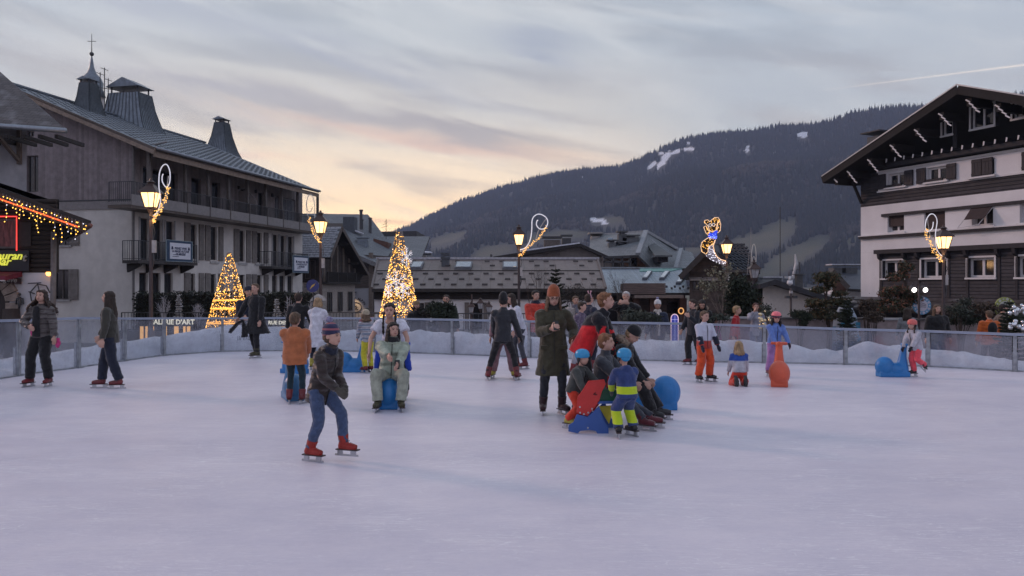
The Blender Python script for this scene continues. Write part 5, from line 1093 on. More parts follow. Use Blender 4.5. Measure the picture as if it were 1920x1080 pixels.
def dark_chalet():
 Y = 46; ang = radians(-16); c = Wp(1293, 530, Y); B = Bld('dark_chalet', 'dark brown chalet with diamond patterned metal roof behind the animal light figure', (c.x, Y, 0), ang)
 L = B.loc(1396, 560)[0]; pk = B.loc(1336, 456, -.8); lf = B.loc(1275, 518, -.8)
 rz = lf[1]; pkx = pk[0]; rx = L
 z0 = ZG - 1
 BR = seamed('chalet_boards', (.068, .052, .046), .2, .1, 2, var=.25, rough=.85)
 hs = [B.rect(1298, 1312, 526, 545), B.rect(1325, 1341, 526, 545)]
 B.wall('gable_wall', 0, L, z0, pk[1], BR, hs, clip=[(0, z0), (L, z0), (L, rz), (pkx, pk[1] - .2), (0, rz + .35)])
 for h in hs:
  window(B, h, fm=mat('frame_brown'), mull=1)
  mb = MB(); zz = h[3]; mb.prism([(h[0] - .2, -.05, zz + .15), (h[1] + .1, -.05, zz + .15), (h[1] + .3, -.55, zz - .0), (h[0] - .1, -.55, zz - .0)], (0, 0, .05)); B.part('awning', mb, mat('awning_pale', (.28, .25, .24), .7))
 RM = slate_material('diamond_metal', (.08, .095, .115), (.095, .11, .13), 1.2, .8)
 D = 10
 e = B.loc(1425, 509, -.8)
 ex = e[0] ; ez = e[1]
 roof_plane(B, 'roof', [(lf[0], D, rz), (lf[0], -.8, rz), (pkx, -.8, pk[1]), (pkx, D, pk[1])], .18, RM, under=BEAM)
 # broad front slope seen face on
 rf = roof_plane(B, 'roof', [(pkx + .6, -.9, B.loc(1362, 508, -.9)[1]), (ex, -.9, ez), (B.loc(1397, 456, 3)[0], 3, pk[1]), (pkx, 3, pk[1])], .14, RM, under=BEAM)
 roof_plane(B, 'roof', [(pkx, -.82, pk[1] + .002), (pkx + .62, -.92, B.loc(1362, 508, -.9)[1]), (pkx + .3, 3, pk[1])], .12, RM, under=BEAM)
 mb = MB(); a0 = Vector((pkx, 3, pk[1])); a1 = Vector((B.loc(1397, 456, 3)[0], 3, pk[1])); b0 = Vector((pkx + .6, -.9, B.loc(1362, 508, -.9)[1])); b1 = Vector((ex, -.9, ez))
 def at(u, v): return b0.lerp(b1, u).lerp(a0.lerp(a1, u), v) + Vector((0, -.02, .03))
 for i in range(-7, 9):
  u0 = i / 8; pts = []
  for k in range(9):
   v = 1 - k / 8; u = u0 + (1 - v) * .95
   if -.001 <= u <= 1.001: pts.append(at(u, v))
  if len(pts) > 1:
   for p, q in zip(pts[:-1], pts[1:]): mb.bar(p, q, .055, .07)
   for p in pts: mb.octa(p + Vector((0, 0, .04)), .10)
 B.part('roof_seam', mb, mat('seam_black', (.03, .035, .045), .6), parent=rf, kind='stuff')
 mb = MB(); mb.bar(a0 + Vector((0, 0, .08)), a1 + Vector((0, 0, .08)), .2, .12); mb.bar(b0 + Vector((0, -.05, 0)), b1 + Vector((0, -.05, 0)), .1, .12); B.part('ridge_cap', mb, METAL_D, parent=rf)
 mb = MB(); mb.bar((lf[0], -.87, rz - .08), (pkx, -.87, pk[1] - .08), .06, .3); B.part('rake_board', mb, mat('rake_dark', (.05, .042, .04), .8))
 # right hand wall and lower wing with a brown door
 mb = MB(); mb.box(L, ex - .1, .3, 6, z0, ez - .15); B.part('wall', mb, BR)
 a = B.loc(1396, 512, .2)[0]; b = B.loc(1431, 552, .2)[0]; mb = MB(); mb.box(a, b, .1, 3, z0, B.loc(1415, 552, .1)[1]); B.part('side_wing', mb, mat('wood_red'))
 roof_plane(B, 'roof', [(a - .1, -.4, B.loc(1400, 552, -.4)[1]), (b + .2, -.4, B.loc(1400, 552, -.4)[1]), (b - .2, 2, B.loc(1415, 519, .1)[1]), (a, 2, B.loc(1415, 519, .1)[1])], .12, mat('roof_black'), under=BEAM)
 d = B.rect(1409, 1428, 556, 594, .08); mb = MB(); mb.box(d[0], d[1], .02, .09, d[2], d[3]); dr = B.part('door', mb, mat('door_brown', (.15, .06, .03), .6)); mb = MB(); mb.box(d[0] - .08, d[0], .0, .1, d[2], d[3]); mb.box(d[1], d[1] + .08, 0, .1, d[2], d[3]); B.part('door_frame', mb, mat('frame_pale'), parent=dr)
dark_chalet()

def white_low():
 Y = 44; B = Abs('white_low_house', 'low cream house with dark sloping roof edge right of the dark chalet', 1500, Y); P = B.P
 x0, x1 = P(1430, 0, Y).x, P(1640, 0, Y).x; za = P(1432, 536, Y).z; 
 pts = [(x0, ZG - 1), (x1, ZG - 1), (x1, P(0, 572, Y).z), (P(1462, 0, Y).x, P(0, 530, Y).z), (x0, P(0, 536, Y).z)]
 B.wall('wall', x0, x1, ZG - 1, P(0, 528, Y).z, mat('cream_wall', (.50, .48, .46), .85, var=.06, dirt=.1), [B.rect(1508, 1515, 548, 553)], clip=pts, label='cream rendered wall')
 mb = MB(); r = B.rect(1508, 1515, 548, 553); mb.box(r[0], r[1], .05, .1, r[2], r[3]); B.part('vent', mb, METAL_D)
 mb = MB(); a, b = P(1452, 524, Y - .8), P(1606, 572, Y - .8); mb.prism([(a.x, -.9, a.z), (b.x, -.9, b.z), (b.x, -.9, b.z - .28), (a.x, -.9, a.z - .28)], (0, 7, 0)); B.part('roof', mb, mat('roof_black'))
 mb = MB(); a0 = P(1424, 533, Y - .8); mb.prism([(a0.x, -.9, a0.z), (a.x, -.9, a.z), (a.x, -.9, a.z - .28), (a0.x, -.9, a0.z - .25)], (0, 7, 0)); B.part('roof', mb, mat('roof_black'))
 mb = MB(); c = P(1430, 521, Y + 5); d = P(1466, 521, Y + 5); mb.box(c.x, d.x, 5, 9, c.z - .6, c.z); B.part('flat_roof', mb, ZINC_T); mb = MB(); mb.box(c.x, d.x, 4.9, 9, c.z + .002, c.z + .09); B.part('roof_snow', mb, mat('snow_strip'))
 mb = MB(); c = P(1500, 535, Y + 3); t = P(1500, 515, Y + 3); mb.box(c.x - .17, c.x + .17, 3, 3.4, c.z - .5, t.z); mb.box(c.x - .3, c.x + .3, 2.9, 3.5, t.z, t.z + .05); B.part('chimney', mb, mat('chimney_grey'))
 s = thing('roof_antennas', 'tall mast and white dish antennas on the roof left of the round pine', 'antenna', Wp(1478, 522, Y + 5)); mb = MB(); mb.tube([(-.5, 0, -.5), (-.5, 0, 2.6 + 1.8)], .03, 5); mb.build('mast', METAL_D, s)
 mb = MB(); mb.tube([(.15, 0, -.4), (.5, 0, .9), (.42, 0, 1.5)], [.05, .12, .03], 6); mb.box(-.2, .5, -.1, .1, 0, .14); mb.build('dish', mat('frame_white', (.62, .62, .64), .5, var=.05), s)
 mb = MB(); mb.tube([(.7, 0, -1), (.7, 0, 1.0)], .04, 5); mb.tube([(.2, 0, .5), (.7, 0, .55)], .03, 5); mb.build('bracket', METAL_D, s)
 Y2 = 60; B = Abs('slate_grey_roof_house', 'house with smooth dark blue grey roof and two snow capped chimneys left of the hotel', 1590, Y2); P = B.P
 roof_plane(B, 'roof', [P(1589, 541, Y2 - 1), P(1660, 545, Y2 - 1), P(1660, 507, Y2 + 4), P(1563, 506, Y2 + 4)], .2, slate_material('blue_slate', (.065, .075, .095), (.075, .085, .105), .5, .35), under=BEAM)
 mb = MB(); mb.bar(P(1561, 508, Y2 - 1), P(1591, 540, Y2 - 1), .1, .35); B.part('rake_board', mb, mat('rake_wood'))
 mb = MB(); mb.box(P(1575, 0, Y2).x, P(1665, 0, Y2).x, .2, 6, ZG - 1, P(0, 543, Y2).z); B.part('wall', mb, mat('plaster_white'))
 mb = MB(); mb.poly([P(1561, 512, Y2 - .2), P(1590, 541, Y2 - .2), P(1574, 560, Y2 - .2), P(1561, 560, Y2 - .2)]); B.part('gable_wall', mb, mat('wood_red'))
 for x, w in ((1571, .35), (1597, .45)): c = P(x, 508, Y2 + 3); mb = MB(); mb.box(c.x - w, c.x + w, 3, 4, c.z - 1, c.z + .25); mb.box(c.x - w - .2, c.x + w + .2, 2.8, 4.2, c.z + .4, c.z + .48); k = B.part('chimney', mb, mat('chimney_grey')); mb = MB(); mb.box(c.x - w - .18, c.x + w + .18, 2.85, 4.1, c.z + .482, c.z + .55); B.part('snow_cap', mb, mat('snow_strip'), parent=k)
white_low()

# ---- the dark shingled hotel, right
def hotel():
 ang = atan2(-1, .415); c = Wp(1614, 530, 45); B = Bld('shingled_hotel', 'tall white and dark shingled chalet hotel with a huge black gable roof, right', (c.x, 45, 0), ang)
 PH = PLASTER_H; SH = seamed('shingle_courses', (.024, .024, .031), .17, .16, 2, rough=.7, var=.28, depth=1.0, col2=(.045, .043, .052)); 
 DARK = mat('hotel_dark', (.022, .021, .026), .75, var=.25); WFR = mat('frame_white', (.62, .62, .64), .5, var=.05)
 GL2 = GLASS
 lx = lambda px, y=400, c_=0: B.loc(px, y, c_)[0]
 lz = lambda px, py, c_=0: B.loc(px, py, c_)[1]
 OV = -1.6
 tip = B.loc(1543, 334, OV); pk = B.loc(1797, 164, OV); sl = (pk[1] - tip[1]) / (pk[0] - tip[0]); R = pk[0] + (pk[0] - tip[0])
 Lx = R - (-tip[0]) if False else 2 * pk[0]
 z_b1 = lz(1620, 388); z_tr1 = lz(1655, 402.5); z_tr2 = lz(1620, 444); z_p0 = lz(1650, 473); zbase = lz(1640, 563)
 zw0, zw1 = lz(1646, 361), lz(1646, 323)
 def gz(x): return pk[1] - sl * abs(x - pk[0]) - .35
 # lower white wall with openings
 def hole(x0, x1, y0, y1): return B.rect(x0, x1, y0, y1)
 row2 = [hole(1664, 1695, 403, 435), hole(1733, 1772, 397, 428), hole(1822, 1862, 388, 422), hole(1912, 1945, 380, 416)]
 zA, zB_ = row2[0][2], row2[0][3]; row2 = [(a, b, zA, zB_) for a, b, _, _ in row2]
 row1 = [hole(1656, 1697, 489, 523), hole(1729, 1777, 486, 521), hole(1816, 1866, 482, 520), hole(1908, 1950, 479, 519)]
 zC, zD = row1[1][2], row1[1][3]; row1 = [(a, b, zC, zD) for a, b, _, _ in row1]
 xs0 = lx(1650)
 B.wall('wall', 0, Lx, z_p0 + .02, z_b1 - .003, PH, row2); B.wall('wall', 0, xs0, zbase, z_p0 + .018, PH, [])
 B.wall('shingle_wall', xs0, Lx, ZG - .5, z_p0, SH, row1, y=-.05, th=.35)
 for i, h in enumerate(row2):
  window(B, h, fm=WFR, mull=1, fw=.1, y=.22, sill=.1, glass=GLASSW)
  if i in (0, 1): mb = MB(); f = .32 if i == 0 else .0; mb.box(h[0] + .02, h[1] - .02, .10, .14, lerp(h[2], h[3], f) + .02, h[3]); B.part('roller_shade', mb, mat('shade_brown', (.045, .03, .03), .8))
 for h in row1: window(B, h, fm=WFR, mull=1, fw=.11, y=.20, sill=.08, at=-.05); mb = MB(); e = .09; mb.box(h[0] - e, h[1] + e, -.09, -.053, h[3], h[3] + e); mb.box(h[0] - e, h[0], -.09, -.053, h[2], h[3]); mb.box(h[1], h[1] + e, -.09, -.053, h[2], h[3]); B.part('window_surround', mb, WFR)
 # tilted awning shutter with white stay
 h = row2[2]; mb = MB(); mb.prism([(h[0], -.02, h[3]), (h[1], -.02, h[3]), (h[1] - .05, -.55, h[3] - .62), (h[0] - .0, -.55, h[3] - .62)], (0, .04, .03)); B.part('awning_shutter', mb, mat('shade_brown')); mb = MB(); mb.tube([(h[0] - .3, -.6, h[3] - 1.0), (h[1] - .3, -.6, h[3] - .9), (h[1], -.04, h[3] - .1)], .022, 5); mb.tube([(h[0] - .3, -.6, h[3] - 1.0), (h[0], -.55, h[3] - .62)], .02, 5); B.part('stay', mb, WFR)
 # trims
 mb = MB(); mb.box(lx(1655), Lx, -.12, -.003, z_tr1 - .13, z_tr1 + .02); B.part('string_course', mb, DARK)
 mb = MB(); mb.box(-.02, Lx, -.16, -.003, z_tr2 - .14, z_tr2 + .0); B.part('string_course', mb, DARK); mb = MB(); mb.box(-.03, Lx, -.2, -.003, z_tr2 + .003, z_tr2 + .05); B.part('string_course', mb, WFR)
 mb = MB(); mb.box(xs0 - .12, Lx, -.35, -.053, z_p0 - .1, z_p0 + .12); B.part('string_course', mb, DARK)
 px = 1654
 for px in (1652, 1697, 1722, 1778, 1813, 1872, 1905): a = lx(px, 475); mb = MB(); mb.prism([(a, -.06, z_p0 - .1), (a, -.34, z_p0 - .1), (a, -.28, z_p0 - .35), (a, -.06, z_p0 - .5)], (.16, 0, 0)); B.part('bracket', mb, DARK); mb = MB(); mb.box(a + .02, a + .14, -.09, -.053, ZG, z_p0 - .5); B.part('pilaster', mb, DARK)
 # upper dark band, white panel with shutters, dark gable
 w2 = B.loc(1646, 340)[0]
 hU = [hole(1664, 1698, 331, 356), hole(1738, 1776, 320, 345), hole(1822, 1864, 300, 330)]
 zU0, zU1 = lz(1664, 352.5), lz(1664, 327); hU = [(a, b, zU0, zU1) for a, b, _, _ in hU]
 B.wall('shingle_wall', 0, Lx, z_b1, zw0 - .003, SH, [], label='dark shingled band')
 B.wall('wall', w2, Lx, zw0, zw1, PH, hU, y=.02)
 B.wall('shingle_wall', 0, w2 - .003, zw0, zw1, SH, [])
 mb = MB(); mb.box(w2 - .02, Lx, -.06, .016, zw1 - .05, zw1 + .05); B.part('trim', mb, WFR); mb = MB(); mb.box(w2 - .02, Lx, -.06, .016, zw0 - .02, zw0 + .06); B.part('trim', mb, WFR)
 for h in hU[:2]: window(B, h, fm=WFR, mull=1, fw=.1, y=.15, sill=.18, at=.02); mb = MB(); mb.box(h[0], h[1] - .2, -.12, -.04, h[2] + .0, h[2] + .14); B.part('window_box', mb, DARK)
 for x0, x1 in ((1646, 1662), (1697, 1713.5), (1719.5, 1737), (1776, 1794)): a0, a1 = lx(x0, 340), lx(x1, 340); shutter(B, a0, a1, zU0 - .02, zU1 + .04, mat('shutter_black', (.03, .028, .034), .7), at=-.01)
 a0, a1 = lx(1823, 315), lx(1863, 315); am = (a0 + a1) / 2
 for p, q in ((a0, am), (am, a1)): shutter(B, p, q, zU0 - .05, zU1 + .05, mat('shutter_black'), at=-.01)
 shutter(B, lx(1917, 300), lx(1917, 300) + .9, zU0 - .05, zU1 + .05, mat('shutter_black'), at=-.01)
 for x0, x1 in ((1818, 1870),): mb = MB(); mb.box(lx(x0, 330), lx(x1, 330), -.2, -.003 + .02, zU0 - .14, zU0 - .06); B.part('sill', mb, WFR)
 clip = [(0, zw1), (Lx, zw1), (Lx, gz(Lx)), (pk[0], gz(pk[0])), (0, gz(0))]
 hG = [hole(1767, 1787, 226, 253), hole(1821, 1864, 197, 240), hole(1899, 1945, 192, 226)]
 hG = [hG[0], (hG[1][0], hG[1][1], lz(1842, 239), lz(1842, 198)), (hG[2][0], hG[2][1], lz(1842, 239) + .1, lz(1842, 198))]
 B.wall('shingle_gable', 0, Lx, zw1 + .05, pk[1], SH, hG, clip=clip)
 for i, h in enumerate(hG): window(B, h, fm=WFR, mull=0 if i == 0 else 1, fw=.09, y=.12); mb = MB(); e = .08; mb.box(h[0] - e, h[1] + e, -.05, -.003, h[3], h[3] + e); mb.box(h[0] - e, h[1] + e, -.09, -.003, h[2] - e, h[2]); mb.box(h[0] - e, h[0], -.05, -.003, h[2], h[3]); mb.box(h[1], h[1] + e, -.05, -.003, h[2], h[3]); B.part('window_surround', mb, WFR)
 zt = lz(1800, 274) ; zt0 = B.loc(1664, 301, -.5)[1]
 mb = MB(); mb.box(1.2, Lx, -.42, -.003, zt0 - .32, zt0 - .12); B.part('ledge', mb, DARK)
 n = 0; x = B.loc(1664, 300, -.5)[0]; first = None
 while x < Lx - 2:
  if first is None: mb = MB(); mb.box(0, .08, -.62, -.05, -.1, .06); first = B.part('joist_end', mb, DARK); mb = MB(); mb.prism([(0, -.65, -.12), (0.03, -.65, .09), (.1, -.65, .07), (.07, -.65, -.1)], (0, .025, 0)); t_ = B.part('painted_tip', mb, WFR, parent=first); first.location = (x, 0, zt0)
  else: c_ = copy_tree(first, B.o); c_.location = (x, 0, zt0)
  x += .56
 for px in (1792, ): a = lx(px, 240); mb = MB(); mb.box(a - .1, a + .1, -.08, -.003, zt0 - .1, gz(a) - .1); B.part('pilaster', mb, DARK)
 # left end wall and roof
 mb = MB(); mb.poly([(0, 0, zbase), (0, 14, zbase), (0, 14, gz(0)), (0, 0, gz(0))]); B.part('wall', mb, SH)
 RT = mat('hotel_roof_edge', (.022, .024, .03), .6); RU = mat('hotel_soffit', (.014, .012, .012), .85)
 D = 14
 r1 = roof_plane(B, 'roof', [(tip[0], D, tip[1]), (tip[0], OV, tip[1]), (pk[0], OV, pk[1]), (pk[0], D, pk[1])], .30, RT, under=RU)
 r2 = roof_plane(B, 'roof', [(R, OV, tip[1]), (R, D, tip[1]), (pk[0] + .004, D, pk[1]), (pk[0] + .004, OV, pk[1])], .30, RT, under=RU)
 for p, q in (((tip[0], OV - .05, tip[1] - .1), (pk[0], OV - .05, pk[1] - .1)), ((pk[0], OV - .05, pk[1] - .1), (R, OV - .05, tip[1] - .1))):
  mb = MB(); mb.bar(p, q, .08, .42); B.part('barge_board', mb, RU, parent=r1)
 mb = MB(); mb.bar((tip[0], OV - .1, tip[1] + .1), (pk[0], OV - .1, pk[1] + .13), .06, .06); mb.bar((pk[0], OV - .1, pk[1] + .13), (R, OV - .1, tip[1] + .1), .06, .06); B.part('metal_edge', mb, mat('gutter_zinc'), parent=r1)
 # purlins with scalloped white tips
 for px, py in ((1557, 333), (1581, 321), (1619, 299), (1661, 272), (1706, 243), (1751, 213), (1802, 181), (1856, 190), (1913, 202)):
  p = B.loc(px, py, OV); x = p[0] + .3; z = min(p[1], pk[1] - sl * abs(x - pk[0]) - .45); sgn = 1
  mb = MB(); mb.box(x - .12, x + .12, OV + .15, -.01, z - .35, z + .02); pu = B.part('purlin', mb, RU)
  mb = MB(); L_ = .95 if px > 1565 else .3; k = 4 if px > 1565 else 1; pts = [Vector((x + .02 * i + L_ * .62 * i / k - .15, OV + .12, z - .02 - L_ * .8 * i / k)) for i in range(k + 1)]
  for i in range(k): a, b = pts[i], pts[i + 1]; mb.bar(a + Vector((0, 0, 0)), b + Vector((.05, 0, .04)), .035, .06)
  B.part('scalloped_tip', mb, WFR, parent=pu)
 mb = MB(); mb.bar((.1, -.05, gz(0) - 1.6), (tip[0] + 1.4, -.8, tip[1] - .35), .12, .12); B.part('brace', mb, RU)
 # chimney beyond the left slope
 a = B.loc(1628, 256, 6); b = B.loc(1648, 250, 6); mb = MB(); mb.box(a[0] + .1, b[0] + .1, 5.8, 6.8, a[1] - 2, a[1] - .1); k = B.part('chimney', mb, mat('chimney_grey')); mb = MB(); mb.box(a[0] - .2, b[0] + .5, 5.5, 7.1, a[1] + .12, a[1] + .2); B.part('chimney_cap', mb, RT, parent=k)
 # dark lean-to roof skirting the ground floor
 zs1, zs0 = lz(1650, 562), lz(1650, 577)
 roof_plane(B, 'porch_roof', [(-1.2, -2.4, zs0), (Lx, -2.4, zs0), (Lx, -.06, zs1 + .15), (-1.2, -.06, zs1 + .15)], .12, slate_material('old_slate', None, None, 1, 1), under=RU)
 n = 22
 for i in range(3): mb = MB(); z_ = lerp(zs0, zs1 + .15, i / 3); y_ = lerp(-2.4, -.06, i / 3); mb.box(-1.2, Lx, y_, y_ + .9, z_ + .02, z_ + .07); B.part('roof_course', mb, mat('course_dark', (.05, .047, .05), .8))
 mb = MB(); mb.box(-1.0, Lx, -1.6, -.06, ZG - .5, zs0 - .02); B.part('porch_wall', mb, mat('hotel_dark'))
 mb = MB(); mb.box(-4.5, -1.2, -1.0, 2, ZG - .5, zs0 - .1); B.part('side_porch', mb, mat('hotel_dark')); mb = MB(); mb.prism([(-4.8, -1.4, zs0 - .1), (-1.0, -1.4, zs0 - .1), (-.2, -.9, zs1 + .1), (-3.8, -.9, zs1 - .2)], (0, 2.5, .1)); B.part('side_roof', mb, mat('hotel_dark'))
 return B
hotel()
# ------------------------------------------------------------------ lamps, lights, plants, street things
POLE = mat('lamp_pole', (.055, .04, .042), .5, var=.2)
LAMPGLASS = mat('lamp_glass', (1, .8, .5), .4, emit=(1.0, .56, .22), es=1.75, sampled=True)
LAMPCORE = mat('lamp_core', (1, .9, .7), .4, emit=(1.0, .83, .52), es=7)
def lantern(t, z, s=1.0, lit=True, c=(0, 0)):
 """tapered four sided street lantern standing on z"""
 x, y = c
 def ring(w, zz): return [(x + sx * w * s, y + sy * w * s, z + zz * s) for sx, sy in ((-1, -1), (1, -1), (1, 1), (-1, 1))]
 g = MB(); g.rings([ring(.115, .09), ring(.20, .50)]); g.build('glass', LAMPGLASS if lit else mat('lamp_unlit', (.42, .42, .44), .3), t)
 m = MB()
 for a, b in zip(ring(.12, .07), ring(.212, .52)): m.bar(a, b, .022 * s, .022 * s)
 for w, zz in ((.13, .08), (.215, .51)):
  r = ring(w, zz)
  for i in range(4): m.bar(r[i], r[(i + 1) % 4], .03 * s, .03 * s)
 for q in ((0, -1), (1, 0), (0, 1), (-1, 0)): m.bar((x + q[0] * .12 * s, y + q[1] * .12 * s, z + .09 * s), (x + q[0] * .205 * s, y + q[1] * .205 * s, z + .5 * s), .012 * s, .012 * s)
 m.build('frame', POLE, t)
 m = MB(); m.rings([ring(.27, .50), ring(.25, .545), ring(.11, .70), ring(.09, .74)]); m.lathe([(.08 * s, z + .74 * s), (.09 * s, z + .79 * s), (.13 * s, z + .81 * s), (.05 * s, z + .86 * s), (.02 * s, z + .93 * s)], (x, y, 0), 10); m.build('roof', mat('lantern_roof', (.06, .035, .03), .4, metal=.3), t, kind='stuff') if False else m.build('roof', mat('lantern_roof', (.06, .035, .03), .4, metal=.3), t)
 m = MB(); m.lathe([(.03 * s, z - .22 * s), (.05 * s, z - .1 * s), (.10 * s, z + .03 * s), (.12 * s, z + .085 * s)], (x, y, 0), 10); m.build('socket', POLE, t, True)
AMB = mat('bulb_amber'); WHT = mat('bulb_white'); TUBE = mat('light_tube_white', (.8, .8, .85), .4, emit=(.80, .78, .86), es=.3); TUBE_D = mat('light_tube_pale', (.42, .41, .42), .4, emit=(.5, .45, .4), es=.10)  # pale tube: faint glow put into tubes and frames that are switched off
def scroll(t, px, py, Y, pts, lit=1.0, dots=None, second=None, tube=.018, parent=None, squeeze=1.0):
 """a light scroll drawn as tubes on a thin frame standing beside the pole, at the lamp's own distance"""
 P = lambda p: Wp(p[0], p[1], Y) - t.location
 def smooth(ps, n=8):
  ps = [Vector(p) for p in ps]; out = []
  for i in range(len(ps) - 1):
   a, b, c, d = ps[max(i - 1, 0)], ps[i], ps[i + 1], ps[min(i + 2, len(ps) - 1)]
   for k in range(n):
    u = k / n; out.append(.5 * ((2 * b) + (c - a) * u + (2 * a - 5 * b + 4 * c - d) * u * u + (3 * b - a - 3 * c + d) * u ** 3))
  return out + [ps[-1]]
 s = thing('light_scroll', 'x', 'light decoration', t.location)
 mb = MB(); mb.tube(smooth([P(p) for p in pts]), tube, 6); mb.build('tube', TUBE if lit else TUBE_D, s, True)
 if second: mb = MB(); mb.tube(smooth([P(p) for p in second]), tube * .6, 5); mb.build('inner_tube', TUBE_D, s, True)
 if dots:
  path = smooth([P(p) for p in dots], 10); mb = MB(); rr = random.Random(px)
  for i, p in enumerate(path):
   for k in range(2): mb.octa(p + Vector((rr.uniform(-.07, .07), rr.uniform(-.07, .07), rr.uniform(-.07, .07))), .020)
  mb.build('bulb', mat('bulb_scroll', (.9, .5, .1), .5, emit=(1, .52, .13), es=1.0), s, kind='stuff'); mb = MB(); mb.tube(path, .012, 4); mb.build('garland_frame', TUBE_D, s)
 mb = MB(); mb.tube([P(pts[0]), Vector((0, 0, P(pts[0]).z - .02))], .015, 4); mb.build('clamp', POLE, s); mb = MB(); mb.tube([P((dots or pts)[0]), Vector((0, 0, P((dots or pts)[0]).z))], .015, 4); mb.build('clamp', POLE, s)
 return s
def street_lamp(px, pyl, Y, label, pw=.065, zb=None, watts=26):
 """pyl = pixel row of the bottom of the glass"""
 top = Wp(px, pyl, Y); zb = ZG if zb is None else zb; t = thing('street_lamp', label, 'street lamp', (top.x, Y, zb), 0, 'street lamps around the rink'); h = top.z - zb
 mb = MB(); mb.lathe([(pw * 2.2, 0), (pw * 2.2, .12), (pw * 1.7, .2), (pw * 1.55, .9), (pw * 1.1, 1.0), (pw, 1.1), (pw * .8, h - .5), (pw * .7, h - .2)], n=12); mb.build('pole', POLE, t, True)
 mb = MB(); mb.box(.05, .16, -.06, .05, h - 1.45, h - 1.05); mb.build('junction_box', mat('box_pale', (.42, .40, .40), .6), t)
 mb = MB(); mb.tube([(.08, 0, h - 1.05), (.14, -.02, h - .8), (.07, 0, h - .55)], .012, 4); mb.tube([(.08, 0, h - 1.45), (.10, -.02, h - 1.7), (.05, 0, h - 1.9)], .03, 5); mb.build('cable', METAL_D, t)
 lantern(t, h - .10, 1.12)
 l = bpy.data.lights.new('lamp_light', 'POINT'); l.energy = watts; l.color = (1, .56, .24); l.shadow_soft_size = .22
 o = bpy.data.objects.new('lamp_light', l); COL.objects.link(o); o.parent = t; o.location = (0, -.0, h - .38); return t
L1 = street_lamp(283, 389, 25.5, 'lit street lamp nearest the left, before the grey block gallery', zb=ZG)
s = scroll(L1, 283, 370, 25.4, [(288, 404), (296, 396), (301, 375), (298, 350), (299, 325), (305, 311), (313, 309), (318.5, 322), (318, 342), (312, 351), (305, 342), (304, 332), (306, 326)], dots=[(288, 416), (293, 402), (302, 390), (311, 372), (318, 350)], second=[(288, 409), (300, 396), (309, 372), (316, 330)])
s['label'] = 'glowing white light scroll with amber garland on the lamp before the grey block'
L2 = street_lamp(601, 437, 33, 'lit street lamp in front of the slate chalet gable, left of centre', watts=22)
s = scroll(L2, 601, 430, 32.9, [(600, 448), (592, 436), (590, 410), (590, 385), (586, 368), (579, 366), (575, 380), (577, 395), (582, 397), (586, 388)], lit=0, dots=[(600, 454), (592, 444), (585, 428), (580, 410)], second=[(600, 452), (584, 424), (575, 395), (574, 378)], tube=.015)
s['label'] = 'faintly glowing pale light scroll with amber garland leaning left of the second lamp'
L3 = street_lamp(973, 459, 37, 'lit street lamp standing alone before the long brown roof', watts=20)
s = scroll(L3, 973, 445, 36.9, [(975, 468), (986, 464), (994, 450), (997, 432), (998, 412), (1005, 403), (1014, 402), (1024, 408), (1027, 418), (1022, 428), (1012, 429), (1006, 422), (1007, 414), (1009, 413)], dots=[(975, 480), (985, 468), (1000, 455), (1015, 440), (1024, 425)], second=[(975, 472), (1000, 458), (1010, 432), (1024, 410)], tube=.024)
s['label'] = 'glowing white light scroll on the lamp before the long brown roof'
L4 = street_lamp(1362.5, 475, 41, 'lit street lamp beside the animal light figure and dark chalet', watts=18)
L5 = street_lamp(1769, 466, 31.5, 'lit street lamp before the dark shingled hotel ground floor windows', watts=22)
s = scroll(L5, 1769, 450, 31.4, [(1766, 480), (1757, 468), (1754, 440), (1757, 415), (1752, 403), (1744, 402), (1737, 412), (1735, 428), (1740, 434), (1748, 428), (1750, 416)], lit=0, dots=[(1766, 490), (1757, 478), (1748, 465), (1741, 448), (1736, 432)], second=[(1766, 484), (1748, 455), (1741, 425), (1739, 410)], tube=.019)
s['label'] = 'pale light scroll with amber garland curling above the hotel lamp'
for o in s.children:
 if o.name.startswith('tube'): o.data.materials[0] = TUBE

# unlit double lamp with ring ornament by the cameras
def unlit_lamp():
 Y = 30; p = Wp(1414, 522, Y); t = thing('unlit_street_lamp', 'unlit street lamp with a narrow oval ring ornament right of the dark chalet', 'street lamp', (p.x, Y, ZG)); h = p.z - ZG
 mb = MB(); mb.tube([(-.18, 0, 0), (-.16, 0, h - .35), (0, 0, h - .1)], .045, 8); mb.build('pole', POLE, t, True)
 lantern(t, h - .05, .8, False)
 s = thing('oval_light_frame', 'thin faintly glowing oval light ornament on the pole beside the dark chalet', 'light decoration', t.location); P = lambda x, y: Wp(x, y, Y) - t.location
 c = P(1413.5, 481); mb = MB(); a_, b_ = .085, .47; mb.tube([(c.x + a_ * cos(a), 0, c.z + b_ * sin(a)) for a in np.linspace(0, 2 * pi, 26)], .014, 5, caps=False); mb.tube([(c.x + .05 * cos(a), 0, c.z - .12 + .12 * sin(a)) for a in np.linspace(0, 5, 14)], .010, 4, caps=False); mb.build('ring', TUBE_D, s, True)
 mb = MB(); mb.tube([P(1408, 426), P(1407, 512)], .010, 4); mb.tube([P(1405, 470), P(1401, 515), P(1410, 515)], .010, 4); mb.tube([P(1410, 480), P(1408, 515)], .010, 4); mb.build('rod', mat('frame_pale'), s)
unlit_lamp()

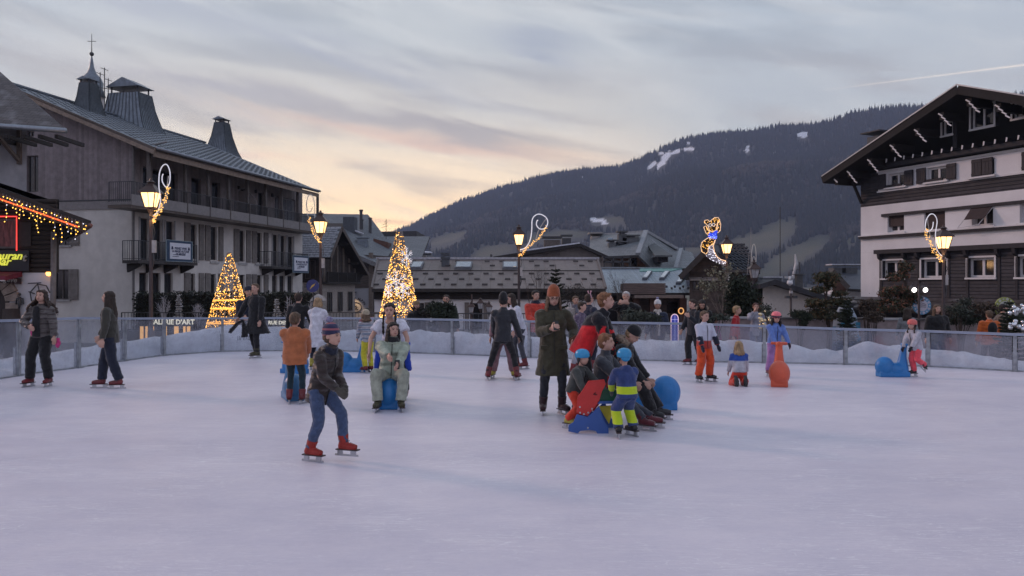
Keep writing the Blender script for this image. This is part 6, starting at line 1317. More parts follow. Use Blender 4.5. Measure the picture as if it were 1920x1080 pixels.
def cctv():
 Y = 29; p = Wp(1483, 600, Y); t = thing('camera_pole', 'dark pole with white dome camera on top and black floodlights before the cream house', 'camera pole', (p.x, Y, ZG)); P = lambda x, y: Wp(x, y, Y) - t.location
 mb = MB(); mb.tube([(0, 0, 0), P(1483, 540)], [.05, .04], 8); mb.build('pole', POLE, t, True)
 a = P(1481, 531); mb = MB(); mb.lathe([(.09, .10), (.11, .0), (.10, -.03), (.02, -.09)], a, 12); mb.lathe([(.03, .25), (.06, .12)], a, 8); mb.build('dome_camera', mat('frame_white', (.62, .62, .64), .5, var=.05), t, True)
 for x in (1476, 1490): mb = MB(); q = P(x, 557); mb.box(q.x - .07, q.x + .07, -.1, .08, q.z - .05, q.z + .05); mb.bar(P(1483, 555), q, .03); mb.build('floodlight', METAL_D, t)
 mb = MB(); q = P(1483, 548); mb.box(q.x - .05, q.x + .05, -.07, .05, q.z - .04, q.z + .06); mb.build('junction_box', mat('box_pale'), t)
cctv()

def animal_figure():
 """light figure of a sitting animal with a blue scarf on a curved white tail, leaning from the lamp"""
 Y = 41; t = thing('animal_light_figure', 'brown animal light figure with blue scarf on a white curved strip by the lamp', 'light decoration', (L4.location.x, Y - .1, L4.location.z)); P = lambda p, d=0.0: Wp(p[0], p[1], Y - .1) - t.location + Vector((0, d, 0))
 S = lambda X, Yp: (1300 + X * 140 / 1163, 390 + Yp * 130 / 1080)
 shapes = {'head': [(250, 215), (330, 150), (385, 150), (410, 190), (400, 225), (370, 240), (355, 340), (300, 375), (250, 360), (235, 290), (200, 250), (170, 230), (175, 195), (225, 185)],
     'arm': [(160, 300), (195, 280), (225, 330), (250, 385), (235, 430), (195, 390)], 'arm2': [(375, 225), (412, 205), (425, 250), (418, 350), (380, 390), (365, 350), (380, 300)],
     'body': [(240, 460), (350, 480), (330, 540), (285, 575), (235, 600), (225, 680), (195, 720), (130, 680), (115, 600), (135, 530), (190, 490)]}
 br = mat('figure_brown', (.035, .02, .015), .8); am = mat('bulb_figure', (.9, .5, .1), .5, emit=(1, .50, .10), es=1.0)
 rr = random.Random(2)
 def inside(p, poly):
  c = False; n = len(poly)
  for i in range(n):
   (x1, y1), (x2, y2) = poly[i], poly[(i + 1) % n]
   if (y1 > p[1]) != (y2 > p[1]) and p[0] < (x2 - x1) * (p[1] - y1) / (y2 - y1) + x1: c = not c
  return c
 bulbs = MB(); outl = MB()
 for k, pg in shapes.items():
  mb = MB(); mb.prism([P(S(*p)) for p in pg], (0, .10, 0)); mb.build('body_panel', br, t)
  outl.tube([P(S(*p), -.02) for p in pg + [pg[0]]], .018, 5, caps=False)
  xs = [p[0] for p in pg]; ys = [p[1] for p in pg]; n = 0; want = int((max(xs) - min(xs)) * (max(ys) - min(ys)) / 900)
  while n < want:
   q = (rr.uniform(min(xs), max(xs)), rr.uniform(min(ys), max(ys)))
   if inside(q, pg): bulbs.octa(P(S(*q), -.03), .024)
   n += 1
 outl.build('outline', mat('outline_warm', (.8, .6, .4), .5, emit=(1, .62, .36), es=.5), t, kind='stuff'); bulbs.build('bulb', am, t, kind='stuff')
 sc_ = [(240, 385), (300, 395), (355, 345), (382, 365), (362, 400), (370, 470), (345, 490), (235, 450)]
 mb = MB(); mb.prism([P(S(*p), -.04) for p in sc_], (0, .16, 0)); mb.build('scarf', mat('scarf_blue', (.02, .04, .3), .6, emit=(.03, .07, .9), es=.5), t)
 mb = MB()
 for _ in range(22): q = (rr.uniform(245, 365), rr.uniform(390, 480)); mb.octa(P(S(*q), -.06), .02)
 mb.build('bulb', mat('bulb_blue', (.4, .5, 1), .5, emit=(.35, .45, 1), es=1.2), t, kind='stuff')
 tail = [(335, 500), (310, 590), (330, 690), (370, 760), (430, 805), (505, 825), (505, 900), (480, 900), (380, 850), (270, 810), (195, 740), (230, 690), (235, 600), (290, 570)]
 mb = MB(); mb.prism([P(S(*p), .02) for p in tail], (0, .06, 0)); mb.build('tail_strip', mat('tail_grey', (.30, .27, .30), .7), t)
 mb = MB(); mb.tube([P(S(*p), -.0) for p in tail[:6]], .024, 5); mb.build('tail_outline', mat('outline_warm'), t); mb = MB()
 n = 0
 while n < 55:
  q = (rr.uniform(195, 505), rr.uniform(570, 890))
  if inside(q, tail): mb.octa(P(S(*q), -.02), .022); n += 1
 mb.build('bulb', mat('bulb_white'), t, kind='stuff')
 mb = MB()
 for p in ((312, 262), (258, 268)): mb.tube([P(S(p[0] + 22 * cos(a), p[1] + 22 * sin(a)), -.05) for a in np.linspace(0, 2 * pi, 10)], .016, 4, caps=False)
 mb.build('eye_ring', mat('outline_pale', (.6, .55, .55), .5, emit=(.7, .62, .6), es=.5), t, kind='stuff')
animal_figure()

def light_cone(px, pt, pb, wtop, wbot, Y, label, n, seed, bands=(), skirt=None, zb=ZG):
 """cone of strung lights: silvery wire net, rings, bulbs"""
 top = Wp(px, pt, Y); t = thing('light_tree', label, 'light decoration', (top.x, Y, zb)); H = top.z - zb; r1 = wbot / F * Y / 2; r0 = wtop / F * Y / 2
 rr = random.Random(seed); mb = MB(); nst = 26
 for i in range(nst): a = 2 * pi * i / nst; mb.tube([(r1 * cos(a), r1 * sin(a), 0), (r0 * cos(a), r0 * sin(a), H)], .008, 3, caps=False)
 for k in range(12): f = k / 11; r = lerp(r1, r0, f); mb.tube([(r * cos(a), r * sin(a), H * f) for a in np.linspace(0, 2 * pi, 25)], .010, 3, caps=False)
 mb.build('wire_frame', mat('wire_grey', (.25, .23, .22), .5, metal=.5), t, kind='stuff')
 # tinsel garland: fine silvery flakes over the net
 m_ = 2600; a = RNG.uniform(0, 2 * pi, m_); f = RNG.uniform(0, 1, m_) ** 1.25
 if skirt: f = f[f > skirt]; a = a[:len(f)]
 r = lerp(r1, r0, f) * .97; V, Q = leaves(np.stack([r * np.cos(a), r * np.sin(a), H * f], 1), .05)
 np_mesh('tinsel', V, Q, mat('tinsel_' + str(seed), (.22, .19, .17) if skirt else (.16, .13, .12), .6), t, kind='stuff')
 A = MB(); Wm = MB()
 for i in range(n):
  f = 1 - sqrt(rr.random()) if rr.random() < .85 else rr.random(); r = lerp(r1, r0, f) * 1.02; a = rr.uniform(0, 2 * pi)
  if skirt and f < skirt * .45 and rr.random() < .6: continue
  (A if rr.random() < .87 else Wm).octa((r * cos(a), r * sin(a), H * f), rr.choice((.010, .014, .018)) * Y / 26)
 A.build('bulb', mat('bulb_tree_amber', (.9, .5, .1), .5, emit=(1, .45, .07), es=2.2), t, kind='stuff'); Wm.build('bulb', mat('bulb_tree_white', (.9, .7, .5), .5, emit=(1, .8, .55), es=1.2), t, kind='stuff')
 for f in bands: r = lerp(r1, r0, f) * 1.03; mb = MB(); mb.tube([(r * cos(a), r * sin(a), H * f) for a in np.linspace(0, 2 * pi, 33)], .022, 5, caps=False); mb.build('light_band', mat('band_amber', (.9, .5, .1), .5, emit=(1, .42, .07), es=1.0), t, True)
 if skirt:
  z = MB(); R = r1 * 1.02
  for i in range(20): a = 2 * pi * i / 20; b = 2 * pi * (i + .5) / 20; c_ = 2 * pi * (i + 1) / 20; q = skirt * .42; ru = lerp(r1, r0, q); z.tube([(R * cos(a), R * sin(a), .05), (ru * cos(b), ru * sin(b), H * q), (R * cos(c_), R * sin(c_), .05)], .016, 4)
  z.build('zigzag_lights', mat('band_amber'), t, kind='stuff')
 l = bpy.data.lights.new('tree_glow', 'POINT'); l.energy = 14; l.color = (1, .55, .2); l.shadow_soft_size = .6; o = bpy.data.objects.new('tree_glow', l); COL.objects.link(o); o.parent = t; o.location = (0, 0, H * .35)
 return t, H, r1, r0
T1 = light_cone(430, 474, 0, 7, 126, 25, 'small golden cone of fairy lights with glowing bands before the grey block', 2200, 11, bands=(.41, .53, .60), skirt=.40, zb=ZG - .3)
T2, H2, ra, rb = light_cone(749, 434, 0, 11, 98, 29, 'tall narrow cone of golden fairy lights with white snowflakes at centre left', 2200, 12)
def snowflake(cx, py, s, yaw):
 c = Wp(cx, py, 29) - T2.location; f = c.z / H2; r = lerp(ra, rb, f) + .05; mb = MB(); M = Matrix.Rotation(yaw, 3, 'Z'); o = Vector((r * sin(yaw), -r * cos(yaw), c.z)) 
 for k in range(6):
  a = pi / 3 * k + pi / 6; d = Vector((cos(a), 0, sin(a))); mb.tube([o, o + M @ (d * s)], .009, 4)
  for u in (.45, .7):
   for sg in (-1, 1): b = a + sg * pi / 4; mb.tube([o + M @ (d * s * u), o + M @ (d * s * u + Vector((cos(b), 0, sin(b))) * s * .33)], .008, 4)
  b0, b1 = a, a + pi / 3; mb.tube([o + M @ (Vector((cos(b0), 0, sin(b0))) * s * .28), o + M @ (Vector((cos(b1), 0, sin(b1))) * s * .28)], .008, 4)
 mb.build('snowflake', mat('snowflake_white', (.9, .9, 1), .5, emit=(.86, .80, .86), es=.4), T2)
snowflake(743, 528, .42, -.1); snowflake(764, 482, .36, 1.0); snowflake(752, 545, .3, .35); snowflake(738, 548, .22, -.6)

# blue arched light frame
def blue_arch():
 Y = 21.5; p = Wp(1265, 640, Y); t = thing('arch_light_frame', 'glowing blue arched window light with pink white outline behind the fence', 'light decoration', (p.x, Y, ZG)); P = lambda x, y: Wp(x, y, Y) - t.location
 pts = [P(1258.5, 668)] + [P(1265 - 6.8 * cos(a), 597 - 8 * sin(a)) for a in np.linspace(0, pi, 11)] + [P(1271.5, 668)]
 mb = MB(); mb.prism([p + Vector((0, .02, 0)) for p in pts], (0, .03, 0)); mb.build('panel', mat('panel_blue', (.03, .04, .22), .5, emit=(.05, .07, .5), es=.2), t)
 mb = MB(); mb.tube(pts, .012, 5); mb.build('outline', mat('outline_pink', (.9, .7, .8), .5, emit=(1, .62, .62), es=.3), t, True)
 mb = MB(); mb.tube([P(1265.5, 590), P(1265.5, 640)], .005, 4); mb.tube([P(1259, 599), P(1271.5, 599)], .005, 4); mb.build('mullion', mat('outline_lilac', (.6, .6, .9), .5, emit=(.5, .5, .9), es=.25), t)
 s = thing('instrument_ring', 'small glowing orange ring standing for the instrument-like thing at the mouth of the boy in black', 'light decoration', Wp(1277, 583, 24)); mb = MB(); mb.tube([(.075 * cos(a), 0, .085 * sin(a)) for a in np.linspace(0, 2 * pi, 16)], .018, 5, caps=False); mb.build('ring', mat('ring_orange', (.9, .5, .2), .5, emit=(1, .45, .12), es=.4), s, True); mb = MB(); mb.tube([(0, 0, -.10), (.0, 0, -2.0 + .45)], .012, 5); mb.build('stake', METAL_D, s)  # glowing ring stands for an instrument-like object at the boy's mouth
blue_arch()

# ---- plants
NEEDLE = mat('needles_dark', (.022, .032, .018), .8, var=.35, scale=4); NEEDLE_F = mat('needles_frosted', (.10, .12, .085), .8, var=.3, scale=4); BARK = mat('bark', (.06, .045, .038), .9, var=.3); BARKL = mat('bark_light', (.16, .13, .11), .9, var=.3)
def conifer(px, ptop, pbase, wpx, Y, label, dens=1.0, mat_=None, name='fir_tree', droop=.25, zb=None, cat='fir tree', group=None, bare=.0, seed=1, needle=.06, trunk=.04):
 rng = np.random.default_rng(seed); top = Wp(px, ptop, Y); zb = ZG if zb is None else zb; H = top.z - zb; R = wpx / F * Y / 2
 t = thing(name, label, cat, (top.x, Y, zb), 0, group)
 mb = MB(); mb.tube([(0, 0, 0), (.02, 0, H * .5), (0, 0, H)], [trunk, trunk * .6, .008], 6); P = []; D = []
 z = H * (.06 + bare); k = 0
 while z < H * .97:
  f = (z / H - bare) / (1 - bare); L = R * (1 - f) ** .75 * rng.uniform(.75, 1.15) + .04; nb = rng.integers(4, 7)
  for b in range(nb):
   a = 2 * pi * b / nb + k * .7 + rng.uniform(-.25, .25); Lb = L * rng.uniform(.7, 1.15); d = np.array([cos(a), sin(a), 0.0])
   tip = d * Lb + np.array([0, 0, -droop * Lb + .18 * Lb * f]); mb.tube([(0, 0, z), tuple(tip * .5 + np.array([0, 0, z + .03])), tuple(tip + np.array([0, 0, z]))], [.012, .008, .003], 3, caps=False)
   m_ = int(46 * Lb / .5 * dens) + 4; u = rng.uniform(.08, 1, (m_, 1)); side = rng.uniform(-1, 1, (m_, 1)) * (1 - u * .6) * Lb * .28; pr = np.array([-sin(a), cos(a), 0])
   P.append(tip * u + np.array([0, 0, z]) + side * pr + rng.normal(0, .012, (m_, 3))); D.append(np.repeat([d], m_, 0) + side / max(Lb, .1) * 2 * pr)
  z += H * rng.uniform(.035, .06); k += 1
 mb.build('trunk', BARK, t); P = np.concatenate(P); D = np.concatenate(D); V, Q = leaves(P, needle, rng, 1.8, D)
 np_mesh('crown', V, Q, mat_ or NEEDLE, t); return t
def bush(px, py, wpx, hpx, Y, label, n=900, mat_=None, name='bush', cat='bush', leaf=.07, zb=None, group=None, seed=1, elong=1.3, lumps=9, stems=8, dep=.6):
 """leaf clumps on stems, an uneven outline with gaps; py is the pixel row of the crown centre"""
 rng = np.random.default_rng(seed); c = Wp(px, py, Y); zb = ZG if zb is None else zb; rx = wpx / F * Y / 2; rz = hpx / F * Y / 2
 t = thing(name, label, cat, (c.x, Y, zb), 0, group); cz = c.z - zb; L = rng.uniform(-1, 1, (lumps, 3)); L /= np.maximum(1, np.linalg.norm(L, axis=1, keepdims=True)); L *= np.array([rx * .75, max(rx * dep, .2), rz * .75])
 w = rng.integers(0, lumps, n); P = L[w] + rng.normal(0, 1, (n, 3)) * np.array([rx, rx * dep, rz]) * .22 * (1 + .0 * w[:, None]); P[:, 2] += cz; P = P[P[:, 2] > .0]
 V, Q = leaves(P, leaf, rng, elong); np_mesh('crown', V, Q, mat_ or NEEDLE, t)
 mb = MB(); 
 for i in range(min(stems, lumps)): q = Vector(L[i]) + Vector((0, 0, cz)); mb.tube([(rng.uniform(-.05, .05), 0, 0), (q.x * .4, q.y * .4, max(.05, q.z * .6)), tuple(q)], [.028, .016, .004], 4)
 mb.build('trunk', BARK, t); return t
def bare_tree(px, ptop, wpx, Y, label, seed=3, depth=6, name='bare_tree', zb=None, th=.05, mat_=None, cat='tree', spread=.55, forks=3, lean=0, fine=1.0, start=.28):
 rr = random.Random(seed); top = Wp(px, ptop, Y); zb = ZG if zb is None else zb; H = top.z - zb; t = thing(name, label, cat, (top.x, Y, zb)); R = wpx / F * Y / 2; mb = MB(); tips = []
 def grow(p, d, L, r, k):
  q = p + d * L; m_ = p.lerp(q, .5) + Vector((rr.uniform(-1, 1), rr.uniform(-1, 1), rr.uniform(-1, 1))) * L * .08; mb.tube([p, m_, q], [r, r * .85, r * .68], 4 if k < 4 else 3, caps=False)
  if k == 0: tips.append(q); return
  for _ in range(rr.choice((2, 2, forks))):
   nd = (d + Vector((rr.uniform(-1, 1), rr.uniform(-1, 1) * .8, rr.uniform(-.5, .7))) * spread).normalized(); grow(q, nd, L * rr.uniform(.62, .86), r * .62, k - 1)
 grow(Vector((0, 0, 0)), Vector((lean, 0, 1)).normalized(), H * start, th, depth)
 o = mb.build('branches', mat_ or BARK, t); mx = max(q.z for q in tips); wx = max(abs(q.x) for q in tips); o.scale = (R / wx, R / wx, H / mx); return t, tips
def frosted(px, ptop, wpx, Y, label, seed, kind=0, zb=0.0):
 """white sprayed twigs or small white fir"""
 if kind: return conifer(px, ptop, 0, wpx, Y, label, 1.2, mat('frost_white', (.55, .56, .58), .7), 'white_fir', .1, zb, 'small fir', seed=seed, needle=.05)
 rr = random.Random(seed); top = Wp(px, ptop, Y); H = top.z - zb; R = wpx / F * Y / 2; t = thing('frosted_branches', label, 'plant', (top.x, Y, zb)); mb = MB()
 for i in range(16):
  a = rr.uniform(-1, 1); q = Vector((a * R, rr.uniform(-.3, .3) * R, H * rr.uniform(.6, 1) * (1 - .3 * abs(a)))); mb.tube([(0, 0, 0), (q.x * .35, q.y * .3, q.z * .55), tuple(q)], [.018, .014, .005], 4)
  for k in range(5): u = rr.uniform(.4, .95); b = Vector((q.x * .35, q.y * .3, q.z * .55)).lerp(q, u); mb.tube([b, b + Vector((rr.uniform(-.18, .18), rr.uniform(-.1, .1), rr.uniform(.02, .2)))], [.008, .003], 3)
 mb.build('twigs', mat('frost_twig', (.40, .40, .44), .7), t); return t

def hedge_terrace():
 Y = 33.0; x0, x1 = Wp(247, 0, Y).x, Wp(612, 0, Y).x; zt = Wp(0, 548, Y).z; zr = Wp(0, 586, Y - .8).z; zd = zr - .75
 t = thing('terrace_wall', 'low terrace front with lit shop windows below the dark hedge', 'wall', (0, 0, 0)); mb = MB(); mb.box(x0 - .3, x1 + 5.2, Y - .9, Y + 3, ZG - .8, zd); mb.build('wall', mat('terrace_dark', (.09, .085, .085), .8), t)
 warm = mat('shop_window_warm', (.9, .5, .2), .5, emit=(1, .50, .17), es=.5, col2=None)
 for (a, b) in ((262, 268), (272, 276), (285, 288), (306, 312), (326, 334), (343, 347), (350, 356), (437, 440), (525, 533), (538, 546), (586, 590), (600, 606)):
  q0 = Wp(a, 640, Y - .95); q1 = Wp(b, 612, Y - .95); mb = MB(); mb.box(q0.x, q1.x, Y - .93, Y - .902, ZG - .3, q1.z); mb.build('lit_window', warm, t)
 for (px, body, w, sz) in ((322, "GALERIE D'ART", 0, .27), (537, 'RUE DES NEIGES', 0, .20)):
  q = Wp(px, 608, Y - .95); s = thing('shop_lettering', ('white lit shop letters GALERIE seen through the left fence glass' if px < 400 else 'small white lit shop letters RUE DES seen through the fence behind the white coat'), 'sign', (q.x, Y - .96, q.z))
  text(body, sz, mat('letter_lit', (.9, .9, .8), .5, emit=(.9, .82, .62), es=.5), s, (0, 0, 0), ext=.01, bold=.006)
 railing(None, [(x0, Y - .85, zd), (x1 + 5.0, Y - .85, zd)], .75, METAL_D, .13, parent=thing('terrace_railing', 'long dark metal railing along the terrace in front of the hedge', 'railing', (0, 0, 0)))
 n = 15000; rng = np.random.default_rng(4); P = np.stack([rng.uniform(x0, x1 - .6, n), Y + rng.uniform(0, .9, n), rng.uniform(zd, zt, n) + rng.normal(0, .03, n)], 1); P[:, 2] += np.sin(P[:, 0] * 3.1) * .03
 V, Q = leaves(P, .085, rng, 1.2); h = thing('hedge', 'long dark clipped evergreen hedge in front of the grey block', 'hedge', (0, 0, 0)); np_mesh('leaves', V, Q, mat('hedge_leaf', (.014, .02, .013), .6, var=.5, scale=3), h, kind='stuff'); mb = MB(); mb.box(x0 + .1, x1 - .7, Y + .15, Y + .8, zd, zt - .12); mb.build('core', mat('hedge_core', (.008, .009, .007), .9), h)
 frosted(307, 549, 30, Y - .3, 'white sprayed branches before the hedge, right of the first lamp', 1, zb=zd); frosted(335, 552, 18, Y - .35, 'small frosted white fir before the hedge near the golden cone', 2, 1, zd); frosted(372, 560, 22, Y - .3, 'white sprayed twigs before the hedge left of the golden cone', 3, zb=zd)
 frosted(519, 558, 17, Y - .35, 'small white fir before the hedge right of the man in the long coat', 5, 1, zd); frosted(541, 553, 18, Y - .3, 'white twigs before the hedge behind the skaters', 6, zb=zd); frosted(581, 553, 14, Y - .3, 'white twigs at the right end of the hedge', 7, zb=zd)
 # round blue traffic sign, white parasol
 s = thing('round_traffic_sign', 'round blue traffic sign with a yellow diagonal streak left of the second lamp', 'sign', Wp(586, 536, 31)); mb = MB(); r = .25; mb.prism([(r * cos(a), 0, r * sin(a)) for a in np.linspace(0, 2 * pi, 24, endpoint=False)], (0, .02, 0)); mb.build('disc', mat('sign_blue', (.02, .035, .17), .4), s)
 mb = MB(); mb.prism([(-.12, -.006, -.15), (-.02, -.006, .03), (.10, -.006, .09), (.15, -.006, .17), (.06, -.006, .0), (-.02, -.006, -.05)], (0, .004, 0)); mb.build('streak', mat('sign_yellow', (.55, .38, .08), .5), s); mb = MB(); mb.tube([(.02, .04, -.2), (.02, .04, -2.1)], .025, 6); mb.box(-.33, -.24, -.02, .03, -.07, .08); mb.build('post', METAL_D, s)
 s = thing('white_parasol', 'small closed white parasol canopy below the round blue sign', 'parasol', (Wp(597, 556, 32).x, 32, ZG)); z = Wp(0, 556, 32).z - ZG; mb = MB(); mb.lathe([(.34, z - .16), (.22, z + .0), (.03, z + .1)], n=8); mb.build('canopy', mat('canvas_white', (.30, .30, .31), .8), s); mb = MB(); mb.tube([(0, 0, 0), (0, 0, z + .1)], .02, 6); mb.build('pole', METAL_D, s)
hedge_terrace()
def square_railing():
 t = thing('plaza_railing', 'dark metal railing across the square behind the skaters and lanterns', 'railing', (0, 0, 0)); Y = 27
 a, b = Wp(700, 0, Y).x, Wp(1010, 0, Y).x; z = Wp(0, 588, Y).z; railing(None, [(a, Y, ZG), (b, Y, ZG)], z - ZG, METAL_D, .17, parent=t)
 w = thing('planter_wall', 'long low pinkish planter wall with pale coping beyond the fence on the right', 'wall', (0, 0, 0)); Y = 26
 for px in range(1290, 2000, 70):
  q0, q1 = Wp(px, 594 + (px - 1290) * .008, Y), Wp(px + 69.2, 612, Y); mb = MB(); mb.box(q0.x, q1.x, Y, Y + .35, ZG, q0.z - .06); mb.build('wall_panel', mat('planter_pink', (.30, .24, .235), .8, var=.15), w); mb = MB(); mb.box(q0.x, q1.x, Y - .06, Y + .41, q0.z - .06, q0.z); mb.build('coping', mat('coping_pale', (.36, .36, .38), .6) if (px // 70) % 2 else mat('coping_dark', (.10, .09, .09), .7), w)
 for i, (px, py, h) in enumerate(((901, 586, 0), (918, 575, 0), (884.5, 580, 0))): pass
 t = thing('triple_lantern', 'three small unlit white lanterns hanging in a cluster before the brown roofed house', 'lantern', (Wp(902, 0, 29).x, 29, ZG)); P = lambda x, y: Wp(x, y, 29) - t.location
 mb = MB(); mb.tube([(P(885, 552).x, 0, 0), P(885, 552)], .03, 6); mb.tube([P(885, 572), P(902, 566), P(918, 575)], .018, 5); mb.build('pole', POLE, t)
 for x, y in ((884, 588), (901, 581), (917, 588)): p = P(x, y); lantern(t, p.z, .5, False, (p.x, -.1))
square_railing()

# trees and shrubs beyond the fence
bare_tree(1002, 500, 60, 31, 'bare branching tree right of the third lamp', 5, 6, th=.05)
conifer(1042, 496, 0, 66, 30, 'tall dark spruce in the centre behind the fence', 2.0, NEEDLE, droop=-.35, seed=4, needle=.07)
bush(1080, 552, 60, 40, 29, 'low dark shrub right of the central spruce', 900, seed=8, mat_=mat('twiggy', (.045, .04, .035), .9), leaf=.05, elong=2.5)
bare_tree(1165, 502, 90, 34, 'spreading bare tree before the blue roofed building', 12, 7, th=.06, spread=.7)
bare_tree(1100, 522, 70, 33, 'small twiggy bare tree right of the central spruce', 22, 6, th=.04, spread=.8)
bush(833, 583, 62, 34, 24, 'dark fir boughs heaped around the man in the green parka', 1800, seed=2, leaf=.085, elong=2.2)
conifer(812, 560, 0, 34, 25, 'small dark fir left of the man in the green parka', .9, seed=9)
bush(790, 585, 40, 30, 25, 'small dark shrub right of the tall light cone', 700, seed=3, mat_=mat('twiggy'), leaf=.06)
bush(1190, 592, 70, 26, 22.5, 'bushy greenery in front of the white haired photographer', 1400, seed=5, mat_=mat('leaf_grey', (.05, .06, .045), .8, var=.5), leaf=.07, elong=1.8)
bush(1228, 596, 30, 18, 22.2, 'small greenery under the woman with the white scarf', 400, seed=6, mat_=mat('leaf_grey'), leaf=.06, elong=1.8)
t_, tips = bare_tree(1357, 498, 80, 27, 'slender young birch with pale leaves in front of the fourth lamp', 31, 6, 'birch_tree', th=.045, mat_=BARKL, spread=.42, start=.3)
o = t_.children[0]; P = np.array([[q.x * o.scale.x, q.y * o.scale.y, q.z * o.scale.z] for q in tips]); P = np.repeat(P, 3, 0) + RNG.normal(0, .07, (len(P) * 3, 3)); V, Q = leaves(P, .075); np_mesh('leaves', V, Q, mat('birch_leaf', (.20, .19, .13), .7, var=.5, scale=9), t_, kind='stuff')
bush(1392, 560, 66, 84, 28.5, 'dark dense evergreen between the fourth lamp and the unlit lamp', 4200, seed=7, leaf=.10, lumps=16)
bush(1340, 598, 60, 22, 24, 'low greenery at the foot of the birch', 700, seed=12, mat_=mat('leaf_grey'), leaf=.07)
def pine(px, levels, Y, label, seed, mats, zb=ZG):
 rng = np.random.default_rng(seed); c = Wp(px, levels[0][1], Y); t = thing('pine_tree', label, 'pine tree', (c.x, Y, zb)); mb = MB(); Ps = []
 top = Wp(px, levels[0][1], Y).z - zb; mb.tube([(0, 0, 0), (.06, 0, top * .4), (-.04, 0, top * .7), (0, 0, top)], [.07, .055, .045, .02], 6)
 for (x, y, w, h, n) in levels:
  q = Wp(x, y, Y) - t.location; rx, rz = w / F * Y / 2, h / F * Y / 2; k = 7; L = rng.uniform(-1, 1, (k, 3)); L /= np.maximum(1, np.linalg.norm(L, axis=1, keepdims=True)); L *= np.array([rx * .7, rx * .6, rz * .65]); w_ = rng.integers(0, k, n)
  Ps.append(L[w_] + rng.normal(0, 1, (n, 3)) * np.array([rx * .24, rx * .24, rz * .22]) + np.array(q)); mb.tube([(0, 0, max(.1, q.z - .35)), (q.x * .5, 0, q.z - .1), (q.x, 0, q.z)], [.03, .02, .01], 4)
  for j in range(k): mb.tube([(q.x * .5, 0, q.z - .1), tuple(Vector(L[j]) + q)], [.014, .005], 3)
 mb.build('trunk', BARK, t)
 P = np.concatenate(Ps); sp = rng.random(len(P)) < .3
 for nm, sel, m in (('crown', ~sp, mats[0]), ('dry_foliage', sp, mats[1])): V, Q = leaves(P[sel], .075, rng, 1.8); np_mesh(nm, V, Q, m, t)
PN = mat('pine_green', (.045, .05, .026), .8, var=.4, scale=3); PB = mat('pine_brown', (.12, .075, .035), .8, var=.4, scale=3); RD = mat('pine_rust', (.20, .085, .05), .8, var=.4, scale=3)
pine(1551, [(1549, 524, 46, 34, 1500), (1540, 543, 36, 14, 500), (1568, 550, 34, 14, 500), (1530, 568, 50, 18, 900), (1575, 566, 44, 16, 800), (1545, 588, 70, 26, 1500)], 25, 'cloud pruned pine with a round top before the cream house', 3, (PN, PB))
conifer(1588, 560, 0, 60, 24, 'bushy dark spruce right of the cloud pruned pine', 2.0, seed=14, droop=-.2, needle=.07)
pine(1700, [(1697, 500, 34, 26, 500), (1690, 520, 50, 24, 700), (1680, 548, 62, 26, 1100), (1668, 572, 66, 26, 1300), (1705, 560, 44, 30, 900)], 27, 'shaggy pine with rust coloured upper branches before the hotel', 5, (PN, RD))
for i, (px, py, w, h, lab) in enumerate(((1640, 590, 50, 24, 'low dark shrub right of the painted blue and white dome'), (1500, 596, 36, 28, 'thin dark shrub by the foot of the camera pole'), (1800, 578, 60, 34, 'dense brown shrub right of the hotel lamp'), (1845, 584, 56, 34, 'brown shrub left of the orange jacket'), (1800, 602, 70, 20, 'low mixed shrub right of the woman with long hair'), (1440, 582, 40, 26, 'leafless shrub left of the camera pole'), (1625, 575, 34, 26, 'pale twiggy shrub beside the hotel corner'), (1895, 596, 50, 22, 'low fir boughs at the right edge'))):
 bush(px, py, w, h, 24.5 + i * .2, lab, 1300 if i != 5 else 300, seed=20 + i, mat_=(mat('shrub_brown', (.07, .05, .035), .85, var=.5, scale=5), NEEDLE, mat('leaf_grey'))[i % 3], leaf=.07, elong=1.7)
conifer(1893, 560, 0, 70, 21, 'fir tree at the right edge hung with silver baubles', 2.0, seed=21, droop=-.1)
def baubles():
 t = thing('silver_bauble_string', 'cluster of shiny silver baubles and tinsel on the right edge fir', 'christmas baubles', Wp(1905, 590, 20.6)); mb = MB(); rr = random.Random(3)
 for i in range(26): px, py = rr.uniform(1893, 1922), rr.choice((rr.uniform(572, 590), rr.uniform(600, 618))); q = Wp(px, py, 20.5 + rr.uniform(-.1, .2)) - t.location; mb.ball(q, rr.uniform(.035, .07), n=9, m=6)
 mb.build('bauble', mat('silver', (.75, .76, .80), .15, metal=1, var=.05), t, True, kind='stuff')
 t = thing('gold_bauble_string', 'cluster of gold and silver baubles beyond the fence left of the pink helmet', 'christmas baubles', Wp(1436, 596, 21)); mb = MB()
 for i in range(22): q = Wp(rr.uniform(1424, 1444), rr.uniform(582, 616), 21 + rr.uniform(-.1, .1)) - t.location; mb.ball(q, rr.uniform(.025, .05), n=8, m=5)
 mb.build('bauble', mat('gold_b', (.8, .65, .4), .2, metal=1, var=.1), t, True, kind='stuff')
baubles()
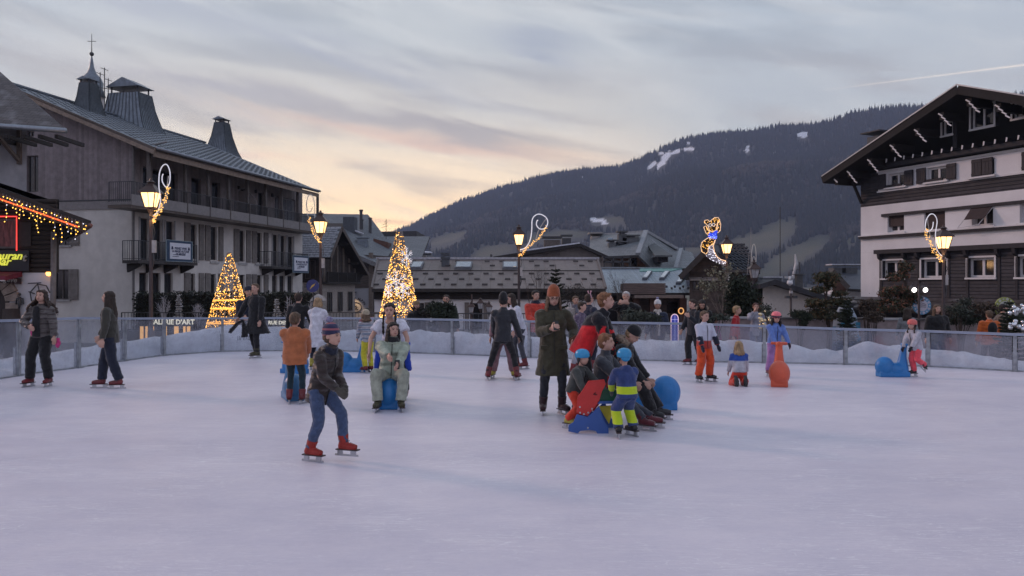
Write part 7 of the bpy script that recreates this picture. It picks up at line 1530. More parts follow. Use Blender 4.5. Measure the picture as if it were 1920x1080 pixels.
def round_signs():
 for px, py, r, Y, c1, c2, lab in ((1729, 573, 17, 27, (.09, .30, .50), (.55, .52, .60), 'round sign with blue checked rim and pale centre behind the long haired woman'), (1885, 577, 20, 25, (.28, .31, .08), (.45, .45, .40), 'round sign with yellow green rim and pale centre near the right edge')):
  c = Wp(px, py, Y); s = thing('round_sign', lab, 'sign', (c.x, Y, ZG)); R = r / F * Y; z = c.z - ZG
  ring = [(R * cos(a), 0, z + R * sin(a)) for a in np.linspace(0, 2 * pi, 28, endpoint=False)]; mb = MB(); mb.prism(ring, (0, .05, 0)); mb.build('disc', mat('disc_a%d' % px, c1, .5, var=.1), s)
  mb = MB(); mb.prism([(R * .64 * cos(a), -.006, z + R * .64 * sin(a)) for a in np.linspace(0, 2 * pi, 24, endpoint=False)], (0, .004, 0)); mb.build('centre', mat('disc_b%d' % px, c2, .6, var=.08), s)
  o = None
  for i in range(14):
   a = 2 * pi * i / 14; mb = MB(); w = .055 if i % 2 else .035; mb.prism([(R * .82 * cos(a) + w * cos(q), -.005, z + R * .82 * sin(a) + w * sin(q)) for q in (0, pi / 2, pi, 3 * pi / 2)], (0, .003, 0)); mb.build('rim_mark', mat('disc_b%d' % px), s)
  mb = MB(); ink = mat('ink_dark')
  for k in range(3): mb.tube([(-R * .42, -.012, z + R * (.2 - .2 * k)), (-R * .1, -.012, z + R * (.3 - .22 * k)), (R * .4, -.012, z + R * (.12 - .15 * k))], .009, 3)
  mb.build('scribble', ink, s, kind='stuff'); mb = MB(); mb.tube([(0, .09, 0), (0, .09, z)], .035, 6); mb.build('post', POLE, s)
 s = thing('spotlight_stand', 'dark stand with two glaring white stage spotlights before the hotel', 'spotlight', (Wp(1723, 0, 26).x, 26, ZG)); P = lambda x, y: Wp(x, y, 26) - s.location
 mb = MB(); mb.tube([(0, 0, 0), P(1723, 532)], .04, 6); mb.bar(P(1708, 533), P(1736, 533), .03); mb.build('stand', POLE, s)
 for x in (1714, 1735): q = P(x, 543); mb = MB(); mb.tube([q + Vector((0, .18, .05)), q + Vector((0, 0, 0))], [.09, .11], 10); mb.bar(q + Vector((0, .1, 0)), q + Vector((0, .1, .25)), .03); mb.build('housing', METAL_D, s); mb = MB(); mb.tube([q + Vector((0, -.004, -.01)), q + Vector((0, -.02, -.015))], .075, 10); mb.build('lens', mat('spot_white', (1, 1, 1), .4, emit=(1, .93, .9), es=4), s)
 c = Wp(1585, 590, 25.5); s = thing('painted_dome', 'white dome shaped hut painted with blue shapes beyond the fence before the hotel corner', 'kiosk', (c.x, 25.5, ZG)); z = Wp(0, 571, 25.5).z - ZG; r = .40
 mb = MB(); mb.lathe([(r, 0), (r, z * .5), (r * .85, z * .78), (r * .5, z * .95), (.05, z)], n=18); mb.build('shell', mat('dome_white', (.30, .36, .44), .6, var=.06), s, True)
 mb = MB(); rr = random.Random(6)
 for i in range(12): a = rr.uniform(pi * 1.1, pi * 1.9); zz = rr.uniform(.4, z * .75); q = Vector((r * 1.01 * cos(a), r * 1.01 * sin(a), zz)); mb.box(q.x - .07, q.x + .07, q.y - .012, q.y, zz - .05, zz + .06)
 mb.build('blue_patch', mat('patch_blue', (.05, .25, .40), .6), s, kind='stuff')
round_signs()
# ------------------------------------------------------------------ people
def cloth(name, col=None, col2=None, kind=None, lim=0.0, rough=.85, sheen=.25, scale=9, axis=2, soft=.01, bump=.5, bscale=26, freq=10, quilt=0):
 """fabric; kind 'split' = second colour above lim along an object axis, 'stripe' = bands, 'patch' = mottled print"""
 if name in MATS: return MATS[name]
 m = mat(name, col, rough=rough, var=.2, scale=scale, bump=min(1, bump * 1.6), bscale=bscale * .6, sheen=sheen, spec=.3)
 if quilt:
  nt = m.node_tree; N = nt.nodes.new; L = nt.links.new; b = nt.nodes['Principled BSDF']; old = b.inputs['Normal'].links[0].from_socket
  tc = N('ShaderNodeTexCoord'); w = N('ShaderNodeTexWave'); w.bands_direction = 'Z'; w.inputs['Scale'].default_value = quilt; w.inputs['Distortion'].default_value = 1.5; w.inputs['Detail'].default_value = 2; w.inputs['Detail Scale'].default_value = 2; L(tc.outputs['Object'], w.inputs[0]); bp = N('ShaderNodeBump'); bp.inputs['Strength'].default_value = 1; bp.inputs['Distance'].default_value = .035; L(w.outputs['Fac'], bp.inputs['Height']); L(old, bp.inputs['Normal']); L(bp.outputs[0], b.inputs['Normal'])
 if kind:
  if isinstance(col2, str): col2 = srgb(col2)
  nt = m.node_tree; N = nt.nodes.new; L = nt.links.new; b = nt.nodes['Principled BSDF']; src = b.inputs['Base Color'].links[0].from_socket
  tc = N('ShaderNodeTexCoord'); s = N('ShaderNodeSeparateXYZ'); L(tc.outputs['Object'], s.inputs[0])
  if kind == 'split': f = N('ShaderNodeMapRange'); L(s.outputs[axis], f.inputs[0]); f.inputs[1].default_value = lim - soft; f.inputs[2].default_value = lim + soft; fo = f.outputs[0]
  elif kind == 'band':
   a = N('ShaderNodeMath'); a.operation = 'SUBTRACT'; L(s.outputs[axis], a.inputs[0]); a.inputs[1].default_value = lim[0]
   c = N('ShaderNodeMath'); c.operation = 'ABSOLUTE'; L(a.outputs[0], c.inputs[0]); d = N('ShaderNodeMath'); d.operation = 'LESS_THAN'; L(c.outputs[0], d.inputs[0]); d.inputs[1].default_value = lim[1]; fo = d.outputs[0]
  elif kind == 'stripe':
   a = N('ShaderNodeMath'); a.operation = 'MULTIPLY'; L(s.outputs[axis], a.inputs[0]); a.inputs[1].default_value = freq; c = N('ShaderNodeMath'); c.operation = 'SINE'; L(a.outputs[0], c.inputs[0])
   d = N('ShaderNodeMath'); d.operation = 'GREATER_THAN'; L(c.outputs[0], d.inputs[0]); d.inputs[1].default_value = lim; fo = d.outputs[0]
  else:
   n = N('ShaderNodeTexVoronoi'); n.inputs['Scale'].default_value = freq; L(tc.outputs['Object'], n.inputs['Vector']); d = N('ShaderNodeMath'); d.operation = 'LESS_THAN'; L(n.outputs[0], d.inputs[0]); d.inputs[1].default_value = lim; fo = d.outputs[0]
  x = N('ShaderNodeMix'); x.data_type = 'RGBA'; L(fo, x.inputs[0]); L(src, x.inputs[6]); x.inputs[7].default_value = (*col2, 1); L(x.outputs[2], b.inputs['Base Color'])
 return m
SKIN = mat('skin', (.50, .295, .225), .5, var=.07, scale=12, bump=.1); SKIN_D = mat('skin_tan', (.36, .20, .145), .5, var=.07, scale=12)
def hairm(name, c): return mat(name, c, .5, var=.4, scale=14, bump=.8, bscale=55, stretch=(3, 3, .5), spec=.4)
HBR = hairm('hair_brown', (.035, .021, .014)); HDK = hairm('hair_dark', (.014, .010, .009)); HBL = hairm('hair_blonde', (.36, .24, .13)); HGI = hairm('hair_ginger', (.22, .10, .045)); HLB = hairm('hair_light_brown', (.12, .075, .045)); HWH = hairm('hair_white', (.55, .54, .53))
EYE = mat('eye_dark', (.015, .01, .01), .3, var=.0); LIP = mat('lips', (.28, .09, .08), .5, var=.1); BOOT = mat('boot_red', (.15, .018, .022), .4, var=.3); BOOTK = mat('boot_black', (.014, .013, .015), .45, var=.2); BOOTY = mat('boot_yellow', (.40, .34, .05), .5, var=.2); STEEL = mat('skate_steel', (.45, .46, .48), .3, metal=.8, var=.1); SOLE = mat('skate_holder', (.05, .035, .035), .5)
BLACK = cloth('fabric_black', (.012, .012, .014), bump=.7)

def ik(a, b, L1, L2, hint):
 d = b - a; D = d.length; mxl = (L1 + L2) * .998
 if D > mxl: b = a + d * (mxl / D); d = b - a; D = mxl
 D = max(D, abs(L1 - L2) * 1.05 + .01); u = d.normalized(); x = (L1 * L1 - L2 * L2 + D * D) / (2 * D); h = sqrt(max(0, L1 * L1 - x * x)); p = hint - u * hint.dot(u)
 p = p.normalized() if p.length > 1e-4 else Vector((0, 0, 1)); return a + u * x + p * h, b
def limb(mb, pts, radii, puff=0.0, period=.075, n=12, rr=None, flat=1.0):
 """tapered tube through joints, resampled; puff = quilted ridges, else slight cloth irregularity"""
 P = [Vector(p) for p in pts]; out = []; R = []; 
 for i in range(len(P) - 1):
  L = (P[i + 1] - P[i]).length; k = max(3, int(L / .018))
  for j in range(k + (i == len(P) - 2)):
   u = j / k; out.append(P[i].lerp(P[i + 1], u)); R.append(lerp(radii[i], radii[i + 1], u))
 Q = list(out)
 for _ in range(2): Q = [Q[0]] + [(Q[i - 1] + Q[i] * 2 + Q[i + 1]) / 4 for i in range(1, len(Q) - 1)] + [Q[-1]]
 s = 0; 
 for i in range(len(Q)):
  if i: s += (Q[i] - Q[i - 1]).length
  if puff: R[i] *= 1 + puff * (abs(sin(pi * s / period)) - .6)
  elif rr: R[i] *= 1 + rr.uniform(-.035, .035)
 mb.tube(Q, R, n, flat=flat)
ICE_SEAT = []
def person(label, pos, yaw, H, *, hk=1.0, lean=0.0, side=0.0, twist=0.0, pz=.522, pf=0.0, px_=0.0, feet=((.075, 0, 0), (-.075, 0, 0)), fyaw=(8, -8), fpitch=(0, 0), hands=((.19, .03, .46), (-.19, .03, .46)),
     eh=((.35, -.7, -.6), (-.35, -.7, -.6)), knee=((.1, 1, 0), (-.1, 1, 0)), head=(0, 0), top=None, tk='jacket', hem=.08, puff=0.0, bulk=1.0, flare=1.0, trous=None, tw=1.0, boots=BOOT, blade=True, hair=HBR, hs='short', hl=.2, hat=None, hatm=None,
     skin=SKIN, gloves=None, face=True, vox=.013, scarf=None, collar=None, hood=None, z0=None, group=None, extra=None, cat='person', sleeve=1.0, wide=1.0, female=False, seed=None):
 rr = random.Random(seed if seed is not None else len(label)); t = thing('person', label, cat, pos, radians(yaw), group)
 V = lambda l, f, z: Vector((l, -f, z)); z0 = (.07 if blade else .015) if z0 is None else z0; up = Vector((0, 0, 1))
 pel = V(px_ * H, pf * H, pz * H + z0); la, sa = radians(lean), radians(side); sp = V(sin(sa), sin(la), cos(la) * cos(sa)).normalized(); SL = .315 * H
 mid = pel + (sp * .6 + up * .4 if lean > 20 else sp).normalized() * SL * .5; nb = mid + sp * SL * .5
 lat0 = Vector((1, 0, 0)); lat = Matrix.Rotation(radians(twist), 3, 'Z') @ lat0; lat = (lat - sp * lat.dot(sp)).normalized(); fw = sp.cross(lat); fw = fw if fw.dot(V(0, 1, 0)) > -2 else -fw
 sw = (.100 if female else .110) * H * wide; sh = [nb - sp * (.036 if bulk > 1.1 else .028) * H + lat * sw, nb - sp * (.036 if bulk > 1.1 else .028) * H - lat * sw]
 hip = [pel + lat0 * .05 * H, pel - lat0 * .05 * H]; hh = H / 7.5 * hk
 # head frame
 hy, hp = head; Mh = Matrix.Rotation(radians(twist * .5 + hy), 4, 'Z') @ Matrix.Rotation(radians(hp), 4, 'X')     # hp > 0 looks down
 hc = nb + (sp + up).normalized() * .045 * H + (Mh @ Vector((0, -.012 * H, hh * .47))); T = Matrix.Translation(hc) @ Mh
 HB = lambda mb, c, r, **k: (setattr(mb, 'T', T), mb.ball(Vector(c) * hh, r[0] * hh, r[1] * hh, r[2] * hh, **k), setattr(mb, 'T', None))
 # joints
 kn, an = [], []
 for i in (0, 1):
  a = V(feet[i][0] * H, feet[i][1] * H, feet[i][2] * H + .045 * H + z0); k, a = ik(hip[i], a, .245 * H, .245 * H, V(*knee[i])); kn.append(k); an.append(a)
 el, ha = [], []
 for i in (0, 1):
  b = V(*[c * H for c in hands[i]]); e, b = ik(sh[i], b, .165 * H, .155 * H, V(*eh[i])); el.append(e); ha.append(b)
 fine = vox < .0125
 # one continuous body under the clothes
 mb = MB(); R = lambda r: r * H
 def ring(c, ax, a, b, n=18):
  ax = ax.normalized(); l = (lat - ax * lat.dot(ax)).normalized(); f = ax.cross(l); return [c + l * a * cos(2 * pi * j / n) + f * b * sin(2 * pi * j / n) for j in range(n)]
 mb.rings([ring(pel - sp * .05 * H, sp, R(.06), R(.05)), ring(pel, sp, R(.085), R(.06)), ring(mid, sp, R(.072), R(.05)), ring(nb - sp * .08 * H, sp, R(.09), R(.055)), ring(nb - sp * .01 * H, sp, R(.055), R(.04)), ring(nb + sp * .02 * H, sp, R(.03), R(.03))])
 limb(mb, [nb - sp * .02 * H, hc - Mh.to_3x3() @ Vector((0, -.01 * H, hh * .3))], [R(.034), R(.029)])
 for i in (0, 1):
  limb(mb, [hip[i], kn[i], an[i]], [R(.045), R(.030), R(.02)]); bare = sleeve < .6; limb(mb, [sh[i], el[i], ha[i]], [R(.026), R(.022), R(.015)])
 HB(mb, (0, .03, .10), (.37, .44, .40)); HB(mb, (0, -.10, -.16), (.30, .33, .33)); HB(mb, (0, -.21, -.33), (.16, .16, .13)); HB(mb, (0, -.42, -.06), (.065, .10, .10), n=8, m=6); HB(mb, (0, -.38, .03), (.05, .07, .13), n=8, m=6)
 for s in (-1, 1): HB(mb, (s * .375, .04, -.03), (.04, .08, .12), n=8, m=6)
 def hand_geo(mb, i, s=1.0, mitt=False):
  w = ha[i]; d = (w - el[i]).normalized(); d = (d + V(0, .35, -.1)).normalized() if False else d; pn = d.cross(up if abs(d.z) < .85 else V(0, 1, 0)); pn = pn.normalized() if pn.length > .1 else lat; q = pn.cross(d).normalized(); hl_ = .088 * H * s
  M3 = Matrix((pn, q, d)).transposed(); mb.ball(w + d * hl_ * .38, .16 * hl_ * (1.7 if mitt else 1.25), .36 * hl_, .42 * hl_, n=10, m=7, M=M3)
  if mitt: mb.ball(w + d * hl_ * .72, .23 * hl_, .33 * hl_, .36 * hl_, n=10, m=7, M=M3); mb.tube([w + d * hl_ * .2, w + d * hl_ * .5 + q * hl_ * .42 - pn * hl_ * .05], [.14 * hl_, .11 * hl_], 8); return
  for k, (o, ln) in enumerate(((-.26, .42), (-.09, .50), (.09, .47), (.25, .36))):
   a = w + d * hl_ * .66 + q * o * hl_; b = a + (d * .8 + pn * (.35 if i == 0 else -.35)) * ln * hl_ * .5; c = b + (d * .45 + pn * (.8 if i == 0 else -.8)) * ln * hl_ * .45; mb.tube([a - d * .2 * hl_, a, b, c], [.085 * hl_, .085 * hl_, .075 * hl_, .06 * hl_], 7)
  a = w + d * hl_ * .22 + q * .3 * hl_; mb.tube([w + d * hl_ * .15, a, a + (d * .6 + q * .5) * hl_ * .26, a + (d * 1.0 + q * .45) * hl_ * .42], [.10 * hl_, .10 * hl_, .09 * hl_, .07 * hl_], 7)
 if not gloves:
  for i in (0, 1): hand_geo(mb, i)
 b = mb.build('body', skin, t, True); fuse(b, min(vox, .0105) if fine else vox, 2)
 if face:
  for s in (-1, 1):
   e = MB(); e.T = T; e.ball(Vector((s * .145, -.395, .045)) * hh, .052 * hh, .02 * hh, .030 * hh, n=8, m=5); e.build('eye', EYE, t, True)
   e = MB(); e.T = T; e.tube([Vector((s * .06, -.425, .125)) * hh, Vector((s * .15, -.42, .15)) * hh, Vector((s * .235, -.365, .125)) * hh], .014 * hh, 4); e.build('eyebrow', hair, t)
  e = MB(); e.T = T; e.tube([Vector((-.10, -.395, -.235)) * hh, Vector((0, -.425, -.24)) * hh, Vector((.10, -.395, -.235)) * hh], [.012 * hh, .026 * hh, .012 * hh], 5); e.build('mouth', LIP, t, True)
 # trousers
 if trous:
  mb = MB(); mb.rings([ring(pel + sp * .07 * H, sp, R(.085), R(.062)), ring(pel, sp, R(.093) * min(1.1, tw), R(.068)), ring(pel - up * .06 * H, up, R(.085), R(.065)), ring(pel - up * .085 * H, up, R(.05), R(.04))])
  for i in (0, 1):
   lo = an[i] + up * .008 * H; limb(mb, [hip[i] - up * .01 * H, kn[i], lo], [R(.060 * (tw * .5 + .5)), R(.042 * tw), R(.033 * tw * (1.15 if tw > 1.15 else 1))], rr=rr)
  o = mb.build('trousers', trous, t, True); fuse(o, vox, 2, .024 * H / 1.6, .08)
 # jacket, coat or shirt
 if top:
  mb = MB(); B_ = bulk; hd = (up * .75 + sp * .25).normalized() if hem > .12 else (up * .4 + sp * .6).normalized(); h0 = pel - hd * hem * H; rg = []
  prof = [(h0, hd, .098 * flare * (1.0 if hem < .12 else 1.12), .078 * flare), (pel - hd * hem * .4 * H, hd, .099 * lerp(1, flare, .5), .077), (pel + sp * .02 * H, sp, .097, .075), (mid, sp, .092 if not female else .085, .070), (nb - sp * .10 * H, sp, .104, .076), (nb - sp * .035 * H, sp, .095, .060), (nb + sp * .004 * H, sp, .055, .048)]
  # densify for quilting
  k = 7; 
  for i in range(len(prof) - 1):
   for j in range(k):
    u = j / k; c = prof[i][0].lerp(prof[i + 1][0], u); ax = prof[i][1].lerp(prof[i + 1][1], u); s_ = (c - h0).length; pf_ = 1 + (puff * (abs(sin(pi * s_ / .085)) - .6) if puff else rr.uniform(-.012, .012))
    rg.append(ring(c, ax, R(lerp(prof[i][2], prof[i + 1][2], u)) * B_ * pf_ * (wide * .5 + .5), R(lerp(prof[i][3], prof[i + 1][3], u)) * B_ * pf_, 22))
  rg.append(ring(prof[-1][0], sp, R(.05), R(.045), 22)); mb.rings(rg)
  for i in (0, 1):
   mb.ball(sh[i] - sp * .012 * H, R(.047) * B_, R(.045) * B_, R(.045) * B_); e_ = ha[i].lerp(el[i], .06)
   if sleeve < .6: limb(mb, [sh[i], sh[i].lerp(el[i], .55)], [R(.044) * B_, R(.046) * B_])
   else: limb(mb, [sh[i], el[i], e_], [R(.044) * B_, R(.038) * B_, R(.030) * B_], puff=puff * 1.3, rr=rr)
  if collar is None and tk != 'tee': collar = .03
  if collar: mb.rings([ring(nb - sp * .01 * H, sp, R(.05), R(.047)), ring(nb + sp * (.0 + collar) * H, sp, R(.043), R(.043))])
  if hood == 'down': q = nb - sp * .02 * H + fw * 0; bk = -V(0, 1, 0) if True else 0; bk = (Matrix.Rotation(radians(twist), 3, 'Z') @ Vector((0, 1, 0))); mb.ball(nb + bk * .055 * H - sp * .01 * H, R(.070), R(.040), R(.055)); mb.tube([nb + lat * .06 * H + bk * .0, nb + bk * .06 * H + lat * .03 * H + sp * .02 * H, nb + bk * .06 * H - lat * .03 * H + sp * .02 * H, nb - lat * .06 * H], R(.024), 8)
  o = mb.build({'tee': 't_shirt', 'coat': 'coat'}.get(tk, 'jacket'), top, t, True); fuse(o, vox, 1 if puff else 2, (.012 if puff else .026) * H / 1.6, .07 if puff else .11)
  if tk != 'tee' and fine:
   z = MB(); fr = (Matrix.Rotation(radians(twist), 3, 'Z') @ Vector((0, -1, 0))); pts = [h0.lerp(nb, u) + (fr - sp * fr.dot(sp)).normalized() * R(.078) * B_ * (1 if u < .85 else .8) for u in np.linspace(.03, .95, 8)]; z.tube(pts, .006, 5); z.build('zip', mat('zip_dark', (.02, .02, .02), .4, metal=.4), t)
 if hood == 'fur':
  mb = MB(); bk = Matrix.Rotation(radians(twist + hy * .5), 3, 'Z') @ Vector((0, 1, 0)); mb.tube([nb + lat * .07 * H - bk * .035 * H, nb + lat * .075 * H + bk * .04 * H + sp * .045 * H, nb + bk * .09 * H + sp * .06 * H, nb - lat * .075 * H + bk * .04 * H + sp * .045 * H, nb - lat * .07 * H - bk * .035 * H], R(.028), 9)
  o = mb.build('fur_trim', mat('fur', (.26, .20, .15), .9, var=.5, scale=30, bump=1, bscale=80), t, True); fuse(o, vox, 1, .035, .025)
 if scarf:
  mb = MB(); mb.rings([ring(nb + sp * z_ * H, sp, R(a), R(a * .92)) for z_, a in ((-.02, .058), (.0, .066), (.02, .062), (.045, .050))]); o = mb.build('scarf', scarf[0], t, True); fuse(o, vox, 2, .02, .04)
  if scarf[1]:
   fr = Matrix.Rotation(radians(twist), 3, 'Z') @ Vector((0, -1, 0)); mb = MB(); mb.tube([nb + fr * .06 * H, nb + fr * .10 * H - sp * .08 * H, nb + fr * .098 * H - sp * .26 * H, nb + fr * .095 * H - sp * .36 * H], [R(.022), R(.03), R(.032), R(.03)], 8, flat=1.0); o = mb.build('scarf_tail', scarf[0], t, True); fuse(o, vox, 2, .02, .04)
 # hands in gloves
 if gloves:
  for i in (0, 1): mb = MB(); hand_geo(mb, i, 1.12, gloves[1]); w = ha[i]; d = (el[i] - w).normalized(); mb.tube([w, w + d * .05 * H], [R(.026), R(.030)], 10); o = mb.build('glove', gloves[0], t, True); fuse(o, min(vox, .011), 2)
 # skates or shoes
 for i in (0, 1):
  fy = radians(fyaw[i]); M = Matrix.Translation(an[i] - up * .045 * H) @ Matrix.Rotation(fy, 4, 'Z') @ Matrix.Rotation(radians(fpitch[i]), 4, 'X'); s = H * .55 + .75; mb = MB(); mb.T = M
  mb.tube([(0, .035 * s, .022 * s), (0, .0, .026 * s), (0, -.06 * s, .022 * s), (0, -.10 * s, .018 * s)], [.028 * s, .033 * s, .032 * s, .024 * s], 10, flat=.85); mb.T = None
  shaft = (kn[i] - an[i]).normalized(); mb.tube([M @ Vector((0, .012 * s, .02 * s)), an[i] + shaft * .02 * s, an[i] + shaft * (.07 if blade else .02) * s], [.033 * s, .035 * s, (.041 if blade else .034) * s], 10)
  o = mb.build('skate' if blade else 'shoe', boots if not isinstance(boots, tuple) else boots[i], t, True); fuse(o, min(vox, .012), 2)
  if blade:
   k = MB(); k.T = M; k.box(-.005, .005, -.115 * s, .07 * s, -z0 + .001, -z0 + .022); k.T = M @ Matrix.Translation((0, 0, 0)); k.box(-.009, .009, -.095 * s, -.055 * s, -z0 + .02, .0); k.box(-.009, .009, .01 * s, .05 * s, -z0 + .02, .0); k.build('blade', STEEL, o); k = MB(); k.T = M; k.box(-.024 * s, .024 * s, -.118 * s, .055 * s, -.004, .008); k.build('sole', SOLE, o)
   if fine: k = MB(); 
   if fine:
    for q in range(4): z_ = (.03 + q * .014) * s; k.T = M; k.tube([(-.02 * s, -(.055 - q * .013) * s, z_), (.02 * s, -(.06 - q * .013) * s, z_ + .004)], .0035 * s / 1.4 + .001, 4)
    k.build('laces', mat('laces', (.03, .03, .035), .6), o, kind='stuff')
 # hair
 if hs and hs != 'bald':
  mb = MB(); mb.T = T; s = hh; cov = hat is not None
  if not cov:
   mb.ball(Vector((0, .10, .17)) * s, .42 * s, .45 * s, .40 * s); mb.ball(Vector((0, .20, -.02)) * s, .39 * s, .33 * s, .38 * s); 
   for k in range(7): a = (k - 3) / 3; mb.ball(Vector((a * .27, -.24 + abs(a) * .12 + rr.uniform(-.03, .03), .40 - abs(a) * .07)) * s, .13 * s, .13 * s, .09 * s, n=8, m=6)
  else: mb.ball(Vector((0, .16, -.02)) * s, .40 * s, .36 * s, .36 * s)
  mb.T = None; bk = Mh.to_3x3() @ Vector((0, 1, 0)); lx_ = Mh.to_3x3() @ Vector((1, 0, 0))
  if hs in ('long', 'curly'):
   n = 18 if hs == 'long' else 26; L = hl * H
   for k in range(n):
    a = radians(lerp(-28, 208, k / (n - 1))); o_ = Vector((cos(a) * .38, sin(a) * .36 + .08, .05)) * s; st = T @ o_; out = (Mh.to_3x3() @ Vector((cos(a), sin(a), 0))); w = 1.0 if hs == 'long' else 1.7
    p1 = st - up * s * .42 + out * s * .05 * w; p2 = st - up * (s * .42 + L * .5) + out * s * .12 * w + bk * .02; p3 = st - up * (s * .40 + L * rr.uniform(.85, 1.1)) + out * s * .10 * w * rr.uniform(.4, 1.6) + bk * .02
    if hs == 'curly': pts = [st, p1, p1.lerp(p2, .5) + out * .06 * rr.uniform(0, 1.4), p2 + out * .10 * rr.uniform(.2, 1.3), p2.lerp(p3, .5) + out * .12, p3 + out * .13]
    else: pts = [st, p1, p2, p3]
    mb.tube(pts, [s * .09] + [s * .085] * (len(pts) - 2) + [s * .035], 6)
  if hs == 'pony': q = T @ (Vector((0, .50, .12)) * s); mb.tube([T @ (Vector((0, .4, .15)) * s), q, q - up * hl * H * .5 + bk * .04, q - up * hl * H + bk * .02], [s * .1, s * .12, s * .13, s * .04], 8)
  if hs == 'bob':
   for k in range(14): a = radians(lerp(-20, 200, k / 13)); st = T @ (Vector((cos(a) * .38, sin(a) * .36 + .08, .05)) * s); out = Mh.to_3x3() @ Vector((cos(a), sin(a), 0)); mb.tube([st, st - up * s * .45 + out * s * .08, st - up * s * .62 + out * s * .02], [s * .10, s * .12, s * .05], 6)
  if hs == 'braids':
   for sg in (-1, 1):
    p = [T @ (Vector((sg * .36, .02, -.1)) * s), T @ (Vector((sg * .42, -.12, -.5)) * s)]; p += [p[1] - up * hl * H * .5 + Mh.to_3x3() @ Vector((0, -.03, 0)), p[1] - up * hl * H]
    k = 14; pts = [p[int(min(2.99, u * 3))].lerp(p[int(min(2.99, u * 3)) + 1], u * 3 - int(min(2.99, u * 3))) for u in np.linspace(0, 1, k)]; mb.tube(pts, [s * (.10 if i % 2 else .075) for i in range(k - 1)] + [s * .04], 7)
  o = mb.build('hair', hair, t, True); fuse(o, min(vox, .012), 1, .020 if hs != 'curly' else .045, .03 if hs != 'curly' else .035)
 # hats and helmets
 if hat:
  mb = MB(); mb.T = T @ Matrix.Rotation(radians(-10), 4, 'X'); s = hh; c = Vector((0, .05, 0)) * s
  hr_ = lambda prof, n=20: mb.rings([[(c.x + rx * s * cos(2 * pi * j / n), c.y + rx * 1.12 * s * sin(2 * pi * j / n), z * s) for j in range(n)] for rx, z in prof])
  if hat in ('beanie', 'tall', 'pom'):
   h_ = {'beanie': .66, 'tall': .86, 'pom': .72}[hat]; hr_([(.405, .06), (.425, .10), (.425, .26), (.410, .27), (.41, .36), (.37, .36 + (h_ - .36) * .5), (.25, .36 + (h_ - .36) * .82), (.10, h_), (.03, h_ + .01)])
   o = mb.build('beanie', hatm, t, True); m_ = o.modifiers.new('sub', 'SUBSURF'); m_.levels = 1; m_.render_levels = 1
   if hat == 'pom': q = MB(); q.T = mb.T; q.ball((0, .05 * s, (h_ + .13) * s), .17 * s, n=12, m=9); p = q.build('pompom', scarf[0] if False else mat('pompom_' + hatm.name, (.26, .25, .38), .95, var=.3, scale=30, bump=1, bscale=60), t, True); fuse(p, .008, 0, .03, .02)
  elif hat == 'helmet':
   hr_([(.43, .0), (.47, .05), (.485, .16), (.475, .32), (.42, .46), (.30, .57), (.14, .625), (.02, .635)]); mb.ball(Vector((0, .30, .02)) * s, .34 * s, .20 * s, .28 * s)
   o = mb.build('helmet', hatm, t, True)
   for sg in (-1, 1): q = MB(); q.T = T; q.ball(Vector((sg * .40, .06, -.10)) * s, .08 * s, .15 * s, .19 * s, n=10, m=7); q.build('ear_pad', mat('ear_pad', (.02, .02, .025), .7), t, True)
   q = MB(); q.T = T; q.tube([Vector((.40, -.02, -.2)) * s, Vector((.2, -.22, -.46)) * s, Vector((-.2, -.22, -.46)) * s, Vector((-.40, -.02, -.2)) * s], .02 * s, 5); q.build('chin_strap', mat('ear_pad'), t)
 if extra: extra(t, dict(T=T, hh=hh, ha=ha, el=el, nb=nb, pel=pel, sp=sp, lat=lat, H=H, an=an, kn=kn, Mh=Mh, up=up, mid=mid))
 return t
def glasses(t, k):
 mb = MB(); mb.T = k['T']; s = k['hh']
 for sg in (-1, 1): mb.tube([Vector((sg * .15 + .10 * cos(a), -.46, .05 + .08 * sin(a))) * s for a in np.linspace(0, 2 * pi, 12)], .012 * s, 4, caps=False)
 mb.tube([Vector((-.05, -.47, .06)) * s, Vector((.05, -.47, .06)) * s], .012 * s, 4); mb.build('glasses', mat('glasses_dark', (.04, .025, .02), .3), t, kind='stuff')
def goggles(t, k, z=.20, m=None):
 mb = MB(); mb.T = k['T'] @ Matrix.Rotation(radians(-8), 4, 'X'); s = k['hh']; mb.tube([Vector((.46 * cos(a), .05 + .52 * sin(a), z)) * s for a in np.linspace(pi, 2 * pi, 12)], [.05 * s] + [.10 * s] * 10 + [.05 * s], 8); mb.build('goggles', m or mat('goggles', (.02, .02, .03), .15), t, True)
def phone(holder, k, i, label, off=(0, 0, .02)):
 w = k['ha'][i]; d = (w - k['el'][i]).normalized(); p = holder.matrix_basis @ (w + d * .07 + Vector(off)); o = thing('phone', label, 'phone', p, holder.rotation_euler.z); mb = MB(); mb.T = Matrix.Rotation(radians(-35), 4, 'X'); mb.box(-.037, .037, -.005, .005, -.06, .09); mb.build('case', mat('phone_black', (.012, .012, .014), .3), o); return o

NAVY = cloth('fabric_navy', (.014, .018, .035)); DKGREY = cloth('fabric_charcoal', (.035, .035, .04)); JEAN = cloth('denim', (.055, .085, .165), scale=20, bscale=60); JEAN_D = cloth('denim_black', (.022, .024, .03))
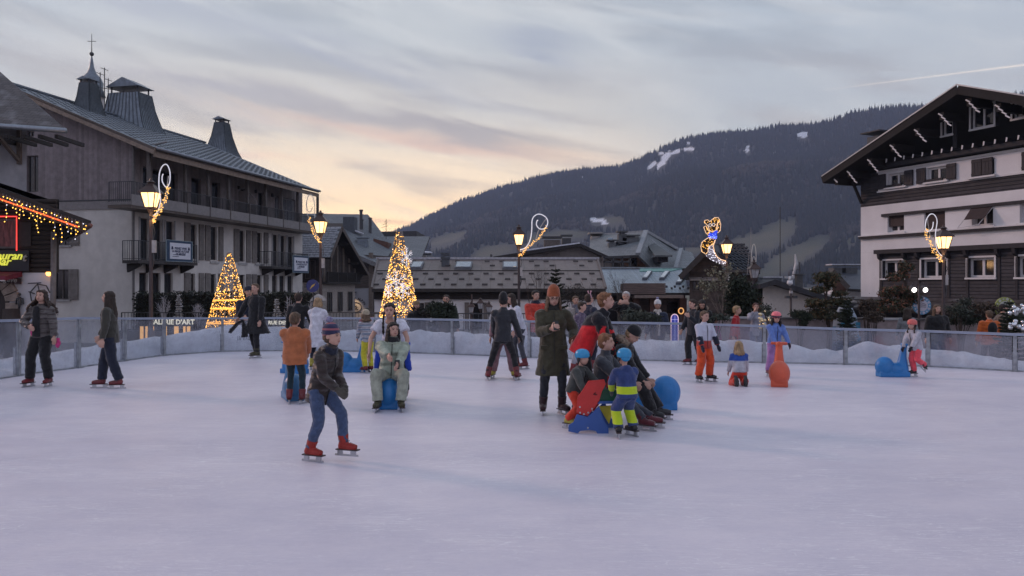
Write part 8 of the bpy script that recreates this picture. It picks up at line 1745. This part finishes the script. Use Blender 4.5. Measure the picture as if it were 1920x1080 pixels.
# 1 girl far left
def ex1(t, k):
 for i, (px, py, s, l) in enumerate(((62, 622, 1.0, 'pink mitten dangling from the curly haired girl\'s right sleeve'), (108, 645, .8, 'smaller pink mitten swinging behind the curly haired girl'))):
  p = Gp(px, py, 0); Y = t.location.y - .1; q = Wp(px, py, Y); o = thing('mitten', l, 'mitten', q); mb = MB(); mb.ball((0, 0, 0), .055 * s, .035 * s, .095 * s); mb.ball((.05 * s, 0, .02), .025 * s, .022 * s, .05 * s); mb.tube([(0, 0, .06 * s), (0, 0, .14 * s)], [.042 * s, .052 * s], 10); m_ = mb.build('mitten_shell', cloth('pink_mitten', (.55, .05, .20)), o, True); fuse(m_, .01, 2); mb = MB(); mb.tube([(0, 0, .13 * s), (.0, .02, .24 * s)], .006, 4); mb.build('cord', BLACK, o)
person('girl with long curly brown hair in an open grey quilted jacket, far left', Gp(78, 724), -4, 1.68, female=True, top=cloth('puffer_grey', (.12, .105, .10), rough=.4, sheen=.1, quilt=3.6), puff=.12, hem=.03, bulk=1.12, trous=BLACK, tw=1.3, hair=hairm('hair_curly', (.045, .026, .018)), hs='curly', hl=.15, hands=((.20, .08, .53), (-.05, .13, .66)), eh=((1, -.6, -.2), (-1, -.2, -.4)), head=(4, -6), feet=((.085, 0, 0), (-.11, .03, 0)), vox=.012, extra=lambda t, k: (ex1(t, k), (lambda mb: (mb.rings([[k['pel'].lerp(k['nb'], u) + Vector((w * k['H'] * cos(a), -.078 * k['H'] * 1.06 * 1 + .0 - .012 + .03 * sin(a) - .0, 0)) for a in np.linspace(0, 2 * pi, 12, endpoint=False)] for u, w in ((-.05, .05), (.4, .042), (.8, .04), (1.02, .03))]), fuse(mb.build('black_top', BLACK, t, True), .012, 2)))(MB())))
# 2 girl profile
person('girl in olive jacket with long straight hair walking left, second from left', Gp(207, 728), -78, 1.66, female=True, lean=3, top=cloth('jacket_olive', (.038, .036, .027), rough=.6), hem=.07, bulk=1.1, trous=NAVY, tw=1.25, hair=HBR, hs='long', hl=.24, hands=((.17, .04, .50), (-.15, .16, .52)), eh=((.3, -1, -.3), (-.3, -1, -.3)), feet=((.05, -.10, 0), (-.05, .10, 0)), head=(-4, -6), vox=.012, fyaw=(0, 0), seed=3)
# 3 man in long black coat
def ex3(t, k):
 Y = t.location.y - .12; o = thing('scarf', 'black fringed scarf trailing from the hand of the man in the long coat', 'scarf', Wp(455, 600, Y)); P = lambda x, y: Wp(x, y, Y) - o.location; mb = MB()
 mb.tube([P(456, 600), P(446, 606), P(435, 618), P(431, 624)], [.05, .11, .12, .09], 8, flat=.4); mb.tube([P(456, 600), P(458, 615), P(459, 632)], [.05, .13, .17], 8, flat=.4); c = mb.build('cloth', BLACK, o, True); fuse(c, .014, 2, .03, .06); mb = MB()
 for i in range(9): x = 446 + i * 3.2; mb.tube([P(x, 630), P(x + random.uniform(-1.5, 1.5), 638)], .006, 3)
 mb.build('fringe', BLACK, o, kind='stuff')
person('young man in a long open black coat skating, holding a scarf out', Gp(481, 671), -22, 1.80, lean=4, top=BLACK, tk='coat', hem=.21, flare=1.6, trous=BLACK, tw=1.1, boots=mat('boot_black_yellow', (.05, .045, .02), .4, var=.5, scale=20), hs='short', hair=HLB, hands=((.14, .10, .50), (-.30, .05, .53)), eh=((.6, -1, -.2), (-1, -.3, .2)), feet=((.03, .02, 0), (-.03, -.03, 0)), bulk=1.2, head=(8, -4), vox=.014, extra=ex3, fyaw=(-30, -20))
# 5, 6, 7
person('person with brown hair in black coat seen from behind near the white coat', Gp(558, 690), 176, 1.60, lean=6, top=BLACK, hem=.18, trous=BLACK, hair=HBR, hs='short', face=False, vox=.016, hands=((.2, .12, .5), (-.2, .12, .5)))
person('blonde woman in a long white coat seen from behind, leaning forward', Gp(592, 693), 168, 1.50, female=True, lean=12, top=cloth('coat_white', (.58, .58, .64), rough=.6), tk='coat', hem=.24, flare=1.15, bulk=1.1, trous=NAVY, boots=(BOOTY, BOOTK), hair=HBL, hs='bob', face=False, vox=.014, hands=((.12, .26, .55), (-.12, .26, .55)), hood='down', feet=((.06, 0, 0), (-.09, .0, 0)))
person('child in an orange hooded jacket seen from behind, holding a blue slider', Gp(553, 757), 178, 1.31, hk=1.22, top=cloth('jacket_orange', (.42, .135, .05), rough=.7), hem=.10, bulk=1.42, flare=1.0, trous=cloth('trousers_teal', (.012, .03, .04)), tw=1.0, hair=HLB, hs='short', face=False, vox=.011, hands=((.10, .20, .58), (-.10, .20, .58)), eh=((1, -.5, .3), (-1, -.5, .3)), hood='down', feet=((.07, 0, 0), (-.09, 0, 0)), fyaw=(15, -15), wide=1.12)
# 8 front boy
person('boy in patterned bobble hat, brown jacket and jeans gliding right in the foreground', Gp(600, 862), 62, 1.36, hk=1.16, lean=24, pz=.512, pf=.0, top=cloth('jacket_brown', (.040, .029, .025), rough=.5, quilt=3), puff=.06, hem=.11, bulk=1.10, flare=1.0, trous=JEAN, tw=1.15, boots=cloth('boot_red_leather', (.30, .030, .022), rough=.4, sheen=0, bump=.3), hair=HLB, hs='short', hat='pom', hatm=cloth('beanie_pattern', (.035, .035, .085), (.30, .10, .12), 'stripe', .55, freq=95, bump=.8), gloves=(cloth('glove_olive', (.075, .068, .055)), False),
    hands=((.03, .215, .585), (-.07, .235, .575)), eh=((.35, -1, -.3), (-.4, -1, -.3)), head=(4, 0), feet=((.09, .165, .03), (-.08, -.03, 0)), knee=((.1, 1, 0), (-.1, 1, 0)), fyaw=(10, 4), fpitch=(0, 0), collar=.07, hood='down', vox=.009, scarf=(NAVY, False))
# 9 striped puffer child
person('child in pale striped quilted jacket, beige beanie and yellow trousers pushing a blue slider', Gp(690, 699), -140, 1.22, hk=1.2, lean=14, top=cloth('puffer_stripe', (.42, .42, .46), (.20, .25, .34), 'stripe', .4, freq=70, rough=.5, quilt=4), puff=.12, hem=.05, bulk=1.15, trous=cloth('trousers_yellow', (.50, .46, .03)), tw=1.25, hair=HLB, hs='long', hl=.06, hat='beanie', hatm=cloth('beanie_beige', (.36, .31, .22)), face=False, vox=.013, hands=((.06, .28, .55), (-.14, .28, .55)), feet=((.07, -.03, 0), (-.08, .03, 0)))
# 10 white tee woman, 11 seated girl
def ex10(t, k):
 for sg in (-1, 1):
  p = k['pel'] + Vector((sg * .10 * k['H'], -.02, .02)); mb = MB(); mb.tube([p, p + Vector((sg * .05, -.10, -.08)), p + Vector((sg * .08, -.10, -.30)), p + Vector((sg * .09, -.08, -.42))], [.05, .06, .055, .05], 9); o = mb.build('tied_jacket_sleeve', cloth('jacket_royal', (.02, .06, .42)), t, True); fuse(o, .012, 2, .02, .06)
 mb = MB(); mb.tube([k['pel'] + Vector((.135 * k['H'] * cos(a), .12 * k['H'] * sin(a), .02)) for a in np.linspace(0, 2 * pi, 14)], .05, 8); o = mb.build('tied_jacket', cloth('jacket_royal'), t, True); fuse(o, .013, 2, .02, .06)
person('woman in white t-shirt with two dark braids leaning over the seated girl', Gp(735, 752), -2, 1.70, female=True, lean=50, pf=-.10, pz=.48, top=cloth('tee_white', (.66, .66, .74), rough=.9), tk='tee', sleeve=.5, hem=.04, bulk=1.18, trous=BLACK, tw=1.2, hair=HDK, hs='braids', hl=.16, hands=((.16, .22, .47), (-.17, .22, .47)), eh=((1, -.2, .1), (-1, -.2, .1)), head=(6, 4), feet=((.10, -.16, 0), (-.10, -.16, 0)), vox=.010, extra=ex10, skin=SKIN)
def ex11(t, k): phone(t, k, 0, 'dark phone in the hand of the seated girl in the pale green jacket')
person('girl in pale green padded jacket and trousers sitting on a blue slider', Gp(732, 768), 5, 1.66, female=True, pz=.245, pf=-.16, lean=-2, top=cloth('puffer_sage', (.34, .39, .31), rough=.5, sheen=.1, quilt=2), puff=.04, hem=.06, bulk=1.20, wide=1.08, trous=cloth('trousers_sage', (.33, .355, .285)), tw=1.25, boots=mat('boot_black_yellow'), hair=HDK, hs='long', hl=.17,
    hands=((.07, .15, .40), (.0, .17, .48)), eh=((1, -.5, -.7), (-1, -.5, -.7)), feet=((.10, .09, 0), (-.105, .09, 0)), knee=((.35, 1, .3), (-.35, 1, .3)), head=(24, -2), side=2, collar=.05, hood='down', vox=.010, extra=ex11, scarf=(BLACK, False), fyaw=(10, -10))
# 12-15 group in the middle distance
person('woman in black jacket and black bobble beanie from behind, legs wide apart', Gp(943, 713), 176, 1.66, female=True, lean=8, top=cloth('jacket_black_fit', (.018, .02, .026), rough=.6), hem=.06, bulk=1.05, trous=BLACK, tw=.95, hair=HDK, hs='short', hat='tall', hatm=BLACK, face=False, vox=.013, hands=((.13, .22, .52), (-.22, .10, .45)), feet=((.175, 0, 0), (-.165, 0, 0)), pz=.475, fyaw=(14, -14), gloves=(BLACK, False))
person('person in mauve ski suit mostly hidden behind the woman in black', Gp(947, 709), -6, 1.50, side=0, px_=-.02, top=cloth('suit_mauve', (.27, .155, .17)), hem=.06, trous=cloth('suit_mauve'), tw=1.4, boots=BOOTY, hair=HGI, hs='short', vox=.016, hands=((.2, .05, .5), (-.2, .05, .48)), feet=((.11, 0, 0), (-.16, 0, 0)), head=(20, 5))
person('woman with glasses in white jacket and grey trousers bending left', Gp(975, 692), -62, 1.62, female=True, lean=20, top=cloth('jacket_white', (.56, .58, .66), rough=.6), hem=.10, bulk=1.08, trous=cloth('trousers_grey', (.055, .06, .075)), tw=1.0, hair=HBR, hs='long', hl=.08, extra=glasses, vox=.013, hands=((.10, .16, .50), (-.12, .2, .5)), feet=((.04, -.06, 0), (-.05, .02, 0)), head=(0, 14))
person('person in purple patterned jacket partly hidden behind the green coat', Gp(1078, 702), 60, 1.45, lean=18, top=cloth('jacket_purple', (.10, .075, .12), (.22, .18, .24), 'patch', .32, freq=22), hem=.05, trous=cloth('trousers_pale', (.30, .30, .34)), hair=HBR, hs='short', vox=.016, hands=((.1, .2, .6), (-.1, .2, .6)), face=False)
# 16 green coat
def ex16(t, k):
 glasses(t, k); phone(t, k, 1, 'black phone held up by the woman in the rust beanie', (.02, -.02, .02)); H = k['H']
 o = thing('brown_mittens', 'rust brown gloves tucked under the arm of the woman in the green coat', 'gloves', t.matrix_basis @ (k['ha'][0] + Vector((0, -.02, .0)))); mb = MB(); mb.ball((0, 0, 0), .07, .05, .06); mb.ball((.04, -.01, .04), .05, .04, .05); q = mb.build('glove_pair', cloth('glove_rust', (.12, .045, .022)), o, True); fuse(q, .01, 2, .02, .05)
 for sg in (-1, 1): mb = MB(); c = k['pel'] + Vector((sg * .075 * H, -.085 * H, .0)); mb.box(c.x - .065, c.x + .065, c.y - .006, c.y + .02, c.z - .02, c.z + .035); mb.build('pocket_flap', cloth('coat_green'), t)
person('woman in long dark green coat and rust beanie looking down at her phone', Gp(1037, 776), 3, 1.72, female=True, top=cloth('coat_green', (.050, .046, .026), rough=.75, scale=14), tk='coat', hem=.235, flare=1.12, bulk=1.22, trous=JEAN_D, tw=.98, boots=cloth('boot_dark_red', (.035, .012, .014), rough=.4), hair=HLB, hs='long', hl=.11, hat='tall', hatm=cloth('beanie_rust', (.30, .085, .035), bump=.9), hands=((.155, .10, .62), (-.035, .20, .73)), eh=((.6, -.7, -.5), (-.45, -.1, -1)), head=(4, 14), scarf=(cloth('scarf_dark', (.02, .02, .018)), False), feet=((.075, .02, 0), (-.085, 0, 0)), fyaw=(28, -6), vox=.009, extra=ex16)
# 17 teen
person('ginger haired teenager in red and black jacket leaning forward, pushing the seated boys', Gp(1093, 782), 78, 1.76, lean=39, pf=.0, top=cloth('jacket_redblack', (.66, .022, .028), (.012, .012, .016), 'split', 1.30, soft=.012), hem=.06, bulk=1.2, trous=BLACK, tw=1.15, boots=BOOTK, hair=HGI, hs='short', hands=((.08, .30, .50), (-.10, .26, .48)), eh=((.2, -.6, -1), (-.3, -.6, -1)), head=(-4, -4), feet=((.05, -.06, 0), (-.06, -.02, 0)), vox=.010, collar=.045, fyaw=(0, 0),
 extra=lambda t, k: [(lambda mb: (limb(mb, [k['el'][i].lerp(k['nb'] + k['lat'] * (.18 if i == 0 else -.18) - k['sp'] * .06, .95), k['el'][i], k['ha'][i].lerp(k['el'][i], .08)], [.098, .082, .064]), fuse(mb.build('black_sleeve', BLACK, t, True), .011, 2, .02, .08)))(MB()) for i in (0, 1)])
# 18 seated boy, 19 fur hood
person('boy in dark grey jacket with short brown hair sitting on the blue slider, facing right', Gp(1142, 799), 66, 1.50, hk=1.12, pz=.265, pf=-.08, lean=8, top=cloth('jacket_slate', (.045, .05, .06)), hem=.03, bulk=1.18, trous=cloth('trousers_slate', (.04, .045, .06)), tw=1.1, boots=cloth('boot_wine', (.10, .012, .02), rough=.4), hair=HGI, hs='short', hands=((.10, .22, .36), (-.10, .22, .36)), feet=((.07, .36, 0), (-.08, .33, 0)), knee=((.2, .8, 1), (-.2, .8, 1)), head=(-4, -2), vox=.011, collar=.05)
person('person in black padded jacket with fur hood and black beanie bent over, facing right', Gp(1166, 785), 70, 1.66, pz=.29, pf=-.07, lean=20, top=BLACK, puff=.08, hem=.04, bulk=1.25, trous=BLACK, tw=1.25, boots=BOOTK, hair=HBL, hs='short', hat='beanie', hatm=BLACK, hood='fur', hands=((.10, .20, .33), (-.10, .20, .33)), feet=((.07, .30, 0), (-.08, .27, 0)), knee=((.2, .8, 1), (-.2, .8, 1)), head=(-10, 42), vox=.011, skin=SKIN)
# 20, 21 helmet children
person('small child in blue helmet and grey jacket standing behind the red panel of the sled', Gp(1088, 804), 58, .99, hk=1.4, lean=20, pz=.44, pf=-.10, top=cloth('jacket_kid_grey', (.055, .062, .058), (.36, .36, .37), 'band', (.42, .018)), hem=.03, bulk=1.3, trous=cloth('trousers_red', (.55, .045, .02)), tw=1.5, boots=BOOTY, hair=None, hs=None, hat='helmet', hatm=mat('helmet_blue', (.03, .27, .52), .25, var=.08, scale=5), hands=((.08, .30, .54), (-.16, .16, .48)), gloves=(cloth('glove_kid', (.10, .11, .10)), True), head=(-8, 8), feet=((.08, -.12, 0), (-.08, -.14, 0)), vox=.0105, face=False)
person('small child in blue helmet, navy and neon yellow ski suit, seen from behind', Gp(1176, 820), 196, 1.02, hk=1.38, lean=12, pz=.45, top=cloth('suit_neon_top', (.032, .055, .165), (.48, .62, .02), 'band', (.585, .045)), hem=.05, bulk=1.34, trous=cloth('suit_neon_leg', (.035, .060, .175), (.48, .62, .02), 'band', (.245, .075)), tw=1.6, boots=BOOTK, hair=None, hs=None, hat='helmet', hatm=mat('helmet_blue'), hood='down', hands=((.10, .24, .54), (-.14, .26, .50)), gloves=(cloth('glove_kid'), True), eh=((1, -.5, .2), (-1, -.5, .2)), feet=((.12, -.02, 0), (-.10, .04, 0)), fyaw=(-20, 20), head=(0, 10), vox=.0105, face=False)
# right hand side
person('boy in black jacket and trousers with one hand at his mouth, near the glass', Gp(1300, 684), -66, 1.42, hk=1.1, top=cloth('jacket_ink', (.014, .016, .022)), hem=.08, bulk=1.2, trous=BLACK, tw=1.35, hair=HBR, hs='short', hands=((.10, .16, .80), (-.12, .18, .50)), eh=((.3, .4, -1), (-.3, -1, -.2)), feet=((.05, -.12, 0), (-.04, .06, 0)), head=(0, 6), vox=.013, fyaw=(0, 0))
person('boy in white, navy and red ski jacket with orange trousers, standing', Gp(1320, 716), 22, 1.25, hk=1.18, top=cloth('jacket_tri', (.42, .045, .035), (.50, .52, .62), 'split', .80, soft=.01), hem=.06, bulk=1.25, trous=cloth('trousers_orange', (.62, .075, .02)), tw=1.55, boots=BOOTK, hair=HLB, hs='short', hands=((.20, .12, .50), (-.12, .14, .50)), eh=((1, -.5, 0), (-1, -.5, 0)), gloves=(NAVY, True), head=(10, 4), feet=((.10, 0, 0), (-.10, 0, 0)), fyaw=(30, -10), vox=.012,
    extra=lambda t, k: [(lambda mb: fuse(mb.build('navy_sleeve_panel', NAVY, t, True), .012, 1))((lambda mb: (limb(mb, [k['el'][i], k['ha'][i].lerp(k['el'][i], .1)], [.062, .052]), mb)[1])(MB())) for i in (0, 1)])
def kneeling():
 t = person('blonde child kneeling on the ice in blue and white jacket and red trousers', Gp(1386, 722), 178, 1.05, hk=1.3, pz=.20, pf=-.02, lean=8, top=cloth('jacket_bluewhite', (.42, .42, .47), (.025, .075, .33), 'split', .455, soft=.01), hem=.02, bulk=1.25, trous=cloth('trousers_coral', (.62, .055, .03)), tw=1.5, boots=BOOTK, blade=True, hair=HBL, hs='long', hl=.10, face=False, hands=((.16, .12, .22), (-.16, .12, .22)), feet=((.10, -.20, -.0), (-.06, -.20, 0)), knee=((.2, 1, -.6), (-.2, 1, -.6)), fpitch=(-70, -70), vox=.012, z0=.05)
kneeling()
def ex25(t, k): goggles(t, k, .16)
person('girl in pink helmet with goggles, blue jacket and lilac trousers holding the orange slider', Gp(1457, 706), 8, 1.20, hk=1.25, lean=10, px_=-.05, top=cloth('jacket_blue', (.12, .21, .52)), hem=.06, bulk=1.2, trous=cloth('trousers_lilac', (.33, .17, .40)), tw=1.4, hair=HDK, hs='long', hl=.10, hat='helmet', hatm=mat('helmet_pink', (.80, .17, .20), .3, var=.05), gloves=(cloth('glove_pinkblack', (.03, .02, .03), (.5, .03, .2), 'patch', .2, freq=40), False), hands=((.14, .20, .50), (-.10, .20, .50)), eh=((1, -.5, -.2), (-1, -.5, -.2)), head=(-14, 18), feet=((.02, -.1, 0), (-.14, -.04, 0)), vox=.012, extra=ex25)
person('small girl in coral helmet, white jacket and neon coral trousers pushing a blue slider', Gp(1718, 707), -68, 1.05, hk=1.3, lean=16, top=cloth('jacket_offwhite', (.42, .42, .47)), hem=.06, bulk=1.35, trous=cloth('trousers_neoncoral', (.85, .09, .12)), tw=1.4, boots=BOOTK, hair=HBR, hs='braids', hl=.08, hat='helmet', hatm=mat('helmet_coral', (.62, .13, .11), .35, var=.05), gloves=(cloth('glove_black_coral', (.02, .015, .02)), False), hands=((.10, .26, .55), (-.12, .22, .53)), eh=((1, -.6, .2), (-1, -.6, .2)), head=(4, 8), feet=((.05, -.16, .12), (-.05, .0, 0)), fpitch=(-35, 0), vox=.012)

# ---- onlookers beyond the fence, standing on the square
def onlooker(label, px, pyt, Y, yaw, hatpx=0, **k):
 H = Wp(px, pyt + hatpx, Y).z - ZG; x = Wp(px, 600, Y).x; k.setdefault('vox', .016); k.setdefault('trous', BLACK); return person(label, (x, Y, ZG), yaw, H - .01, blade=False, boots=BOOTK, **k)
PH = lambda txt: (lambda t, k: phone(t, k, 1, txt))
onlooker('bearded man in navy beanie and dark jacket beside the golden cone', 466, 540, 24.6, 30, top=NAVY, puff=.09, bulk=1.2, hat='beanie', hatm=NAVY, hair=HBR, hands=((.1, .2, .62), (-.1, .2, .62)), extra=PH('phone held by the bearded man in navy beanie'))
onlooker('dark haired woman in red jacket leaning on the railing behind the skaters', 688, 579, 25.5, -10, top=cloth('jacket_red', (.42, .03, .04)), hair=HDK, hs='short', female=True)
onlooker('person in tan hat and black coat at the foot of the tall light cone', 778, 567, 25, 40, top=BLACK, hair=HBR, hat='beanie', hatm=cloth('hat_tan', (.22, .15, .08)), lean=8, bulk=1.2)
onlooker('man with glasses in dark green parka with white fleece collar behind the fir boughs', 837, 555, 25.2, -6, top=cloth('parka_green', (.022, .03, .022)), bulk=1.3, hair=HBR, scarf=(cloth('fleece_white', (.52, .48, .44)), False), extra=glasses)
onlooker('dark haired man in red jacket behind the woman in the rust beanie', 1004, 547, 24, 25, top=cloth('jacket_red2', (.50, .05, .03)), puff=.08, bulk=1.2, hair=HDK, scarf=(NAVY, False), hands=((.1, .2, .6), (-.1, .2, .6)))
onlooker('man in pale jacket and grey scarf holding a phone behind the railing', 1079, 557, 25.5, 8, top=cloth('jacket_stone', (.34, .31, .29)), hair=HLB, scarf=(cloth('scarf_grey', (.12, .12, .15)), True), hands=((.03, .22, .72), (-.05, .22, .70)), extra=PH('phone held by the man in the pale jacket'))
def antlers(t, k):
 s = k['hh']
 for sg in (-1, 1): mb = MB(); mb.T = k['T']; mb.tube([Vector((sg * .15, 0, .45)) * s, Vector((sg * .22, 0, .85)) * s], .05 * s, 6); mb.tube([Vector((sg * .19, 0, .65)) * s, Vector((sg * .36, 0, .82)) * s], .04 * s, 5); mb.build('antler', cloth('headband_pink', (.62, .36, .42)), t)
 mb = MB(); mb.T = k['T']; mb.tube([Vector((.43 * cos(a), .08, .1 + .42 * sin(a))) * s for a in np.linspace(0, pi, 12)], .05 * s, 6); mb.build('headband', cloth('headband_pink'), t)
person('person in navy and red padded jacket with a pink antler headband', Gp(1104, 696), 120, 1.58, top=cloth('puffer_navyred', (.34, .03, .04), (.02, .024, .045), 'split', .86), puff=.09, bulk=1.2, trous=NAVY, hair=HBR, hs='short', face=False, vox=.014, hands=((.15, .1, .5), (-.15, .1, .5)), extra=antlers)
onlooker('white haired man in black coat taking a photograph over the fence', 1174, 549, 24, -8, top=BLACK, bulk=1.25, hair=HWH, hs='short', hands=((.03, .20, .86), (-.10, .20, .86)), eh=((1, .2, -.5), (-1, .2, -.2)), extra=PH('small camera phone raised by the white haired man'))
onlooker('woman in white bobble beanie and thick cream scarf behind the fence', 1233, 560, 23.5, -4, hatpx=6, top=cloth('jacket_navy2', (.02, .028, .055)), puff=.09, bulk=1.2, female=True, hair=HDK, skin=SKIN_D, hat='pom', hatm=cloth('beanie_white', (.58, .57, .58)), scarf=(cloth('scarf_cream', (.48, .44, .40)), True))
onlooker('dark haired woman in black coat with fur collar looking down', 1316, 562, 24, -12, top=BLACK, bulk=1.25, female=True, hair=HDK, hs='long', hl=.05, hood='fur', head=(0, 30), lean=10)
onlooker('child in red coat with pale hair behind the birch', 1376, 577, 24, 60, top=cloth('coat_red', (.42, .025, .03)), hair=HBL, face=False, hk=1.15, lean=8)
onlooker('woman in grey jacket with a blue strap holding a hand to her face', 1417, 570, 25, -6, top=cloth('jacket_greyblue', (.30, .30, .36)), trous=JEAN, female=True, hair=hairm('hair_red', (.09, .03, .02)), hs='short', hands=((.12, .15, .62), (-.06, .16, .88)))
onlooker('long haired brunette child seen from behind between the pine and the hotel lamp', 1701, 579, 24, 140, top=cloth('jacket_pale2', (.20, .21, .22)), hair=HBR, hs='long', hl=.12, face=False, female=True)
onlooker('woman with very long light brown hair in black coat facing the rink', 1757, 573, 22.5, -2, top=BLACK, bulk=1.4, wide=1.1, female=True, hair=HLB, hs='long', hl=.20)
onlooker('person in bright orange padded jacket with black backpack seen from behind', 1855, 584, 22, 176, top=cloth('jacket_orange2', (.52, .11, .02)), puff=.09, bulk=1.35, hair=HLB, face=False, extra=lambda t, k: (lambda mb: fuse(mb.build('backpack', BLACK, t, True), .015, 2))((lambda mb: (mb.ball(k['mid'] + Vector((0, .17, .06)), .13, .08, .19), mb)[1])(MB())))
onlooker('person in brown jacket bending forward in front of the yellow green round sign', 1866, 570, 23.2, 60, top=cloth('jacket_brown2', (.12, .085, .065)), hair=HDK, lean=22, bulk=1.2, skin=SKIN)
onlooker('small child in pink jacket beside the woman with the fur collar', 1339, 596, 24.3, 30, top=cloth('jacket_pink', (.42, .04, .20)), hair=HBL, face=False, hk=1.4)

# ---- plastic seal sliders and the wooden push sled
def slider(label, p, rz, m, s=1.0, group='seal shaped skating aids'):
 t = thing('skating_aid', label, 'skating aid', p, radians(rz), group); mb = MB()
 mb.ball((-.17 * s, 0, .205 * s), .185 * s, .165 * s, .205 * s, n=20, m=14); mb.ball((.03 * s, 0, .15 * s), .24 * s, .15 * s, .135 * s, n=18, m=12); mb.box(-.30 * s, .30 * s, -.13 * s, .13 * s, .0, .10 * s); mb.tube([(.19 * s, 0, .02), (.19 * s, 0, .2 * s), (.20 * s, 0, .40 * s), (.225 * s, 0, .58 * s), (.235 * s, 0, .64 * s)], [.135 * s, .12 * s, .075 * s, .055 * s, .06 * s], 14)
 mb.tube([(.235 * s, -.13 * s, .655 * s), (.235 * s, .13 * s, .655 * s)], .026 * s, 10); mb.tube([(.235 * s, 0, .64 * s), (.17 * s, 0, .665 * s)], [.05 * s, .03 * s], 8)
 o = mb.build('shell', m, t, True); fuse(o, .011, 6)
 for sg in (-1, 1):
  mb = MB(); mb.tube([(-.335 * s, sg * .03 * s, .30 * s), (-.345 * s, sg * .055 * s, .28 * s)], .014 * s, 6) if False else None
 return t
BLUEP = mat('plastic_blue', (.018, .175, .46), .38, var=.10, scale=4, bump=.15, bscale=50); ORP = mat('plastic_orange', (.62, .10, .045), .4, var=.10, scale=4, bump=.15, bscale=50); BLUEP2 = mat('plastic_pale_blue', (.05, .18, .36), .4, var=.12, scale=4)
slider('blue seal slider pushed by the child in the coral helmet', Gp(1674, 706), 0, BLUEP)
slider('orange seal slider held by the girl in the pink helmet', Gp(1461, 722), 72, ORP, 1.16)
slider('blue seal slider with the seated girl in pale green on it', Gp(732, 762), 92, BLUEP, 1.12)
slider('blue seal slider under the hands of the child in the yellow trousers', Gp(661, 697), 4, BLUEP, 1.05)
slider('pale blue seal slider in front of the orange jacket child', Gp(548, 748), 115, BLUEP2, 1.05)
slider('blue seal slider pushed by the blonde woman in the white coat', Gp(552, 700), 150, BLUEP, 1.0)
slider('large blue seal slider ridden by the seated boy, round end to the right', Gp(1222, 766), 176, BLUEP, 1.22)
def sled():
 t = thing('push_sled', 'wooden push sled with red and blue side panels, green backrest and yellow front', 'sled', Gp(1103, 812)); Y0 = t.location.y; Q = lambda X, Y_: Wp(1040 + X / 3.6, 540 + Y_ / 3.6, Y0) - t.location
 red = mat('board_red', (.55, .03, .025), .4, var=.08); blue = mat('board_blue', (.03, .095, .33), .4, var=.08); gr = mat('board_green', (.012, .09, .045), .45); ye = mat('board_yellow', (.52, .44, .03), .45)
 rp = [(228, 628), (335, 618), (345, 650), (318, 700), (298, 770), (222, 865), (150, 842), (156, 735), (190, 690)]; bp = [(150, 850), (222, 868), (298, 795), (330, 890), (362, 940), (362, 995), (300, 1000), (275, 962), (235, 955), (170, 962), (155, 978), (92, 965), (92, 925), (125, 905)]
 for dy, dx in ((0, 0), (.40, .12)):
  mb = MB(); mb.prism([Q(*p) + Vector((dx, dy, 0)) for p in rp], (0, .03, 0)); mb.build('side_panel', red, t); mb = MB(); mb.prism([Q(*p) + Vector((dx, dy - .034, 0)) for p in bp], (0, .03, 0)); mb.build('runner', blue, t)
 mb = MB()
 mb = MB(); mb.prism([Q(300, 690) + Vector((.0, .06, 0)), Q(395, 690) + Vector((.1, .06, 0)), Q(395, 780) + Vector((.1, .06, 0)), Q(300, 780) + Vector((0, .06, 0))], (0, .03, 0)); mb.build('backrest', gr, t)
 mb = MB(); mb.prism([Q(300, 805) + Vector((.0, .08, 0)), Q(385, 800) + Vector((.05, .08, 0)), Q(345, 925) + Vector((.05, .08, 0))], (0, .03, 0)); mb.build('front_panel', ye, t)
 mb = MB(); mb.prism([Q(290, 782) + Vector((0, -.0, 0)), Q(400, 782) + Vector((.05, 0, 0)), Q(400, 782) + Vector((.15, .4, 0)), Q(290, 782) + Vector((.1, .4, 0))], (0, 0, .03)); mb.build('seat', blue, t)
 for p in ((168, 800), (250, 812), (170, 838), (195, 848), (225, 838), (222, 940)): mb = MB(); q = Q(*p); mb.tube([q + Vector((0, -.045, 0)), q + Vector((0, -.03, 0))], .011, 8); mb.build('bolt', STEEL, t)
 mb = MB(); mb.tube([Q(262, 720) + Vector((0, -.006, 0)), Q(275, 705) + Vector((0, -.006, 0)), Q(272, 722) + Vector((0, -.006, 0)), Q(285, 718) + Vector((0, -.006, 0))], .007, 4); mb.build('mark', BLACK, t)
sled()
